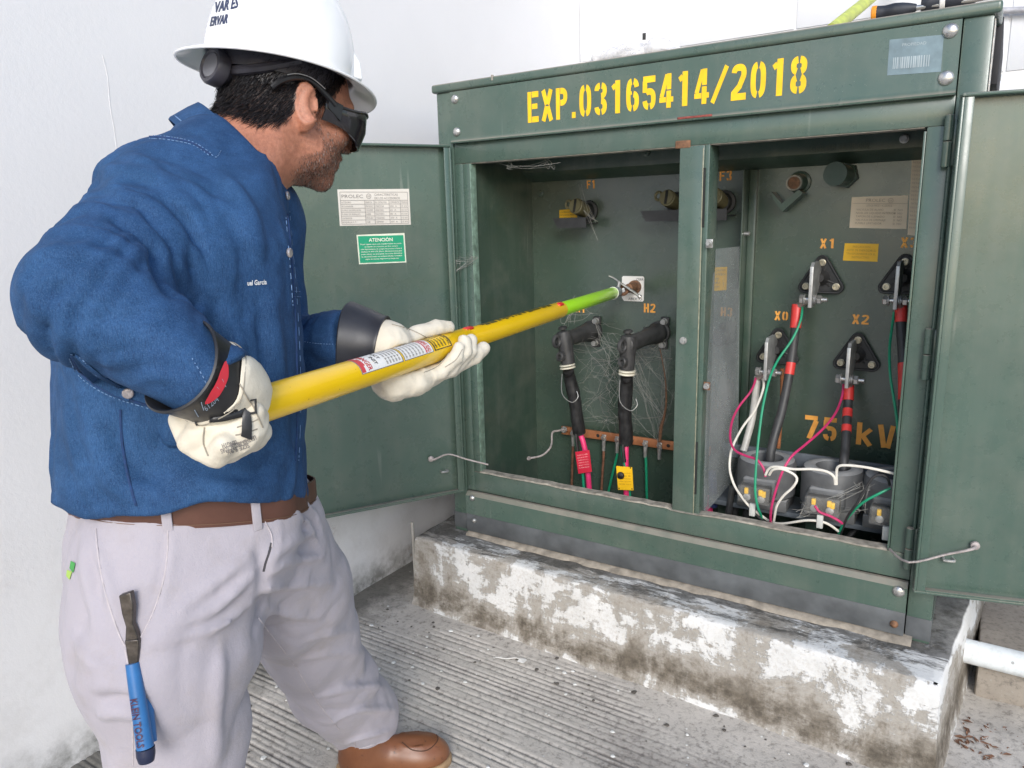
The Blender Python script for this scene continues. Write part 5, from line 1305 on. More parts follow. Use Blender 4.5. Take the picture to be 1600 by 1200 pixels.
def shirt_base(h):
    lo = (.14, -1.62, .74); hi = (.86, -.76, 1.48)
    fd = Field(lo, hi, h); P = fd.P
    fd.D = loft(P, TORSO).astype(F32)
    fd.union(rcone(P, J['neck'] - fT * .02, J['RS'] + A3((0, 0, .0)), .060, .070), .05)
    fd.union(rcone(P, J['neck'], J['LS'], .07, .075), .05)
    fd.union(rcone(P, J['RS'], J['RE'], .078, .066), .045)
    fd.union(rcone(P, J['RE'], J['RW'] + (J['RW'] - J['RE']) * .18, .066, .0425), .02)
    fd.union(rcone(P, J['LS'], J['LE'], .08, .062), .03)
    fd.union(rcone(P, J['LE'], J['LW'] + (J['LW'] - J['LE']) * .1, .060, .052), .02)
    return fd
coarse = shirt_base(.011); SV, SF = coarse.mesh(1); SK = Skin(SV, SF)
# hand-read folds of the denim: ((px, py)...), width, height
FOLDS = [
    # shoulder and upper sleeve
    ([(150, 268), (190, 262), (240, 280), (290, 320)], .011, .006), ([(118, 300), (170, 292), (230, 315), (275, 360)], .012, .006), ([(90, 330), (140, 325), (200, 345), (255, 395)], .011, .007),
    ([(60, 372), (110, 360), (170, 372), (232, 415)], .010, .007), ([(48, 405), (100, 392), (160, 402), (222, 436)], .009, .006), ([(75, 440), (130, 425), (190, 432), (236, 450)], .008, .006),
    ([(130, 268), (170, 310), (190, 350)], .012, -.004), ([(200, 240), (236, 262), (268, 300)], .012, .005),
    # bend of the elbow
    ([(240, 400), (246, 428), (262, 452), (285, 470)], .009, -.014), ([(110, 470), (160, 458), (215, 462), (268, 480)], .009, .007), ([(120, 496), (175, 480), (235, 485), (290, 503)], .008, .007), ([(110, 520), (160, 512), (225, 508), (300, 527)], .008, .006),
    ([(135, 545), (190, 532), (250, 530), (310, 548)], .008, .006), ([(165, 566), (215, 556), (262, 556), (305, 568)], .007, .005), ([(205, 598), (240, 588), (280, 590)], .007, .004),
    ([(60, 480), (95, 500), (125, 530)], .010, .005), ([(35, 440), (60, 470), (100, 488)], .010, .005),
    # armpit fan over the chest
    ([(262, 290), (300, 330), (330, 390), (338, 450)], .013, .007), ([(285, 280), (322, 322), (352, 380), (362, 450)], .013, .006), ([(250, 330), (285, 370), (308, 430), (312, 500)], .012, .007), ([(240, 380), (270, 410), (285, 460), (285, 500)], .010, .007),
    ([(300, 300), (340, 320), (385, 360), (410, 420)], .012, .004), ([(262, 320), (290, 350), (312, 392)], .008, -.007), ([(345, 270), (372, 300), (395, 345), (405, 390)], .012, .005),
    # side and belly
    ([(130, 575), (140, 640), (165, 720), (205, 775)], .016, .006), ([(105, 600), (112, 680), (130, 750)], .014, .005), ([(330, 720), (360, 700), (400, 690), (445, 700)], .014, .006), ([(250, 735), (300, 755), (360, 765), (420, 760)], .014, .007),
    ([(150, 740), (200, 765), (260, 775), (330, 782)], .013, .006), ([(380, 560), (395, 630), (392, 700)], .013, .005), ([(425, 480), (432, 560), (440, 640), (436, 720)], .012, .006), ([(405, 480), (410, 540), (418, 600)], .010, -.005),
    ([(445, 690), (455, 730), (452, 770)], .010, .006), ([(190, 690), (220, 730), (270, 750)], .013, -.005), ([(300, 690), (340, 735), (400, 745)], .012, -.004), ([(360, 470), (372, 530), (376, 590)], .012, .005), ([(95, 560), (110, 580), (150, 600)], .010, .004),
    ([(330, 400), (350, 450), (352, 520)], .010, .004), ([(440, 360), (448, 420), (452, 480)], .009, .004),
]
fd = shirt_base(.0048); P = fd.P
def arm_noise(a, b, amp, seed, lam, t0=-.05, peak=1.0, skew=0):
    """bunched rolls of cloth across a sleeve, strongest towards t = peak"""
    m = fd.band(.022); Q = P[m].astype(float); ax = b - a; L = np.linalg.norm(ax); ax = ax / L
    q = Q - a; t = q @ ax; r = q - t[:, None] * ax; rd = np.linalg.norm(r, axis=1) + 1e-6
    on = np.clip(1 - np.abs(rd - .07) / .045, 0, 1) * np.clip((t - t0) / .06, 0, 1) * np.clip((L - .015 - t) / .05, 0, 1)
    ph = r / rd[:, None]
    u = t / lam + skew * (ph @ A3((.3, -.6, .74))) + 2.6 * (vn3(Q * 9, seed) - .5) + .8 * (vn3(Q * 28, seed + 1) - .5)
    roll = np.abs(np.sin(math.pi * u)) ** .75
    k = np.clip(vn3(Q * A3((10, 10, 10)), seed + 2) * 2.1 - .45, 0, 1.25) * (.45 + .55 * np.exp(-((t / L - peak) / .45) ** 2))
    fd.D[m] -= (amp * on * k * (roll - .55)).astype(F32)
arm_noise(J['RS'], J['RE'], .016, 71, .034, skew=.5, peak=.9); arm_noise(J['RE'], J['RW'], .015, 75, .027, skew=.7, peak=.35); arm_noise(J['LE'], J['LW'], .014, 73, .026)
m = fd.band(.02); Q = P[m].astype(float)
tq = Q @ np.stack([rT * 7 + A3((0, 0, 2.5)), fT * 8 + A3((0, 0, -3)), A3((0, 0, 4.2))], 1)
tq += (vn3(Q * 6, 80)[:, None] - .5) * 1.6
off = np.minimum(1, np.minimum(np.linalg.norm(Q - J['RE'], axis=1), np.linalg.norm(Q - J['RW'], axis=1)) / .16)
fd.D[m] -= (off * (.022 * (billow(tq, 81) - .42) * np.clip(vn3(Q * 5, 83) * 2 - .2, 0, 1.3) + .006 * (billow(tq * 2.3 + 7, 84) - .42)) + .0022 * (vn3(Q * 45, 82) - .5)).astype(F32)
for pts, w_, am in FOLDS: fold(fd, SK.line(pts, 5), w_, am)
# left sleeve end, shirt cut open: neck hole, sleeve ends, hem
fP = A3((math.sin(YP), math.cos(YP), 0))
def waist_z(xy): return J['pelvis'][2] + .012 - ((xy - J['pelvis'][:2]) @ fP[:2]) * .12 + ((xy - J['pelvis'][:2]) @ A3((math.cos(YP), -math.sin(YP)))) * .20 + .002
hem = fd.P[:, 2] - waist_z(fd.P[:, :2].astype(float)).astype(F32)
fd.D = np.maximum(fd.D, -(hem - .020 + .012 * np.sin(P[:, 0] * 11 + P[:, 1] * 17 + .6) - .003 * np.sin(P[:, 0] * 50 + P[:, 1] * 42)).astype(F32))
ra = (J['RW'] - J['RE']); ra /= np.linalg.norm(ra)
fd.D = np.maximum(fd.D, np.where(np.linalg.norm(P - J['RW'].astype(F32), axis=1) < .13, ((P - (J['RW'] + ra * .030).astype(F32)) @ ra.astype(F32)), -9).astype(F32))
la = J['LW'] - J['LE']; la /= np.linalg.norm(la); lend = A3(UD(552, 531, 1.205))
fd.D = np.maximum(fd.D, np.where(np.linalg.norm(P - lend.astype(F32), axis=1) < .13, ((P - lend.astype(F32)) @ la.astype(F32)), -9).astype(F32))
cb = A3(UD(303, 168, 1.115)); cf = A3(UD(438, 302, 1.105)); cc = (cb + cf) / 2; ca = (cf - cb) / 2; lat = rT * .074
cn = np.cross(rT, ca); cn /= np.linalg.norm(cn)
fd.D = np.maximum(fd.D, np.where(np.linalg.norm(P - cc.astype(F32), axis=1) < .095, ((P - (cc + cn * .014).astype(F32)) @ cn.astype(F32)), -9).astype(F32))
V0, SHF = fd.mesh(0); SHV = laplace(V0, SHF, 1, .35); del fd
SK2 = Skin(SHV, SHF)

def denim():
    m = NT('blue_denim', .82, spec=.25)
    m.p.inputs['Sheen Weight'].default_value = .0; m.p.inputs['Sheen Roughness'].default_value = .5
    big = m.noise(5, 6, .65); mid = m.noise(22, 6, .72); fine = m.noise(760, 3, .75); slub = m.noise(900, 2, .6, m.vec((1, 1, .12)))
    c = m.mix(m.ramp(big, [(.3, 0), (.7, 1)]), (.011, .042, .118), (.020, .070, .168))
    c = m.mix(m.ramp(mid, [(.42, 0), (.72, .62)]), c, (.040, .115, .275))
    c = m.mix(m.ramp(fine, [(.50, 0), (.70, .42)]), c, (.10, .19, .34))
    c = m.mix(m.ramp(slub, [(.35, .45), (.52, 0)]), c, (.006, .020, .07))
    m.color(c)
    b = m.bump(fine, .35, .0012); m.bump(m.noise(160, 3, .6), .25, .002, b)
    return m.m
DENIM = denim()
THREAD = simple('pale_blue_thread', (.15, .26, .46), .7, var=.3, scale=200)
# ------------------------------------------------------------------ trousers
def trousers(h):
    lo = (.05, -1.72, .02); hi = (.82, -.50, .99)
    fd = Field(lo, hi, h); P = fd.P
    PL = [lvl(650, 116, 470, 1.08, .165, YP), lvl(740, 116, 472, 1.08, .165, YP), lvl(900, 124, 455, 1.075, .165, YP), lvl(860, 120, 468, 1.075, .175, YP), lvl(825, 114, 478, 1.075, .172, YP), lvl(795, 110, 480, 1.08, .168, YP), lvl(770, 112, 475, 1.08, .165, YP)]
    fd.D = loft(P, PL, 2.4).astype(F32)
    bt = A3(UD(215, 930, 1.03)); fd.union(ellip(P, bt, (.08, .078, .11), frame(YP)), .04)
    # near leg
    k1 = A3(UD(262, 1010, 1.005)); k2 = A3(UD(276, 1140, 1.02))
    fd.union(rcone(P, A3(UD(262, 880, 1.0)), k1, .104, .104), .03); fd.union(rcone(P, k1, k2, .112, .085), .05)
    fd.union(rcone(P, k2, J['Rank'] + A3((0, 0, .02)), .085, .082), .03)
    # far leg, stepping out
    l0 = J['Lhip']; l1 = J['Lknee']; l2 = J['Lank'] + A3((-.004, -.012, .075))
    mid = l0 * .5 + l1 * .5 + A3((.012, .005, .02))
    fd.union(rcone(P, l0, mid, .118, .100), .05); fd.union(rcone(P, mid, l1, .100, .088), .04)
    fd.union(rcone(P, l1, l1 * .45 + l2 * .55 + A3((-.01, -.012, 0)), .088, .088), .03); fd.union(rcone(P, l1 * .45 + l2 * .55 + A3((-.01, -.012, 0)), l2, .088, .083), .03)
    return fd, l1, l2
fc, _, _ = trousers(.011); TV, TF = fc.mesh(1); SKT = Skin(TV, TF)
fd, l1, l2 = trousers(.0054); P = fd.P
m = fd.band(.02); Q = P[m].astype(float)
tq = Q * A3((11, 9, 6)); tq += (vn3(Q * 6, 90)[:, None] - .5) * 1.5
fd.D[m] -= (.016 * (billow(tq, 91) - .42) * np.clip(vn3(Q * 5, 93) * 2 - .2, .15, 1.3) + .0045 * (billow(tq * 2.4 + 5, 94) - .42) + .0016 * (vn3(Q * 40, 92) - .5)).astype(F32)
PF = [([(465, 775), (490, 800), (505, 830)], .008, .004), ([(452, 800), (480, 815), (500, 850)], .007, .004), ([(420, 880), (450, 850), (490, 835)], .009, .006), ([(415, 900), (450, 880), (505, 870)], .009, .005), ([(412, 925), (455, 915), (520, 912)], .010, .005),
      ([(408, 945), (440, 960), (500, 965)], .009, .005), ([(240, 1000), (290, 970), (340, 950), (395, 900)], .010, .006), ([(225, 1010), (280, 995), (330, 985), (380, 965)], .009, .004), ([(240, 995), (300, 940), (350, 900), (400, 860)], .010, .004),
      ([(150, 1072), (175, 1066), (215, 1075)], .008, .010), ([(160, 1115), (185, 1112), (220, 1118)], .009, .011), ([(165, 1092), (190, 1090), (220, 1095)], .007, -.008), ([(115, 1000), (140, 1030), (180, 1050)], .010, .006), ([(480, 1000), (520, 990), (560, 985)], .010, .005),
      ([(470, 1035), (520, 1020), (575, 1020)], .011, .005), ([(500, 1090), (550, 1075), (598, 1072)], .010, .005), ([(520, 1130), (565, 1110), (618, 1110)], .010, .006), ([(535, 1165), (580, 1150), (632, 1140)], .008, .005), ([(350, 1010), (340, 1090), (335, 1190)], .012, .005),
      ([(405, 860), (414, 900), (408, 945), (400, 985)], .008, -.022), ([(150, 850), (165, 900), (180, 960)], .010, .004), ([(130, 830), (135, 900), (150, 985)], .012, .004)]
PF += [([(150, 826), (154, 870), (166, 930), (184, 985), (196, 1010)], .005, .0022), ([(268, 824), (268, 860), (262, 905), (246, 955), (224, 1000)], .006, .0026), ([(256, 824), (256, 860), (250, 905), (234, 955), (214, 996)], .005, -.0030), ([(430, 812), (436, 835), (434, 860), (424, 890)], .006, .003), ([(200, 1020), (206, 1080), (210, 1195)], .005, .0018), ([(408, 968), (434, 1004), (466, 1046), (500, 1098), (534, 1142)], .005, .002)]
for pts, w_, am in PF: fold(fd, SKT.line(pts, 5), w_ * .9, am * 1.25)
fd.D = np.maximum(fd.D, (P[:, 2] - (waist_z(P[:, :2].astype(float)) + .034).astype(F32)))
# hem of the far leg cut square to the shank, and hollowed out
sh = (l2 - l1); sh /= np.linalg.norm(sh); near_f = np.linalg.norm(P - J['Lank'].astype(F32), axis=1) < .22
cut = ((P - (l2 + sh * .062).astype(F32)) @ sh.astype(F32))
fd.D = np.maximum(fd.D, np.where(near_f, cut, -9).astype(F32))
near_r = np.linalg.norm(P - J['Rank'].astype(F32), axis=1) < .2
fd.D = np.maximum(fd.D, np.where(near_r, F32(.075) - P[:, 2], -9).astype(F32))
V0, TRF = fd.mesh(0); TRV = laplace(V0, TRF, 1, .4); del fd
SKT2 = Skin(TRV, TRF)
def khaki():
    m = NT('pale_work_cotton', .85, spec=.25); m.p.inputs['Sheen Weight'].default_value = .15
    big = m.noise(5, 5, .6); fine = m.noise(700, 2, .6); weave = m.noise(420, 2, .5, m.vec((1, 1, .15)))
    c = m.mix(m.ramp(big, [(.3, 0), (.75, 1)]), (.41, .382, .425), (.35, .325, .365))
    dirt = m.math('MULTIPLY', m.ramp(m.noise(9, 6, .7), [(.52, 0), (.72, .75)]), m.ramp(m.noise(50, 3), [(.3, .4), (.7, 1)]))
    c = m.mix(dirt, c, (.32, .28, .26)); c = m.mix(m.ramp(fine, [(.35, .25), (.55, 0)]), c, (.40, .37, .40))
    m.color(c); b = m.bump(fine, .3, .001); b = m.bump(weave, .2, .001, b); m.bump(m.noise(45, 6, .65), .4, .004, b); return m.m
KHAKI = khaki()

# ------------------------------------------------------------------ head and body under the clothes
def skin_mat():
    m = NT('tanned_skin', .48, spec=.4); m.p.inputs['Subsurface Weight'].default_value = .12
    m.p.inputs['Subsurface Radius'].default_value = (.012, .004, .002); m.p.inputs['Subsurface Scale'].default_value = .6
    n1 = m.noise(22, 5, .6); n2 = m.noise(160, 4, .7)
    c = m.mix(m.ramp(n1, [(.3, 0), (.72, 1)]), (.42, .175, .105), (.52, .235, .155))
    c = m.mix(m.ramp(n2, [(.38, .5), (.6, 0)]), c, (.27, .11, .07))
    at = m.n('ShaderNodeAttribute', attribute_name='stubble'); 
    sb = m.math('MULTIPLY', at.outputs['Fac'], m.ramp(m.noise(420, 2), [(.35, 1), (.62, .35)]))
    c = m.mix(m.math('MULTIPLY', sb, .55), c, (.060, .045, .040))
    at2 = m.n('ShaderNodeAttribute', attribute_name='scalp'); c = m.mix(m.math('MULTIPLY', at2.outputs['Fac'], .92), c, (.012, .011, .012))
    m.color(c); b = m.bump(n2, .45, .0014); m.bump(m.noise(420, 3), .35, .0008, b); m.rough(m.ramp(n2, [(.3, .38), (.7, .56)])); return m.m
SKIN = skin_mat()
HM = frame(R(13), R(15), R(3))                       # head: right, forward, up
HC = A3(UD(447, 178, 1.185))                        # centre of the head, level with the ears
def H(r_, f_, u_): return HC + HM @ A3((r_, f_, u_))
def head_field(h):
    fd = Field((.18, -1.20, 1.12), (.72, -.70, 1.58), h); P = fd.P
    E = lambda c, r_, M=HM: ellip(P, H(*c), r_, M)
    fd.D = E((0, -.012, .055), (.076, .097, .092)).astype(F32)
    fd.union(E((0, .040, .010), (.064, .062, .075)), .03)             # mid face
    fd.union(E((0, .043, -.052), (.050, .050, .050)), .03)            # jaw
    fd.union(E((0, .082, -.083), (.021, .016, .018)), .022)            # chin
    for s in (-1, 1):
        fd.union(E((s * .050, .012, -.048), (.020, .045, .036)), .028)   # jaw angle
        fd.union(E((s * .040, .064, -.012), (.025, .024, .022)), .02)   # cheek bone
        fd.union(E((s * .026, .082, .034), (.026, .014, .012)), .014)   # brow
        fd.D = smax(fd.D, -E((s * .031, .096, .014), (.018, .014, .011)), .012)   # eye socket
        fd.union(E((s * .031, .080, .014), (.0135, .0135, .0125)), .004)  # eyeball and lid
        fd.union(E((s * .012, .102, -.022), (.010, .012, .008)), .008)
    fd.union(rcone(P, H(0, .094, .025), H(0, .116, -.015), .009, .0125), .010)     # nose
    fd.union(E((0, .093, -.043), (.026, .013, .0075)), .008); fd.union(E((0, .091, -.056), (.022, .012, .0075)), .008)  # lips
    m_ = E((0, .106, -.0495), (.024, .010, .0022)); fd.D = smax(fd.D, -m_, .004)
    # neck, leaning from the collar to the skull
    fd.union(rcone(P, H(0, -.035, -.01), J['neck'] + A3((0, 0, -.03)) - fT * .008, .060, .064), .035)
    fd.union(rcone(P, H(0, .005, -.055), J['neck'] + fT * .008 + A3((0, 0, -.04)), .043, .046), .03)
    fd.union(rcone(P, H(.055, -.03, .0), J['neck'] + fT * .030 - rT * .0 + A3((0, 0, -.03)), .018, .018), .03)
    # ears
    for s in (-1, 1):
        EM = HM @ np.array(Matrix.Rotation(R(-28) * s, 3, 'Z') @ Matrix.Rotation(R(14), 3, 'X'))
        c = (s * .0835, -.012, .004)
        ear = E(c, (.0085, .0190, .033), EM)
        ear = smin(ear, E((s * .0825, -.008, -.025), (.006, .010, .011), EM), .008)
        rimd = np.sqrt(((((P - H(*c).astype(F32)) @ EM.astype(F32)) / np.array([.02, .0155, .029], F32)) ** 2)[:, 1:].sum(1))
        ear = ear - .0042 * np.exp(-((rimd - 1.0) / .16) ** 2)
        ear = smax(ear, -E((s * .0945, -.004, .008), (.0095, .0090, .018), EM), .004)
        ear = smax(ear, -E((s * .090, .002, -.006), (.012, .0050, .0065), EM), .003)
        fd.union(ear, .007)
        fd.union(E((s * .080, .0045, -.006), (.005, .0035, .006), EM), .003)   # tragus
    m = fd.band(.012); Q = P[m].astype(float); fd.D[m] -= (.0012 * (vn3(Q * 60, 95) - .5)).astype(F32)
    return fd
fd = head_field(.0034); HV, HF = fd.mesh(1); del fd
# body under the clothes: one coarse continuous surface joined to the same mesh below the collar
fb = Field((.0, -1.75, -.02), (.95, -.45, 1.34), .016); P = fb.P
fb.D = loft(P, [(z, x, y, a * .82, b * .80, w_) for z, x, y, a, b, w_ in TORSO[3:]]).astype(F32)
for a, b, ra_, rb_ in (('RS', 'RE', .055, .045), ('RE', 'RW', .045, .034), ('LS', 'LE', .055, .042), ('LE', 'LW', .042, .034), ('Rhip', 'Rknee', .060, .05), ('Rknee', 'Rank', .058, .042), ('Lhip', 'Lknee', .060, .05), ('Lknee', 'Lank', .058, .042)): fb.union(rcone(P, J[a], J[b], ra_, rb_), .03)
fb.union(rcone(P, J['pelvis'], J['pelvis'] + A3((0, 0, .08)), .085, .10), .02)
fb.union(rcone(P, J['neck'] + A3((0, 0, -.09)), J['neck'] + A3((0, 0, -.035)), .075, .062), .03)
BV, BF = fb.mesh(1); del fb
q = (HV - HC) @ HM
jaw = np.clip((-.012 - q[:, 2] + .25 * (q[:, 1] - .03)) / .03, 0, 1) * np.clip((q[:, 1] + .012) / .03, 0, 1) * np.clip((q[:, 2] + .115) / .02, 0, 1)
side = np.exp(-((q[:, 1] - .022) / .012) ** 2) * np.clip((.03 - q[:, 2]) / .02, 0, 1) * np.clip((q[:, 2] + .05) / .03, 0, 1) * .7
stub = np.clip(np.maximum(jaw, side), 0, 1) * (np.abs(q[:, 0]) < .07)
# hairline: everything above a line from the nape, round the ear, up to the temple
hl = np.interp(q[:, 1], [-.12, -.075, -.045, -.030, -.012, .004, .016, .03, .05, .075], [-.045, -.050, -.040, -.020, .036, .038, .004, .022, .052, .085])
scalp = np.clip((q[:, 2] - hl) / .006, 0, 1); scalp[(np.abs(q[:, 0]) > .083) & (q[:, 1] > -.035) & (q[:, 1] < .02)] = 0
V = np.concatenate([HV, BV]); Fq = np.concatenate([HF, BF + len(HV)])
zer = np.zeros(len(BV))
MAN = mesh_obj('person', V, Fq, SKIN, None, attr={'stubble': np.concatenate([stub, zer]), 'scalp': np.concatenate([scalp, zer])},
               label='worker in denim shirt and white hard hat reaching into the cabinet with a yellow stick', cat='person')
shirt = mesh_obj('denim_shirt', SHV, SHF, DENIM, MAN)
pants = mesh_obj('trousers', TRV, TRF, KHAKI, MAN)
# hair: short strands over the scalp
def strands(n, V, F, wgt, lenf, dirf, wid, seed, name, mats, parent, mi=None):
    rs = np.random.default_rng(seed); fw_ = wgt[F].mean(1); a = V[F[:, 0]]; b = V[F[:, 1]]; c = V[F[:, 2]]; d = V[F[:, 3]]
    nrm = np.cross(c - a, d - b); ar = np.linalg.norm(nrm, axis=1); nrm = nrm / np.maximum(ar, 1e-12)[:, None]
    p = ar * fw_; p = p / p.sum(); k = rs.choice(len(F), n, p=p)
    u = rs.random((n, 1)); v = rs.random((n, 1)); o = (a[k] * (1 - u) + b[k] * u) * (1 - v) + (d[k] * (1 - u) + c[k] * u) * v
    nn = nrm[k]; g = dirf(o); g = g - (g * nn).sum(1, keepdims=True) * nn; g /= np.linalg.norm(g, axis=1, keepdims=True) + 1e-9
    L = lenf(o, rs)[:, None]; lift = rs.uniform(.15, .55, (n, 1)); dr = g + nn * lift + rs.normal(0, .16, (n, 3)); dr /= np.linalg.norm(dr, axis=1, keepdims=True)
    s = np.cross(dr, nn + rs.normal(0, .6, (n, 3))); s /= np.linalg.norm(s, axis=1, keepdims=True) + 1e-9
    m1 = o + dr * L * .55 + nn * L * .05; tip = o + dr * L - nn * L * .08
    W_ = np.stack([o - s * wid, o + s * wid, m1 + s * wid * .8, m1 - s * wid * .8, tip - s * wid * .25, tip + s * wid * .25], 1).reshape(-1, 3)
    i = np.arange(n)[:, None] * 6; Fs = np.concatenate([i + [0, 1, 2, 3], i + [3, 2, 5, 4]])
    mm = None
    if mi is not None: kk = (rs.random(n) < mi).astype(int); mm = np.concatenate([kk, kk])
    return mesh_obj(name, W_, Fs, mats, parent, smooth=False, mi=mm, kind='stuff')
HAIR = NT('black_hair', .55, spec=.2); HAIR.color((.012, .011, .013)); HAIR = HAIR.m
GREYH = NT('grey_hair', .5); GREYH.color((.30, .28, .26)); GREYH = GREYH.m
DARKB = NT('beard_hair', .55, spec=.2); DARKB.color((.045, .032, .028)); DARKB = DARKB.m
downH = lambda o: np.tile(HM @ A3((0, -.35, -1)), (len(o), 1)) + (o - HC) * 1.5
vis = scalp * (q[:, 2] < .075)
strands(9000, HV, HF, vis, lambda o, rs: rs.uniform(.009, .019, len(o)), lambda o: np.tile(HM @ A3((0, -.55, -.8)), (len(o), 1)), .00042, 3, 'hair', [HAIR, DARKB], MAN, mi=.05)
strands(4200, HV, HF, stub, lambda o, rs: rs.uniform(.0025, .0055, len(o)), lambda o: np.tile(HM @ A3((0, .25, -1)), (len(o), 1)), .00026, 4, 'beard_stubble', [DARKB, GREYH], MAN, mi=.30)
# ------------------------------------------------------------------ shirt details
def ribbon(name, pts, r, mat, parent, off=.0008, skin=None, sub=6, dash=None):
    P = (skin or SK2).line(pts, sub, off)
    if len(P) < 2: return None
    m = MB()
    if dash:
        L = 0; on = []; acc = []
        Q = spline(P, 3); k = 0
        for a_, b_ in zip(Q[:-1], Q[1:]):
            L += (b_ - a_).length
            if int(L / dash) % 2 == 0: acc += [a_, b_]
            elif acc: on.append(acc); acc = []
        if acc: on.append(acc)
        for seg in on:
            if len(seg) > 1: m.tube(seg, r, 4, sub=1, caps=False)
    else: m.tube(P, r, 6, sub=1)
    return m.obj(name, mat, parent, smooth=60)
def flap(name, outline, mat, parent, skin, off=.0022, n=9):
    """thin cloth piece lying on a surface, outline rows of px pairs left/right"""
    V = []; F = []; k = 0
    rows = []
    for (l, r_) in outline:
        row = []
        for t in np.linspace(0, 1, n):
            h, nn = skin.ray(l[0] + (r_[0] - l[0]) * t, l[1] + (r_[1] - l[1]) * t)
            row.append(None if h is None else h + nn * (off if 0 < t < 1 else off * .3))
        rows.append(row)
    for row in rows:
        for i, p in enumerate(row):
            if p is None: row[i] = next((x for x in row if x is not None), None)
        if row[0] is None: return None
        V += row
    for i in range(len(rows) - 1):
        for j in range(n - 1): F.append((i * n + j, i * n + j + 1, (i + 1) * n + j + 1, (i + 1) * n + j))
    m = MB(); m.add(V, F); return m.obj(name, mat, parent, smooth=60)
SEAM = simple('denim_seam', (.012, .040, .125), .85, var=.3, scale=150)
for pts in ([(232, 212), (262, 214), (300, 222), (330, 240)], [(233, 217), (262, 219), (300, 227), (329, 245)], [(345, 236), (338, 246), (330, 242)],
            [(187, 640), (190, 690), (198, 740), (212, 790)], [(452, 330), (458, 400), (464, 480), (468, 560), (469, 640), (466, 720)], [(446, 340), (452, 410), (457, 480)],
            [(458, 455), (470, 456)], [(458, 463), (472, 464)], [(300, 560), (318, 590), (322, 600)], [(110, 553), (128, 560), (150, 585), (178, 604)], [(108, 560), (122, 585), (145, 604), (180, 622), (232, 638)],
            [(476, 534), (500, 537), (535, 538)]):
    ribbon('seam', pts, .00055, THREAD, shirt, dash=.0026)
for pts in ([(234, 214), (262, 216), (300, 224), (328, 242)], [(188, 640), (191, 690), (199, 740), (213, 790)], [(449, 335), (455, 405), (460, 480), (463, 560), (464, 640), (461, 720)], [(112, 556), (124, 580), (147, 600), (181, 618), (232, 634)]):
    ribbon('seam_fold', pts, .0017, SEAM, shirt, off=.0002)
flap('sleeve_placket', [((108, 552), (118, 552)), ((122, 575), (140, 570)), ((146, 600), (162, 588)), ((178, 618), (190, 604)), ((200, 628), (206, 612))], DENIM, shirt, SK2, .003)
PEARL = simple('pearl_snap', (.50, .46, .46), .2, metal=.55, var=.3, scale=300)
for px, py in ((200, 614), (447, 306), (450, 395)):
    h, nn = SK2.ray(px, py)
    if h is None: continue
    m = MB(); m.lathe(h + nn * .001, nn, [(0, .0062), (.002, .0066), (.0035, .0055), (.004, .003), (.0035, .001)], 16); m.obj('snap_button', PEARL, shirt)
def px_text(name, s, skin, O, ex, ey, mat, parent, off=.001, bold=False):
    """flat lettering laid on a built surface; O lower left, ex along the line, ey up, all in survey pixels"""
    V, F = text_geo(s, bold); wd = V[:, 0].max(); out = []; ok = []
    for v in V:
        x = O[0] + ex[0] * v[0] / wd + ey[0] * v[1] / .73; y = O[1] + ex[1] * v[0] / wd + ey[1] * v[1] / .73
        h, nn = skin.ray(x, y); ok.append(h is not None)
        if h is not None and nn.dot(Vector(CAM) - h) < 0: nn = -nn
        out.append(h + nn * off if h is not None else Vector((0, 0, 0)))
    F = [f for f in F if all(ok[i] for i in f)]
    used = sorted({i for f in F for i in f}); mp = {i: k for k, i in enumerate(used)}
    if not used: return None
    m = MB(); m.add([out[i] for i in used], [tuple(mp[i] for i in f) for f in F]); return m.obj(name, mat, parent, smooth=0)
px_text('embroidered_name', 'uel Garcia', SK2, (386, 446), (30, -2), (0, -8), simple('white_thread', (.75, .76, .78), .7), shirt, .0009, True)
# collar
V = []; F = []; nphi = 60
prof = [(.90, -.030, 0), (.93, .000, 0), (.985, .010, 0), (1.02, .009, 0), (1.07, -.006, 0), (1.21, -.036, 1), (1.20, -.040, 1), (1.03, -.006, 0)]
phis = np.linspace(R(9), R(351), nphi)
for ph in phis:
    fr = max(0, math.cos(ph)) ** 3           # towards the front points
    for (k, hgt, e) in prof:
        kk = k + (.03 * fr - .085 * max(0, -math.cos(ph)) if e else 0); hh = hgt * (1 + (.75 * fr if e else 0))
        wob = 1 + .012 * math.sin(ph * 7) * e
        V.append(cc + ca * math.cos(ph) * kk * wob + lat * math.sin(ph) * kk * wob * 1.02 + cn * hh)
npf = len(prof)
for i in range(nphi - 1):
    for j in range(npf): F.append((i * npf + j, i * npf + (j + 1) % npf, (i + 1) * npf + (j + 1) % npf, (i + 1) * npf + j))
F += [tuple(range(npf)), tuple((nphi - 1) * npf + j for j in range(npf))[::-1]]
m = MB(); m.add(V, F); collar = m.obj('collar', DENIM, shirt, smooth=50)
CSK = Skin(V, [f for f in F if len(f) == 4])
for e0, e1 in ((4.25, 'hem'), (1.5, 'top')):
    pass
st = []
for ph in phis[2:-2]:
    fr = max(0, math.cos(ph)) ** 3; kk = 1.198 + .03 * fr - .085 * max(0, -math.cos(ph)); st.append(Vector(cc + ca * math.cos(ph) * kk + lat * math.sin(ph) * kk * 1.02 + cn * (-.0305 * (1 + .75 * fr))))
m = MB(); m.tube(st, .0008, 5, sub=1); m.obj('collar_stitch', THREAD, collar)

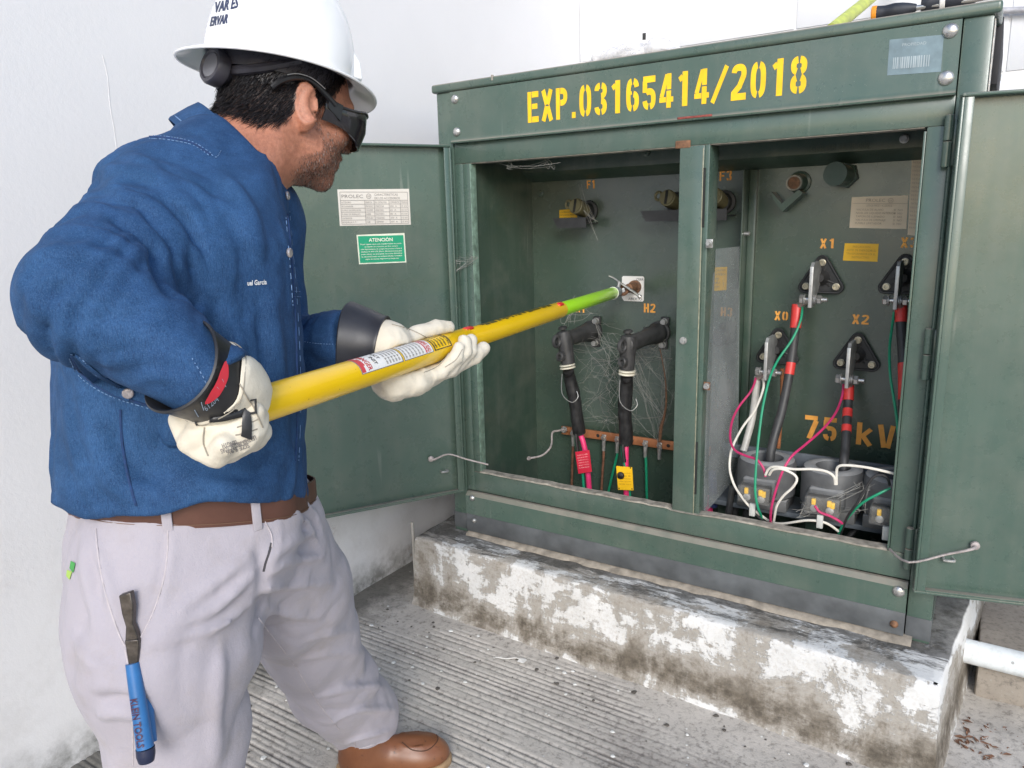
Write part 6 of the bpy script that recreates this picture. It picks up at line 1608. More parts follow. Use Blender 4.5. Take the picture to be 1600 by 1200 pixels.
# ------------------------------------------------------------------ belt, trouser details
PLx = lambda z, grow: [A3((x, y, z)) for x, y in trouser_ring(z, grow)]
PLrows = np.array(sorted([lvl(900, 104, 455, 1.075, .165, YP), lvl(860, 103, 468, 1.075, .175, YP), lvl(825, 106, 478, 1.075, .172, YP), lvl(795, 110, 480, 1.08, .168, YP), lvl(770, 112, 475, 1.08, .165, YP)]))
def trouser_ring(z, grow, n=80):
    r_ = [float(np.interp(z, PLrows[:, 0], PLrows[:, k])) for k in range(6)]; out = []
    for i in range(n):
        t = 2 * math.pi * i / n; c_, s_ = math.cos(t), math.sin(t); p = 2 / 2.4
        u = math.copysign(abs(c_) ** p, c_) * (r_[3] + grow); v = math.copysign(abs(s_) ** p, s_) * (r_[4] + grow)
        out.append((r_[1] + u * math.cos(r_[5]) + v * math.sin(r_[5]), r_[2] - u * math.sin(r_[5]) + v * math.cos(r_[5])))
    return out
LEATH = NT('brown_leather', .45); c = LEATH.mix(LEATH.ramp(LEATH.noise(14, 6, .65), [(.3, 0), (.75, 1)]), (.075, .030, .020), (.125, .052, .034)); LEATH.color(c); LEATH.bump(LEATH.noise(140, 4, .6), .3, .001); LEATH = LEATH.m
pz = J['pelvis'][2]
def belt_pts(dz, grow, n=96):
    out = []; c = Vector((PLrows[:, 1].mean(), PLrows[:, 2].mean(), 0))
    for i in range(n):
        a = 2 * math.pi * i / n; d = Vector((math.cos(a), math.sin(a), 0)); z = 0
        r_ = .18
        for _ in range(3): p = c + d * r_; z = float(waist_z(A3((p.x, p.y)))) + min(dz, .030); h = SKT2.t.ray_cast(Vector((c.x, c.y, z)) + d * .5, -d)[0]; r_ = (h - Vector((c.x, c.y, z))).length if h else .18
        out.append(r_)
    out = np.array(out)
    for _ in range(6): out = np.maximum(out, .25 * np.roll(out, 1) + .5 * out + .25 * np.roll(out, -1))
    P_ = []
    for i in range(n):
        a = 2 * math.pi * i / n; x = c.x + math.cos(a) * (out[i] + grow); y = c.y + math.sin(a) * (out[i] + grow)
        P_.append(A3((x, y, waist_z(A3((x, y))) + dz)))
    return P_
def band(z0, z1, g0, g1, mat, name, parent):
    V = []; F = []; n = 96; base = belt_pts((z0 + z1) / 2, 0)
    ctr = np.mean(base, 0)
    for z, g_ in [(z0, g0 - .003), (z0 + .001, g0), (z1 - .001, g1), (z1, g1 - .003)]:
        for p in base:
            d = p - ctr; d[2] = 0; d /= np.linalg.norm(d); q = p + d * g_; q[2] += z - (z0 + z1) / 2; V.append(q)
    for i in range(3):
        for k in range(n): F.append((i * n + k, i * n + (k + 1) % n, (i + 1) * n + (k + 1) % n, (i + 1) * n + k))
    m = MB(); m.add(V, F); return m.obj(name, mat, parent, smooth=50)
belt = band(-.004, .032, .0045, .0045, LEATH, 'belt', MAN)
_c = belt_pts(.014, 0); _m = np.mean(_c, 0); bst = [Vector(p + (p - _m) / np.linalg.norm(p - _m) * .0052 - A3((0, 0, .0135))) for p in _c]; m = MB(); m.tube(bst + bst[:1], .0006, 4, sub=1, caps=False); m.obj('belt_stitch', simple('tan_thread', (.14, .075, .045), .7), belt)
ring = belt_pts(.014, .0065)
loopm = khaki_loop = KHAKI
def near_px(px, py):
    best = min(range(len(ring)), key=lambda i: (lambda c_: (c_[0] / c_[2] * FPX + 800 - px) ** 2 + (c_[2] > 1.12) * 1e6)(MROT @ (ring[i] - CAM))); return best
for px in (116, 262, 398):
    i = near_px(px, 805); a = ring[i]; t = ring[(i + 1) % 96] - ring[i - 1]; t /= np.linalg.norm(t); nn = np.cross(t, A3((0, 0, 1)))
    nn /= np.linalg.norm(nn); ctr = np.mean(ring, 0); nn = nn if nn @ (a - ctr) > 0 else -nn
    Mx = Matrix(((t[0], nn[0], 0, a[0]), (t[1], nn[1], 0, a[1]), (0, 0, 1, a[2]), (0, 0, 0, 1)))
    m = MB(); m.box((-.006, -.002, -.026), (.006, .0015, .026), .001, mat=Mx); m.obj('belt_loop', KHAKI, pants)
i = near_px(404, 790); a = ring[i]
SEAMK = simple('trouser_seam', (.46, .42, .44), .85, var=.15, scale=80)
for pts in ([(150, 826), (154, 870), (166, 930), (184, 985), (196, 1010)], [(262, 824), (262, 860), (256, 905), (240, 955), (219, 998)], [(196, 1015), (203, 1060), (207, 1120), (208, 1195)], [(412, 812), (424, 835), (425, 855)], [(403, 965), (430, 1000), (462, 1042), (495, 1095), (530, 1140)], [(523, 1178), (560, 1170), (600, 1158), (636, 1140)], [(555, 1160), (556, 1188)]):
    ribbon('seam', pts, .0011, SEAMK, pants, off=.0002, skin=SKT2)
ribbon('fly_shade', [(424, 848), (421, 862), (415, 880), (412, 893)], .0022, simple('fly_shade_paint', (.05, .048, .055), .9), pants, off=-.0012, skin=SKT2)  # dark ribbon painted for the shade inside the fly fold
# embroidered leaf on the back pocket
for k, (pts, mt) in enumerate((([(112, 876), (119, 880), (116, 895), (110, 888)], simple('leaf_green_thread', (.06, .30, .07), .7)), ([(106, 890), (114, 893), (110, 906), (105, 900)], simple('leaf_lime_thread', (.35, .52, .10), .7)))):
    P = [SKT2.ray(*p) for p in pts]
    P = [h + nn * .0012 for h, nn in P if h is not None]
    if len(P) > 2: m = MB(); m.add(P, [tuple(range(len(P)))]); m.obj('leaf_emblem', mt, pants, smooth=0)

# ------------------------------------------------------------------ shoes
SHOE = NT('tan_boot_leather', .38); c = SHOE.mix(SHOE.ramp(SHOE.noise(12, 6, .65), [(.3, 0), (.75, 1)]), (.15, .055, .024), (.22, .088, .040)); c = SHOE.mix(SHOE.ramp(SHOE.noise(45, 5, .7), [(.60, 0), (.70, .8)]), c, (.035, .022, .018)); SHOE.color(c); SHOE.bump(SHOE.noise(90, 5, .6), .25, .0015); SHOE = SHOE.m
SOLE = simple('tan_sole', (.34, .22, .12), .7, var=.25, scale=40, bump=.3)
def shoe(heel, yaw, sc=.9):
    M_ = frame(yaw); O = A3(heel)
    W = lambda r_, f_, u_: O + M_ @ (A3((r_, f_, u_)) * sc)
    lo = O - .32; hi = O + .32; lo[2] = -.005; hi[2] = .17
    fd = Field(lo, hi, .005); P = fd.P
    fd.D = ellip(P, W(.004, .205, .030), A3((.051, .072, .050)) * sc, M_).astype(F32)
    fd.union(ellip(P, W(0, .12, .032), A3((.042, .10, .055)) * sc, M_), .03); fd.union(ellip(P, W(-.002, .055, .040), A3((.036, .058, .062)) * sc, M_), .03)
    fd.union(rcone(P, W(0, .060, .06), W(0, .055, .14), .042, .044), .03)
    q = (P - O.astype(F32)) @ M_.astype(F32) / sc
    # moc toe seam ridge round the vamp
    rr = np.sqrt(((q[:, 0] - .003) / .030) ** 2 + ((q[:, 1] - .195) / .056) ** 2); m = np.abs(fd.D) < .02
    fd.D[m] -= (.0035 * np.exp(-((rr[m] - 1) / .10) ** 2) * (q[m, 2] > .035) * (q[m, 1] > .15)).astype(F32)
    fd.D = np.maximum(fd.D, F32(.020) - P[:, 2]); V1, F1 = fd.mesh(1)
    f2 = Field(lo, hi, .005); P = f2.P; q = (P - O.astype(F32)) @ M_.astype(F32)
    sh2 = smin(ellip(P * [1, 1, 0] + [0, 0, 0], W(.004, .195, 0) * [1, 1, 0], A3((.058, .086, .05)) * sc, M_), ellip(P * [1, 1, 0], W(0, .07, 0) * [1, 1, 0], A3((.043, .082, .05)) * sc, M_), .05).astype(F32)
    f2.D = np.maximum(sh2, np.maximum(P[:, 2] - .022, .0015 - P[:, 2])).astype(F32)
    V2, F2 = f2.mesh(1)
    b = mesh_obj('work_shoe', V1, F1, SHOE, MAN); mesh_obj('sole', V2, F2, SOLE, b); return b, Skin(V1, F1)
hl = U(512, 1196, 2, 0.0); tp = U(706, 1166, 2, .012); yw = math.atan2(tp.x - hl.x, tp.y - hl.y)
dv = A3((math.sin(yw), math.cos(yw), 0)); heel = A3((tp.x, tp.y, 0)) - dv * .255 + A3((math.cos(yw), -math.sin(yw), 0)) * .032
sb, SKS = shoe(heel, yw)
shoe(A3((J['Rank'][0], J['Rank'][1], 0)) - A3((math.sin(R(60)), math.cos(R(60)), 0)) * .055, R(60))
ribbon('vamp_stitch', [(628, 1160), (645, 1172), (668, 1172), (684, 1156), (678, 1142)], .0012, simple('dark_stitch', (.07, .03, .015), .7), sb, off=.0004, skin=SKS)

# ------------------------------------------------------------------ hard hat
HAT_C = A3(UD(440, 110, 1.175)); TM = frame(R(10), R(10.5), R(3))
HS = .92
def T(r_, f_, u_): return HAT_C + TM @ A3((r_, f_, u_)) * HS
SHELL = NT('white_helmet_shell', .22, coat=.25); SHELL.color(SHELL.ramp(SHELL.noise(12, 4), [(.3, (.78, .79, .80)), (.7, (.82, .83, .835))])); SHELL.bump(SHELL.noise(60, 3), .03, .001); SHELL = SHELL.m
def hatr(ph, t):
    """t 0 brim rim .. 1 crown; returns right, forward, up"""
    c_, s_ = math.cos(ph), math.sin(ph)                      # ph 0 = right side, 90 deg = front
    if t < .26:
        k = t / .26; er, ef = .152 + (.110 - .152) * k, .172 + (.128 - .172) * k; u = -.010 + .012 * k ** .8 + (-.010 * (1 - k) * abs(s_) ** 2) + (-.006 * (1 - k) * max(0, s_) ** 3)
    else:
        k = (t - .26) / .74; a = k * math.pi / 2
        er, ef = .110 * math.cos(a) ** .78, .128 * math.cos(a) ** .80; u = .002 + .156 * math.sin(a) ** .95
        # central crest front to back and two flank ridges
        x = er * c_
        crest = math.exp(-(x / .020) ** 4) * min(1, k * 2.2) * (abs(s_) > .05 or k > .8)
        u += .0055 * crest
        fl = math.exp(-((abs(x) - .047) / .011) ** 4) * math.exp(-((k - .55) / .35) ** 4) * (abs(s_) > .25); u += .003 * fl
    return er * c_, ef * s_, u
V = []; F = []; nph, ntt = 128, 60
for j in range(ntt):
    for i in range(nph): V.append(T(*hatr(2 * math.pi * i / nph, j / (ntt - 1) * .998)))
for j in range(ntt - 1):
    for i in range(nph): F.append((j * nph + i, j * nph + (i + 1) % nph, (j + 1) * nph + (i + 1) % nph, (j + 1) * nph + i))
F.append(tuple((ntt - 1) * nph + i for i in range(nph)))
m = MB(); m.add(V, F); hat = m.obj('hard_hat', SHELL, MAN, smooth=60)
so_ = hat.modifiers.new('shell', 'SOLIDIFY'); so_.thickness = .0035; so_.offset = -1
HSK = Skin(V, F[:-1])
# slot lugs low on the shell
for ph in (R(58), R(122)):
    p0 = A3(hatr(ph, .285)); p1 = A3(hatr(ph, .42)); out = A3((math.cos(ph), math.sin(ph), 0)); tn = A3((-math.sin(ph), math.cos(ph), 0))
    prof = [p0 - out * .004, p0 + out * .013, p0 * .4 + p1 * .6 + out * .010, p1 - out * .002]
    V2 = [T(*(p + tn * s_ * (.016 if k < 2 else .012))) for s_ in (-1, 1) for k, p in enumerate(prof)]
    m = MB(); m.add(V2, [(0, 1, 2, 3), (7, 6, 5, 4), (0, 4, 5, 1), (1, 5, 6, 2), (2, 6, 7, 3), (3, 7, 4, 0)])
    lug = m.obj('slot_lug', SHELL, hat, smooth=0); bv = lug.modifiers.new('soft', 'BEVEL'); bv.width = .003; bv.segments = 3
NAVY = simple('navy_print', (.03, .04, .09), .4)
for dx in (0, .9):
    px_text('helmet_lettering', 'VAR ES', HSK, (334 + dx, 20), (37, -8), (3, -17), NAVY, hat, .0006 + dx * .0001, True)
    px_text('helmet_lettering', 'ERVAR', HSK, (328 + dx, 41), (27, -5), (3, -15), NAVY, hat, .0006 + dx * .0001, True)
# suspension: head band, ratchet knob, nape strap
SUSP = simple('grey_suspension_plastic', (.040, .038, .048), .35, var=.2, scale=50)
def ringband(u0, u1, er, ef, mat, name, ph0=0, ph1=360, th=.002):
    V = []; F = []; n = 60
    for i in range(n + 1):
        ph = R(ph0 + (ph1 - ph0) * i / n)
        for (k, u) in ((0, u0), (0, u1), (th, u1), (th, u0)): V.append(T((er + k) * math.cos(ph), (ef + k) * math.sin(ph), u + 0 * k))
    for i in range(n):
        for j in range(4): F.append((i * 4 + j, i * 4 + (j + 1) % 4, (i + 1) * 4 + (j + 1) % 4, (i + 1) * 4 + j))
    m = MB(); m.add(V, F); return m.obj(name, mat, hat, smooth=50)
ringband(-.026, .004, .094, .112, SUSP, 'head_band')
nb = []
V = []; F = []; n = 40
for i in range(n + 1):
    ph = R(-165 + 150 * i / n); k = math.cos(R(-90) - ph) ; dip = .030 * max(0, k) ** 1.5
    for (th, u) in ((0, -.036 - dip * .75), (0, -.012), (.0022, -.012), (.0022, -.036 - dip * .75)):
        V.append(T((.092 + th) * math.cos(ph), (.100 + th) * math.sin(ph), u))
for i in range(n):
    for j in range(4): F.append((i * 4 + j, i * 4 + (j + 1) % 4, (i + 1) * 4 + (j + 1) % 4, (i + 1) * 4 + j))
m = MB(); m.add(V, F); m.obj('nape_strap', SUSP, hat, smooth=50)
kc = T(.008, -.098, -.036); kd = TM @ A3((.10, -1, .12))
m = MB(); m.lathe(kc, kd, [(0, .020), (.010, .021), (.012, .027), (.026, .0275), (.030, .025), (.0305, .021), (.028, .019)], 28); kn = m.obj('ratchet_knob', SUSP, hat, smooth=40)
m = MB(); m.lathe(Vector(kc) + Vector(kd).normalized() * .0275, kd, [(0, .0185), (.0018, .0175)], 24); m.obj('knob_cap', simple('knob_grey', (.13, .13, .145), .4), kn)
for s in (-1, 1):
    m = MB(); P = [T(.0 + s * .030, -.100, -.034), T(s * .055, -.090, -.032), T(s * .078, -.060, -.020), T(s * .090, -.02, .0)]; m.tube(P, .0075, 8, sub=5); m.obj('ratchet_arm', SUSP, hat)

# ------------------------------------------------------------------ safety glasses
LENS = simple('smoke_lens', (.014, .012, .014), .12, var=.2, scale=30, coat=.4); FRM = simple('black_frame', (.012, .012, .014), .3, var=.2)
path = [(.083, .020), (.083, .042), (.080, .068), (.072, .094), (.056, .111), (.034, .121), (.012, .123)]
path = path + [(-r_, f_) for r_, f_ in path[::-1]]
Pq = spline([Vector((r_, f_, 0)) for r_, f_ in path], 5); V = []; F = []; n = len(Pq)
for i, p in enumerate(Pq):
    t = abs(p.x) / .083; low = -.025 + .018 * max(0, (t - .80)) / .2 + .006 * max(0, .2 - t) / .2; top = .031 - .010 * max(0, (t - .85)) / .15
    c0 = Vector((p.x * .97, p.y * .97, 0))
    for (uu, k) in ((top, 0), ((top + low) / 2, .0025), (low, -.003), (low, -.006), ((top + low) / 2, -.0005), (top, -.003)):
        d_ = Vector((p.x, p.y - .02, 0)).normalized(); V.append(H(p.x + d_.x * k, p.y + d_.y * k, uu))
for i in range(n - 1):
    for j in range(6): F.append((i * 6 + j, i * 6 + (j + 1) % 6, (i + 1) * 6 + (j + 1) % 6, (i + 1) * 6 + j))
F += [tuple(range(6)), tuple((n - 1) * 6 + j for j in range(6))[::-1]]
m = MB(); m.add(V, F); gl = m.obj('safety_glasses', LENS, MAN, smooth=50)
m = MB(); m.tube([V[i * 6] for i in range(n)], .0026, 6, sub=1); m.obj('frame_rim', FRM, gl)
for s in (-1, 1):
    # broad vented side shield and ear piece
    sh = [(s * .0835, .048, .024), (s * .0835, .048, .000), (s * .084, .024, .012), (s * .084, .022, .026)]
    m = MB(); V2 = [H(*p) for p in sh] + [H(p[0] + s * .003, p[1], p[2]) for p in sh]; m.add(V2, [(0, 1, 2, 3), (7, 6, 5, 4), (0, 4, 5, 1), (1, 5, 6, 2), (2, 6, 7, 3), (3, 7, 4, 0)]); m.obj('side_shield', FRM, gl, smooth=0)
    m = MB(); P = [H(s * .085, .035, .020), H(s * .0855, .010, .032), H(s * .0865, -.012, .039), H(s * .086, -.035, .036), H(s * .082, -.055, .024), H(s * .078, -.066, .010)]
    m.tube(P, [.0050, .0042, .0030, .0042, .0050, .004], 8, sub=5); m.obj('temple_arm', FRM, gl)
    m = MB(); P = [H(s * .0885, .012, .036), H(s * .089, -.012, .043), H(s * .0885, -.035, .041), H(s * .086, -.050, .034)]; m.tube(P, .0007, 5, sub=5); m.obj('silver_edge', STEEL, gl)

# ------------------------------------------------------------------ the yellow stick
e_near = A3(CAM) - (PA + PD_ * .4); e_near -= PD_ * (e_near @ PD_); e_near /= np.linalg.norm(e_near); e_up = np.cross(e_near, PD_); e_up = e_up if e_up[2] > 0 else -e_up
def PW(s, th, r): return PA + PD_ * s + r * (e_near * math.cos(R(th)) + e_up * math.sin(R(th)))
def s_at(px):
    lo_, hi_ = 0, PLEN
    for _ in range(40):
        mid_ = (lo_ + hi_) / 2; c_ = MROT @ (PA + PD_ * mid_ - CAM)
        if c_[0] / c_[2] * FPX + 800 < px: lo_ = mid_
        else: hi_ = mid_
    return lo_
st = empty('hot_stick', tuple(PA), 'long yellow telescoping fibreglass stick held by the worker, lime green tip on the switch', 'pole')
YEL = NT('yellow_fibreglass', .28, coat=.2); c = YEL.mix(YEL.ramp(YEL.noise(8, 4), [(.3, 0), (.75, 1)]), (.90, .58, .006), (.85, .52, .005)); c = YEL.mix(YEL.ramp(YEL.vor(60), [(.04, .7), (.07, 0)]), c, (.25, .14, .02)); YEL.color(c); YEL = YEL.m
LIMEG = NT('lime_fibreglass', .3, coat=.2); LIMEG.color((.42, .86, .012)); LIMEG = LIMEG.m
sA, sB, sC = s_at(728), s_at(876), s_at(958)
m = MB(); m.lathe(PW(-.005, 0, 0), PD_, [(0, .0205), (.002, .0222), (sA + .003, .0218), (sA + .005, .0212)], 28); b1 = m.obj('base_section', YEL, st)
m = MB(); m.lathe(PW(sA, 0, 0), PD_, [(0, .0198), (sB - sA - .003, .0196), (sB - sA, .0190)], 26); b2 = m.obj('middle_section', YEL, st)
m = MB(); m.lathe(PW(sB, 0, 0), PD_, [(0, .0176), (sC - sB - .002, .0174), (sC - sB, .0168)], 24); b3 = m.obj('tip_section', LIMEG, st)
m = MB(); m.lathe(PW(sC, 0, 0), PD_, [(-.002, .0185), (.003, .0185), (.003, .0155), (.05, .0150), (.052, .012)], 22); b4 = m.obj('grey_head', simple('grey_plastic_head', (.20, .23, .24), .5, var=.2), st)
m = MB(); m.lathe(PW(sC, 0, 0), PD_, [(-.0045, .0180), (-.0045, .0187), (-.0021, .0187), (-.0021, .0180)], 22); m.obj('white_collar', WHITE_P, st)
for s_, r_, th in ((sA + .004, .0200, 62), (sB - .030, .0192, 40)):
    m = MB(); d = e_near * math.cos(R(th)) + e_up * math.sin(R(th)); M4 = Matrix([list(PD_) + [0], list(np.cross(d, PD_)) + [0], list(d) + [0], [0, 0, 0, 1]]).transposed(); M4.translation = Vector(PW(s_, th, r_ - .001))
    m.box((-.014, -.0055, -.001), (.014, .0055, .0042), .004, mat=M4); m.obj('lock_button', simple('red_button', (.62, .03, .03), .4) if 'red_button' not in bpy.data.materials else bpy.data.materials['red_button'], st)
# worn black height marks along the top of the middle section
m = MB(); r5 = random.Random(8); x = sA + .06
while x < sB - .10:
    w_ = r5.uniform(.006, .028)
    t0, t1 = 52 + r5.uniform(-6, 5), 118
    k = 5; V2 = [PW(x + dx, t0 + (t1 - t0) * j / k, .0201) for j in range(k + 1) for dx in (0, w_)]
    m.add(V2, [(2 * j, 2 * j + 1, 2 * j + 3, 2 * j + 2) for j in range(k)]); x += w_ + r5.uniform(.0, .012)
m.obj('height_marks', simple('worn_black_print', (.085, .075, .012), .45, var=.5, scale=200), b2, smooth=0)
# wrapped stickers on the base section: px along the stick, angles round it
def wrap(name, px0, px1, th0, th1, r_, mats, rows, parent, mi_bg=0, draw=None):
    s0, s1 = s_at(px0), s_at(px1); m = MB(); k = 10
    G = lambda u, v, e=0: PW(s0 + (s1 - s0) * u, th0 + (th1 - th0) * v, r_ + e)
    V2 = [G(i, j / k) for j in range(k + 1) for i in (0, 1)]; m.add(V2, [(2 * j, 2 * j + 1, 2 * j + 3, 2 * j + 2) for j in range(k)], mi_bg)
    for (s, u, v, hgt, wid, mi, vert) in rows:
        Vt, Ft = text_geo(s, True); wd = Vt[:, 0].max()
        if vert: m.add([G(u + q_[1] / .73 * hgt, v - q_[0] / wd * wid, .0004) for q_ in Vt], Ft, mi)
        else: m.add([G(u + q_[0] / wd * wid, v + q_[1] / .73 * hgt, .0004) for q_ in Vt], Ft, mi)
    for (u0, v0, u1, v1, mi) in (draw or []): 
        V3 = [G(u, v0 + (v1 - v0) * j / 6, .0003) for j in range(7) for u in (u0, u1)]; m.add(V3, [(2 * j, 2 * j + 1, 2 * j + 3, 2 * j + 2) for j in range(6)], mi)
    return m.obj(name, mats, parent, smooth=60)
MT = [WHITE_P, INK, INKR, INKB]
fr_ = [(.0, .0, .02, 1, 1), (.98, 0, 1, 1, 1), (0, 0, 1, .03, 1), (0, .97, 1, 1, 1)]
wrap('instruction_sticker', 546, 612, -8, 92, .0221, MT, [('DANGER', .16, .96, -.12 * 0 + .10, .9, 2, True), ('INST', .34, .62, .07, .4, 3, True), ('UCT', .46, .80, .07, .4, 3, True)] + [('instrucciones de uso', .60 + .075 * k, .95, .05, .85, 1, True) for k in range(5)], b1, draw=[(.02, .05, .10, .95, 2), (.10, .30, .13, .70, 2), (.2, .55, .23, .95, 2)] + fr_)
wrap('instruction_sticker', 614, 660, -8, 92, .0221, MT, [('WARNING READ', .80, .96, .13, .9, 2, True)] + [('keep the stick clean and dry', .06 + .11 * k, .95, .06, .88, 1, True) for k in range(6)], b1, draw=[(.74, .05, .78, .95, 2)] + fr_)
wrap('yellow_sticker', 661, 690, -8, 92, .0222, [YEL, INKB], [('DIELECTRIC', .78, .9, .13, .8, 1, True)] + [('test voltage', .14 + .16 * k, .88, .09, .76, 1, True) for k in range(4)], b1, draw=[(.03, .02, .09, .98, 1), (.92, .02, .97, .98, 1), (.03, .02, .97, .06, 1), (.03, .94, .97, .98, 1)])
# hook: bent rod through the eye of the switch
m = MB(); P = [U(px, py, 1, y) for px, py, y in ((951, 431, SWC.y - .075), (960, 435, SWC.y - .07), (968, 441, SWC.y - .07), (978, 448, SWC.y - .065), (990, 456, SWC.y - .062), (999, 463, SWC.y - .060))]
m.tube(P, [.0022, .0028, .003, .0042, .0042, .0042], 10, sub=4); m.lathe(P[-1] - (P[-1] - P[-2]) * .05, P[-1] - P[-2], [(0, .006), (.006, .006)], 12); m.obj('hook', STEEL, st)
m = MB(); m.tube([PW(sC + .045, 0, 0), P[2]], .006, 10, sub=2); m.obj('hook_clamp', ZINC, st)
# ------------------------------------------------------------------ gloves
LEG = NT('cream_goatskin', .6); c = LEG.mix(LEG.ramp(LEG.noise(16, 6, .65), [(.3, 0), (.75, 1)]), (.62, .56, .45), (.70, .65, .55)); c = LEG.mix(LEG.math('MULTIPLY', LEG.ramp(LEG.noise(30, 5, .7), [(.55, 0), (.72, .5)]), .8), c, (.36, .30, .22)); LEG.color(c); b = LEG.bump(LEG.noise(75, 5, .65), .4, .003); LEG.bump(LEG.noise(330, 2), .2, .0008, b); LEG = LEG.m
RUB = simple('black_glove_rubber', (.016, .016, .018), .38, var=.3, scale=25)
RUBW = simple('worn_glove_rubber', (.024, .025, .031), .42, var=.3, scale=18)
GST = simple('glove_stitch', (.30, .27, .22), .8)
def chain(P, pts, rad, k=.004):
    d = None
    for a, b, ra_, rb_ in zip(pts[:-1], pts[1:], rad[:-1], rad[1:]):
        x = rcone(P, a, b, ra_, rb_); d = x if d is None else smin(d, x, k)
    return d
# ---- right hand, closed round the butt of the stick
Wr = A3(UD(342, 602, .775)); Pm = A3(UD(352, 655, .765))
lo = A3(UD(345, 650, .83)) - .12; hi = A3(UD(345, 650, .83)) + .12
fd = Field(lo, hi, .0032); P = fd.P
fd.D = rcone(P, A3(UD(340, 603, .825)), A3(UD(354, 640, .832)), .0385, .034).astype(F32)
fd.union(rcone(P, A3(UD(342, 645, .830)), A3(UD(384, 646, .825)), .032, .021), .015)
fd.union(rcone(P, A3(UD(338, 668, .830)), A3(UD(382, 668, .820)), .030, .021), .015)
fd.union(ellip(P, A3(UD(354, 678, .825)), (.037, .030, .026)), .015)
fd.union(chain(P, [A3(UD(332, 668, .812)), A3(UD(313, 682, .806)), A3(UD(297, 691, .806))], [.020, .0155, .0120]), .005)   # thumb
for k in range(4):                                                   # knuckle ridge of each finger
    a_ = A3(UD(398 - 4 * k, 644 + 14 * k, .812 + .003 * k)); b_ = A3(UD(364 - 4 * k, 660 + 11 * k, .805)); fd.union(rcone(P, b_, a_, .0085, .0125), .004)
for k in range(4):
    s0 = -.008 - .018 * k
    fd.union(chain(P, [PW(s0, -55, .036), PW(s0 + .003, -90, .037), PW(s0 + .003, -150, .035), PW(s0 + .002, 160, .0335)], [.013, .0125, .0118, .0105]), .004)
m = fd.band(.012); Q = P[m].astype(float)
fd.D[m] -= (.0034 * (ridged(Q * A3((34, 34, 50)) + vn3(Q * 20, 5)[:, None] * 1.5, 101) - .35) + .0012 * (vn3(Q * 110, 102) - .5)).astype(F32)
GRV, GRF = fd.mesh(1); del fd
gr = mesh_obj('leather_glove', GRV, GRF, LEG, MAN); GSK = Skin(GRV, GRF)
# rubber cuff with flared rim, folded open
ax = A3(UD(346, 606, .818)) - A3(UD(286, 575, .778)); L = np.linalg.norm(ax); ax /= L
def cuff(c0, ax, prof, mat, name, tilt=None, n=40):
    t = np.cross(ax, A3((0, 0, 1))); t /= np.linalg.norm(t); b = np.cross(ax, t); V = []; F = []
    for (hgt, r_) in prof:
        for k in range(n):
            a = 2 * math.pi * k / n; V.append(c0 + ax * (hgt + .004 * math.sin(a * 2 + 1) * (hgt < .02)) + (t * math.cos(a) + b * math.sin(a)) * r_ * (1 + .03 * math.sin(a * 2)))
    for i in range(len(prof) - 1):
        for k in range(n): F.append((i * n + k, i * n + (k + 1) % n, (i + 1) * n + (k + 1) % n, (i + 1) * n + k))
    m = MB(); m.add(V, F); o = m.obj(name, mat, MAN, smooth=50); return o, Skin(V, F)
c0 = A3(UD(288, 575, .778))
cu, CUS = cuff(c0, ax, [(.050, .0410), (.015, .0470), (-.004, .0495), (-.0055, .0515), (-.004, .0535), (-.001, .0532), (.0005, .0512), (.020, .0488), (.052, .0440), (.068, .0395)], RUB, 'rubber_glove')
gv = []; gf = []
t_ = np.cross(ax, A3((0, 0, 1))); t_ /= np.linalg.norm(t_); b_ = np.cross(ax, t_)
for i, (hh, rr_) in enumerate([(.044, .0440), (.036, .0468), (.037, .0482), (.046, .0478), (.058, .0455), (.070, .0425), (.084, .038), (.096, .030)]):
    for k in range(48):
        a = 2 * math.pi * k / 48; wv = (.004 * math.sin(a * 2 + .5) + .0022 * math.sin(a * 5)) * (i in (0, 1, 2)); cr = 1 + .03 * math.sin(a * 3 + hh * 60) + .02 * math.sin(a * 7 + hh * 140)
        gv.append(c0 + ax * (hh + wv) + (t_ * math.cos(a) + b_ * math.sin(a)) * rr_ * (1 + (cr - 1) * min(1, i / 3)))
for i in range(7):
    for k in range(48): gf.append((i * 48 + k, i * 48 + (k + 1) % 48, (i + 1) * 48 + (k + 1) % 48, (i + 1) * 48 + k))
m = MB(); m.add(gv, gf); gau = m.obj('gauntlet', LEG, gr, smooth=70)
gst = [Vector(c0 + ax * (.040 + .004 * math.sin(a * 2 + .5) + .0022 * math.sin(a * 5)) + (t_ * math.cos(a) + b_ * math.sin(a)) * .0487) for a in np.linspace(0, 2 * math.pi, 61)]
m = MB(); m.tube(gst, .0007, 5, sub=1, caps=False); m.obj('gauntlet_stitch', GST, gau)
GSK = Skin(list(GRV) + list(gv), [tuple(f) for f in GRF] + [tuple(i + len(GRV) for i in f) for f in gf])
for pts in ([(306, 662), (325, 655), (352, 650), (385, 640)],):
    Pl = GSK.line(pts, 6, .001); V = []
    for i, p in enumerate(Pl):
        t = (Pl[min(i + 1, len(Pl) - 1)] - Pl[max(i - 1, 0)]).normalized(); h, nn = p, (Vector(CAM) - p).normalized(); s_ = t.cross(nn).normalized()
        wd = .0025 + .0035 * i / len(Pl); V += [p - s_ * wd + nn * .0012, p + s_ * wd + nn * .0012]
    m = MB(); m.add(V, [(2 * i, 2 * i + 1, 2 * i + 3, 2 * i + 2) for i in range(len(Pl) - 1)]); o = m.obj('strap', RUB, gr); so_ = o.modifiers.new('t', 'SOLIDIFY'); so_.thickness = .0018
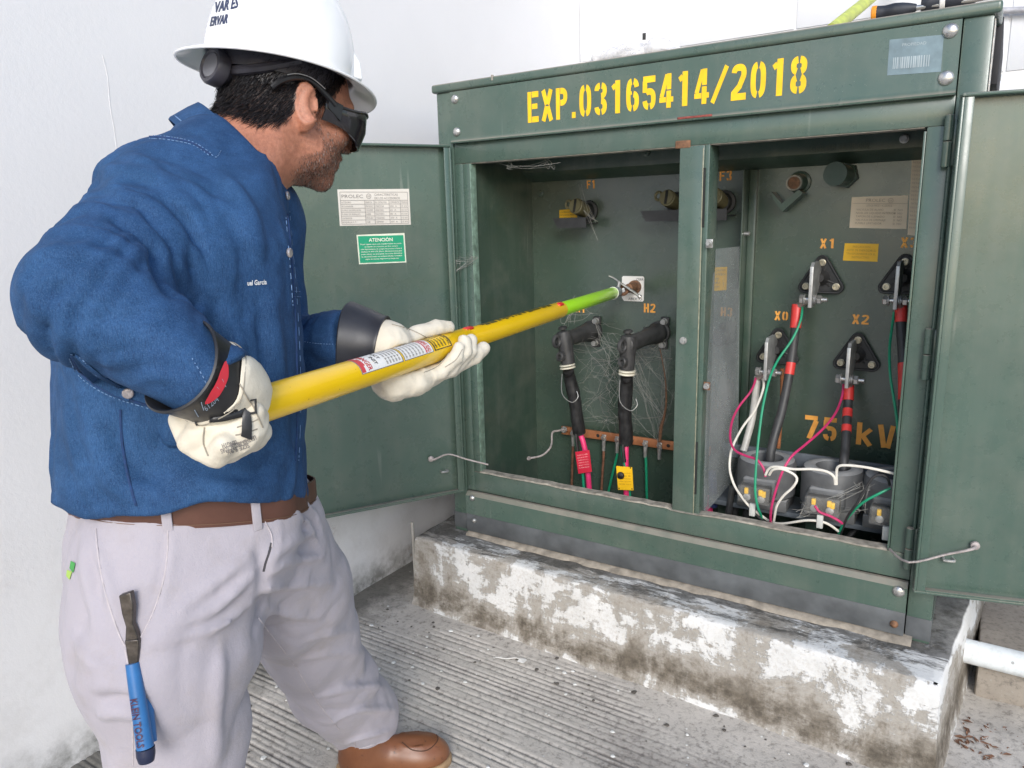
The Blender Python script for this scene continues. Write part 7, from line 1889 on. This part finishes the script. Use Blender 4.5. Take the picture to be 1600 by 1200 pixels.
def patch(name, quad, mat, parent, skin, off=.0022, n=7):
    V = []
    for j in range(n):
        for i in range(n):
            u, v = i / (n - 1), j / (n - 1); x = (quad[0][0] * (1 - u) + quad[1][0] * u) * (1 - v) + (quad[3][0] * (1 - u) + quad[2][0] * u) * v; y = (quad[0][1] * (1 - u) + quad[1][1] * u) * (1 - v) + (quad[3][1] * (1 - u) + quad[2][1] * u) * v
            h, nn = skin.ray(x, y)
            if h is None: h = V[-1] if V else Vector((0, 0, 0)); V.append(h); continue
            if nn.dot(Vector(CAM) - h) < 0: nn = -nn
            V.append(h + nn * off)
    m = MB(); m.add(V, [(j * n + i, j * n + i + 1, (j + 1) * n + i + 1, (j + 1) * n + i) for j in range(n - 1) for i in range(n - 1)])
    return m.obj(name, mat, parent, smooth=60)
o = patch('strap_tail', [(381, 640), (391, 645), (392, 686), (376, 680)], RUB, gr, GSK, .003)
m = MB(); h, nn = GSK.ray(388, 634)
if h is not None:
    rr = [h + nn * .003 + (Vector(MROT[0]) * a - Vector(MROT[1]) * b) for a, b in ((-.006, -.008), (.006, -.006), (.006, .008), (-.006, .006))]
    m.tube(rr + rr[:1], .0016, 6, sub=1, caps=False); m.obj('buckle', RUB, gr)
for s, O, ex in (('LEATHER PROTECTORS', (398, 680), (-54, 22)), ('SIZE 9-9½', (388, 692), (-36, 12)), ('LENGTH', (368, 688), (-22, 6))):
    px_text('glove_print', s, GSK, O, ex, (2.5, 6.5), INK, gr, .0008, True)
for pts in ([(405, 654), (388, 662), (370, 668)], [(402, 670), (386, 676), (368, 680)], [(396, 684), (380, 690), (362, 694)]): ribbon('finger_crease', pts, .0009, GST, gr, skin=GSK, off=-.0002)
ribbon('glove_seam', [(374, 598), (384, 618), (398, 640), (410, 668)], .0008, GST, gr, skin=GSK); ribbon('glove_seam', [(320, 668), (318, 690), (326, 712)], .0008, GST, gr, skin=GSK)
def on_cuff(h_, a, e=.0008):
    r_ = float(np.interp(h_, [.0005, .020, .052, .068], [.0512, .0488, .0440, .0395])); t = np.cross(ax, A3((0, 0, 1))); t /= np.linalg.norm(t); b = np.cross(ax, t)
    return c0 + ax * (h_ + .004 * math.sin(a * 2 + 1) * (h_ < .02)) + (t * math.cos(a) + b * math.sin(a)) * (r_ * (1 + .03 * math.sin(a * 2)) + e)
cam_d = A3(CAM) - c0; t_ = np.cross(ax, A3((0, 0, 1))); t_ /= np.linalg.norm(t_); b_ = np.cross(ax, t_); a0c = math.atan2(cam_d @ b_, cam_d @ t_)
upd = 1 if on_cuff(.01, a0c + .3)[2] > on_cuff(.01, a0c - .3)[2] else -1
m = MB(); V = []
for i in range(25):
    a = a0c + upd * (-.45 + 1.0 * i / 24); k = min(1, 3.5 * min(i, 24 - i) / 24) ** .5; V += [on_cuff(.0095 - .0060 * k, a), on_cuff(.0095 + .0060 * k, a)]
m.add(V, [(2 * i, 2 * i + 1, 2 * i + 3, 2 * i + 2) for i in range(24)]); m.obj('glove_label', simple('red_label', (.62, .03, .05), .4), cu)
px_text('chalk_code', '61204', CUS, (322, 642), (20, -17), (-5, -7), simple('chalk', (.28, .34, .42), .8), cu, .0007)
px_text('label_digit', '9', CUS, (340, 580), (3, -3), (-4, -6), INKB, cu, .0012)
for pts in ([(318, 640), (314, 628)], [(345, 612), (338, 604)], [(352, 604), (346, 592)], [(310, 650), (304, 640)]): ribbon('chalk_tick', pts, .0005, bpy.data.materials['chalk'], cu, skin=CUS, sub=3)

# ---- left hand under the stick: thumb on top, fingers curling up on the near side
sL = s_at(672)
lo = PW(sL, 0, 0) - .16; hi = PW(sL, 0, 0) + .16
fd = Field(lo, hi, .0034); P = fd.P
wr = A3(UD(604, 540, 1.20)); palm0 = PW(sL - .075, 215, .045); palm1 = PW(sL - .005, 232, .040)
fd.D = rcone(P, A3(UD(585, 536, 1.20)), wr, .040, .036).astype(F32)
fd.union(rcone(P, wr, palm0, .036, .030), .02); fd.union(rcone(P, palm0, palm1, .030, .024), .02)
fd.union(rcone(P, PW(sL - .05, 250, .044), PW(sL + .01, 255, .040), .022, .018), .015)
fd.union(rcone(P, PW(sL - .055, 165, .038), PW(sL - .01, 150, .036), .022, .018), .015)
fd.union(chain(P, [PW(sL - .045, 150, .034), PW(sL + .005, 118, .036), PW(sL + .045, 92, .034), PW(sL + .070, 78, .031)], [.020, .0155, .0135, .0115]), .008)
FG = [  # index, middle, ring, little
    [(.010, 245, .040), (.055, 268, .041), (.098, 305, .040), (.128, 322, .040)],
    [(.000, 250, .041), (.042, 280, .040), (.074, 325, .037), (.086, 352, .034)],
    [(-.016, 252, .042), (.022, 284, .040), (.052, 330, .037), (.063, 358, .034)],
    [(-.036, 254, .042), (-.004, 282, .040), (.024, 322, .037), (.036, 345, .0345)]]
for k, f in enumerate(FG):
    r0 = [.0145, .015, .0145, .013][k]
    fd.union(chain(P, [PW(sL + a, th, r_) for a, th, r_ in f], [r0 + .001, r0 - .001, r0 - .002, r0 - .003], .004), .0018)
rad = np.sqrt(np.maximum(((P - PA.astype(F32)) ** 2).sum(1) - ((P - PA.astype(F32)) @ PD_.astype(F32)) ** 2, 0)) - .0226
fd.D = smax(fd.D, -rad.astype(F32), .003)
m = fd.band(.012); Q = P[m].astype(float)
fd.D[m] -= (.0024 * (ridged(Q * A3((45, 45, 45)) + vn3(Q * 22, 6)[:, None] * 1.5, 111) - .35) + .001 * (vn3(Q * 120, 112) - .5)).astype(F32)
GLV, GLF = fd.mesh(1); del fd
gl2 = mesh_obj('leather_glove', GLV, GLF, LEG, MAN); GLS = Skin(GLV, GLF)
ribbon('glove_seam', [(612, 507), (640, 515), (668, 528)], .0007, GST, gl2, skin=GLS)
for pts in ([(662, 582), (685, 572), (702, 552), (706, 542)], [(695, 574), (712, 562), (722, 546)]): ribbon('glove_seam', pts, .0006, GST, gl2, skin=GLS)
axl = A3(UD(600, 540, 1.20)) - A3(UD(540, 529, 1.205)); axl /= np.linalg.norm(axl)
cuL, _ = cuff(A3(UD(547, 530, 1.205)), axl, [(.02, .052), (-.002, .0560), (-.005, .0570), (-.006, .0590), (-.004, .0605), (-.001, .0595), (.022, .0545), (.050, .0470), (.0525, .0480), (.055, .0470), (.055, .0430)], RUBW, 'rubber_glove')

# ------------------------------------------------------------------ pliers tucked in the trouser pocket
h0, n0 = SKT2.ray(200, 960); h1, n1_ = SKT2.ray(222, 1130)
nn = (n0 + n1_).normalized(); 
def on_plane(px, py, lift=.010):
    d = Vector(MROT.T @ np.array([(px - 800) / FPX, (py - 600) / FPX, 1.0])); t = ((h0 + nn * lift) - Vector(CAM)).dot(nn_pl) / d.dot(nn_pl); return Vector(CAM) + d * t
ax_ = (h1 - h0).normalized(); sd = ax_.cross(nn).normalized(); nn_pl = sd.cross(ax_).normalized()
if nn_pl.dot(nn) < 0: nn_pl = -nn_pl
PLI = empty('pliers', tuple(on_plane(206, 1030)), 'pliers with blue grips and rusty jaws hooked in the trouser pocket', 'pliers')
JAW = simple('rusty_tool_steel', (.10, .088, .080), .36, metal=.85, var=.35, scale=90, bump=.3)
def slabpoly(pts, th, mat, name, lift=.010, bev=.0015):
    Pf = [on_plane(px, py, lift) for px, py in pts]; n = len(Pf); V = [p - nn_pl * th for p in Pf] + [p for p in Pf]
    if (Pf[1] - Pf[0]).cross(Pf[2] - Pf[1]).dot(nn_pl) < 0: Pf = Pf[::-1]; V = [p - nn_pl * th for p in Pf] + [p for p in Pf]
    m = MB(); m.add(V, [tuple(range(n))[::-1], tuple(range(n, 2 * n))] + [(i, (i + 1) % n, n + (i + 1) % n, n + i) for i in range(n)])
    o = m.obj(name, mat, PLI, smooth=40); b = o.modifiers.new('b', 'BEVEL'); b.width = bev; b.segments = 2; return o
slabpoly([(185, 931), (204, 925), (208, 948), (207, 975), (214, 992), (216, 1001), (195, 1003), (196, 980), (190, 960)], .010, JAW, 'jaw', .014)
slabpoly([(194, 1001), (216, 999), (217, 1014), (215, 1040), (201, 1042), (197, 1018)], .011, JAW, 'joint', .0155)
BLUEG = simple('blue_vinyl_grip', (.020, .125, .33), .42, var=.15, scale=30)
G0 = on_plane(207, 1036, .013); G1 = on_plane(227, 1168, .026); G2 = on_plane(229, 1190, .027)
m = MB(); m.tube([G0, G0.lerp(G1, .3), G0.lerp(G1, .7), G1], [.0078, .0086, .0092, .0098], 14, sub=4); gp = m.obj('grip', BLUEG, PLI)
m = MB(); m.tube([G1, G1.lerp(G2, .5), G2], [.0106, .0106, .0085], 14, sub=4); m.obj('grip_end', simple('navy_grip_end', (.012, .018, .05), .45), PLI)
m = MB(); G0b = G0 - nn_pl * .012 + sd * .0; m.tube([G0b, G0b.lerp(G1, .4) - nn_pl * .010, G1 - nn_pl * .012], .0085, 12, sub=4); m.obj('grip', BLUEG, PLI)
V, F = text_geo('KLEIN TOOLS', True); wd = V[:, 0].max(); m = MB(); a0 = G0.lerp(G1, .38); a1 = G0.lerp(G1, .95); dd = (a1 - a0); du = dd.normalized(); cr_ = nn_pl.cross(du).normalized()
outp = []
for v in V:
    yv = (v[1] / .73 - .5) * .0085; p = a0 + dd * (v[0] / wd) + cr_ * yv + nn_pl * (math.sqrt(max(.0104 ** 2 - yv ** 2, 0)) + .0004); outp.append(p)
m.add(outp, F); m.obj('grip_lettering', simple('dark_red_print', (.06, .02, .05), .5), gp, smooth=0)
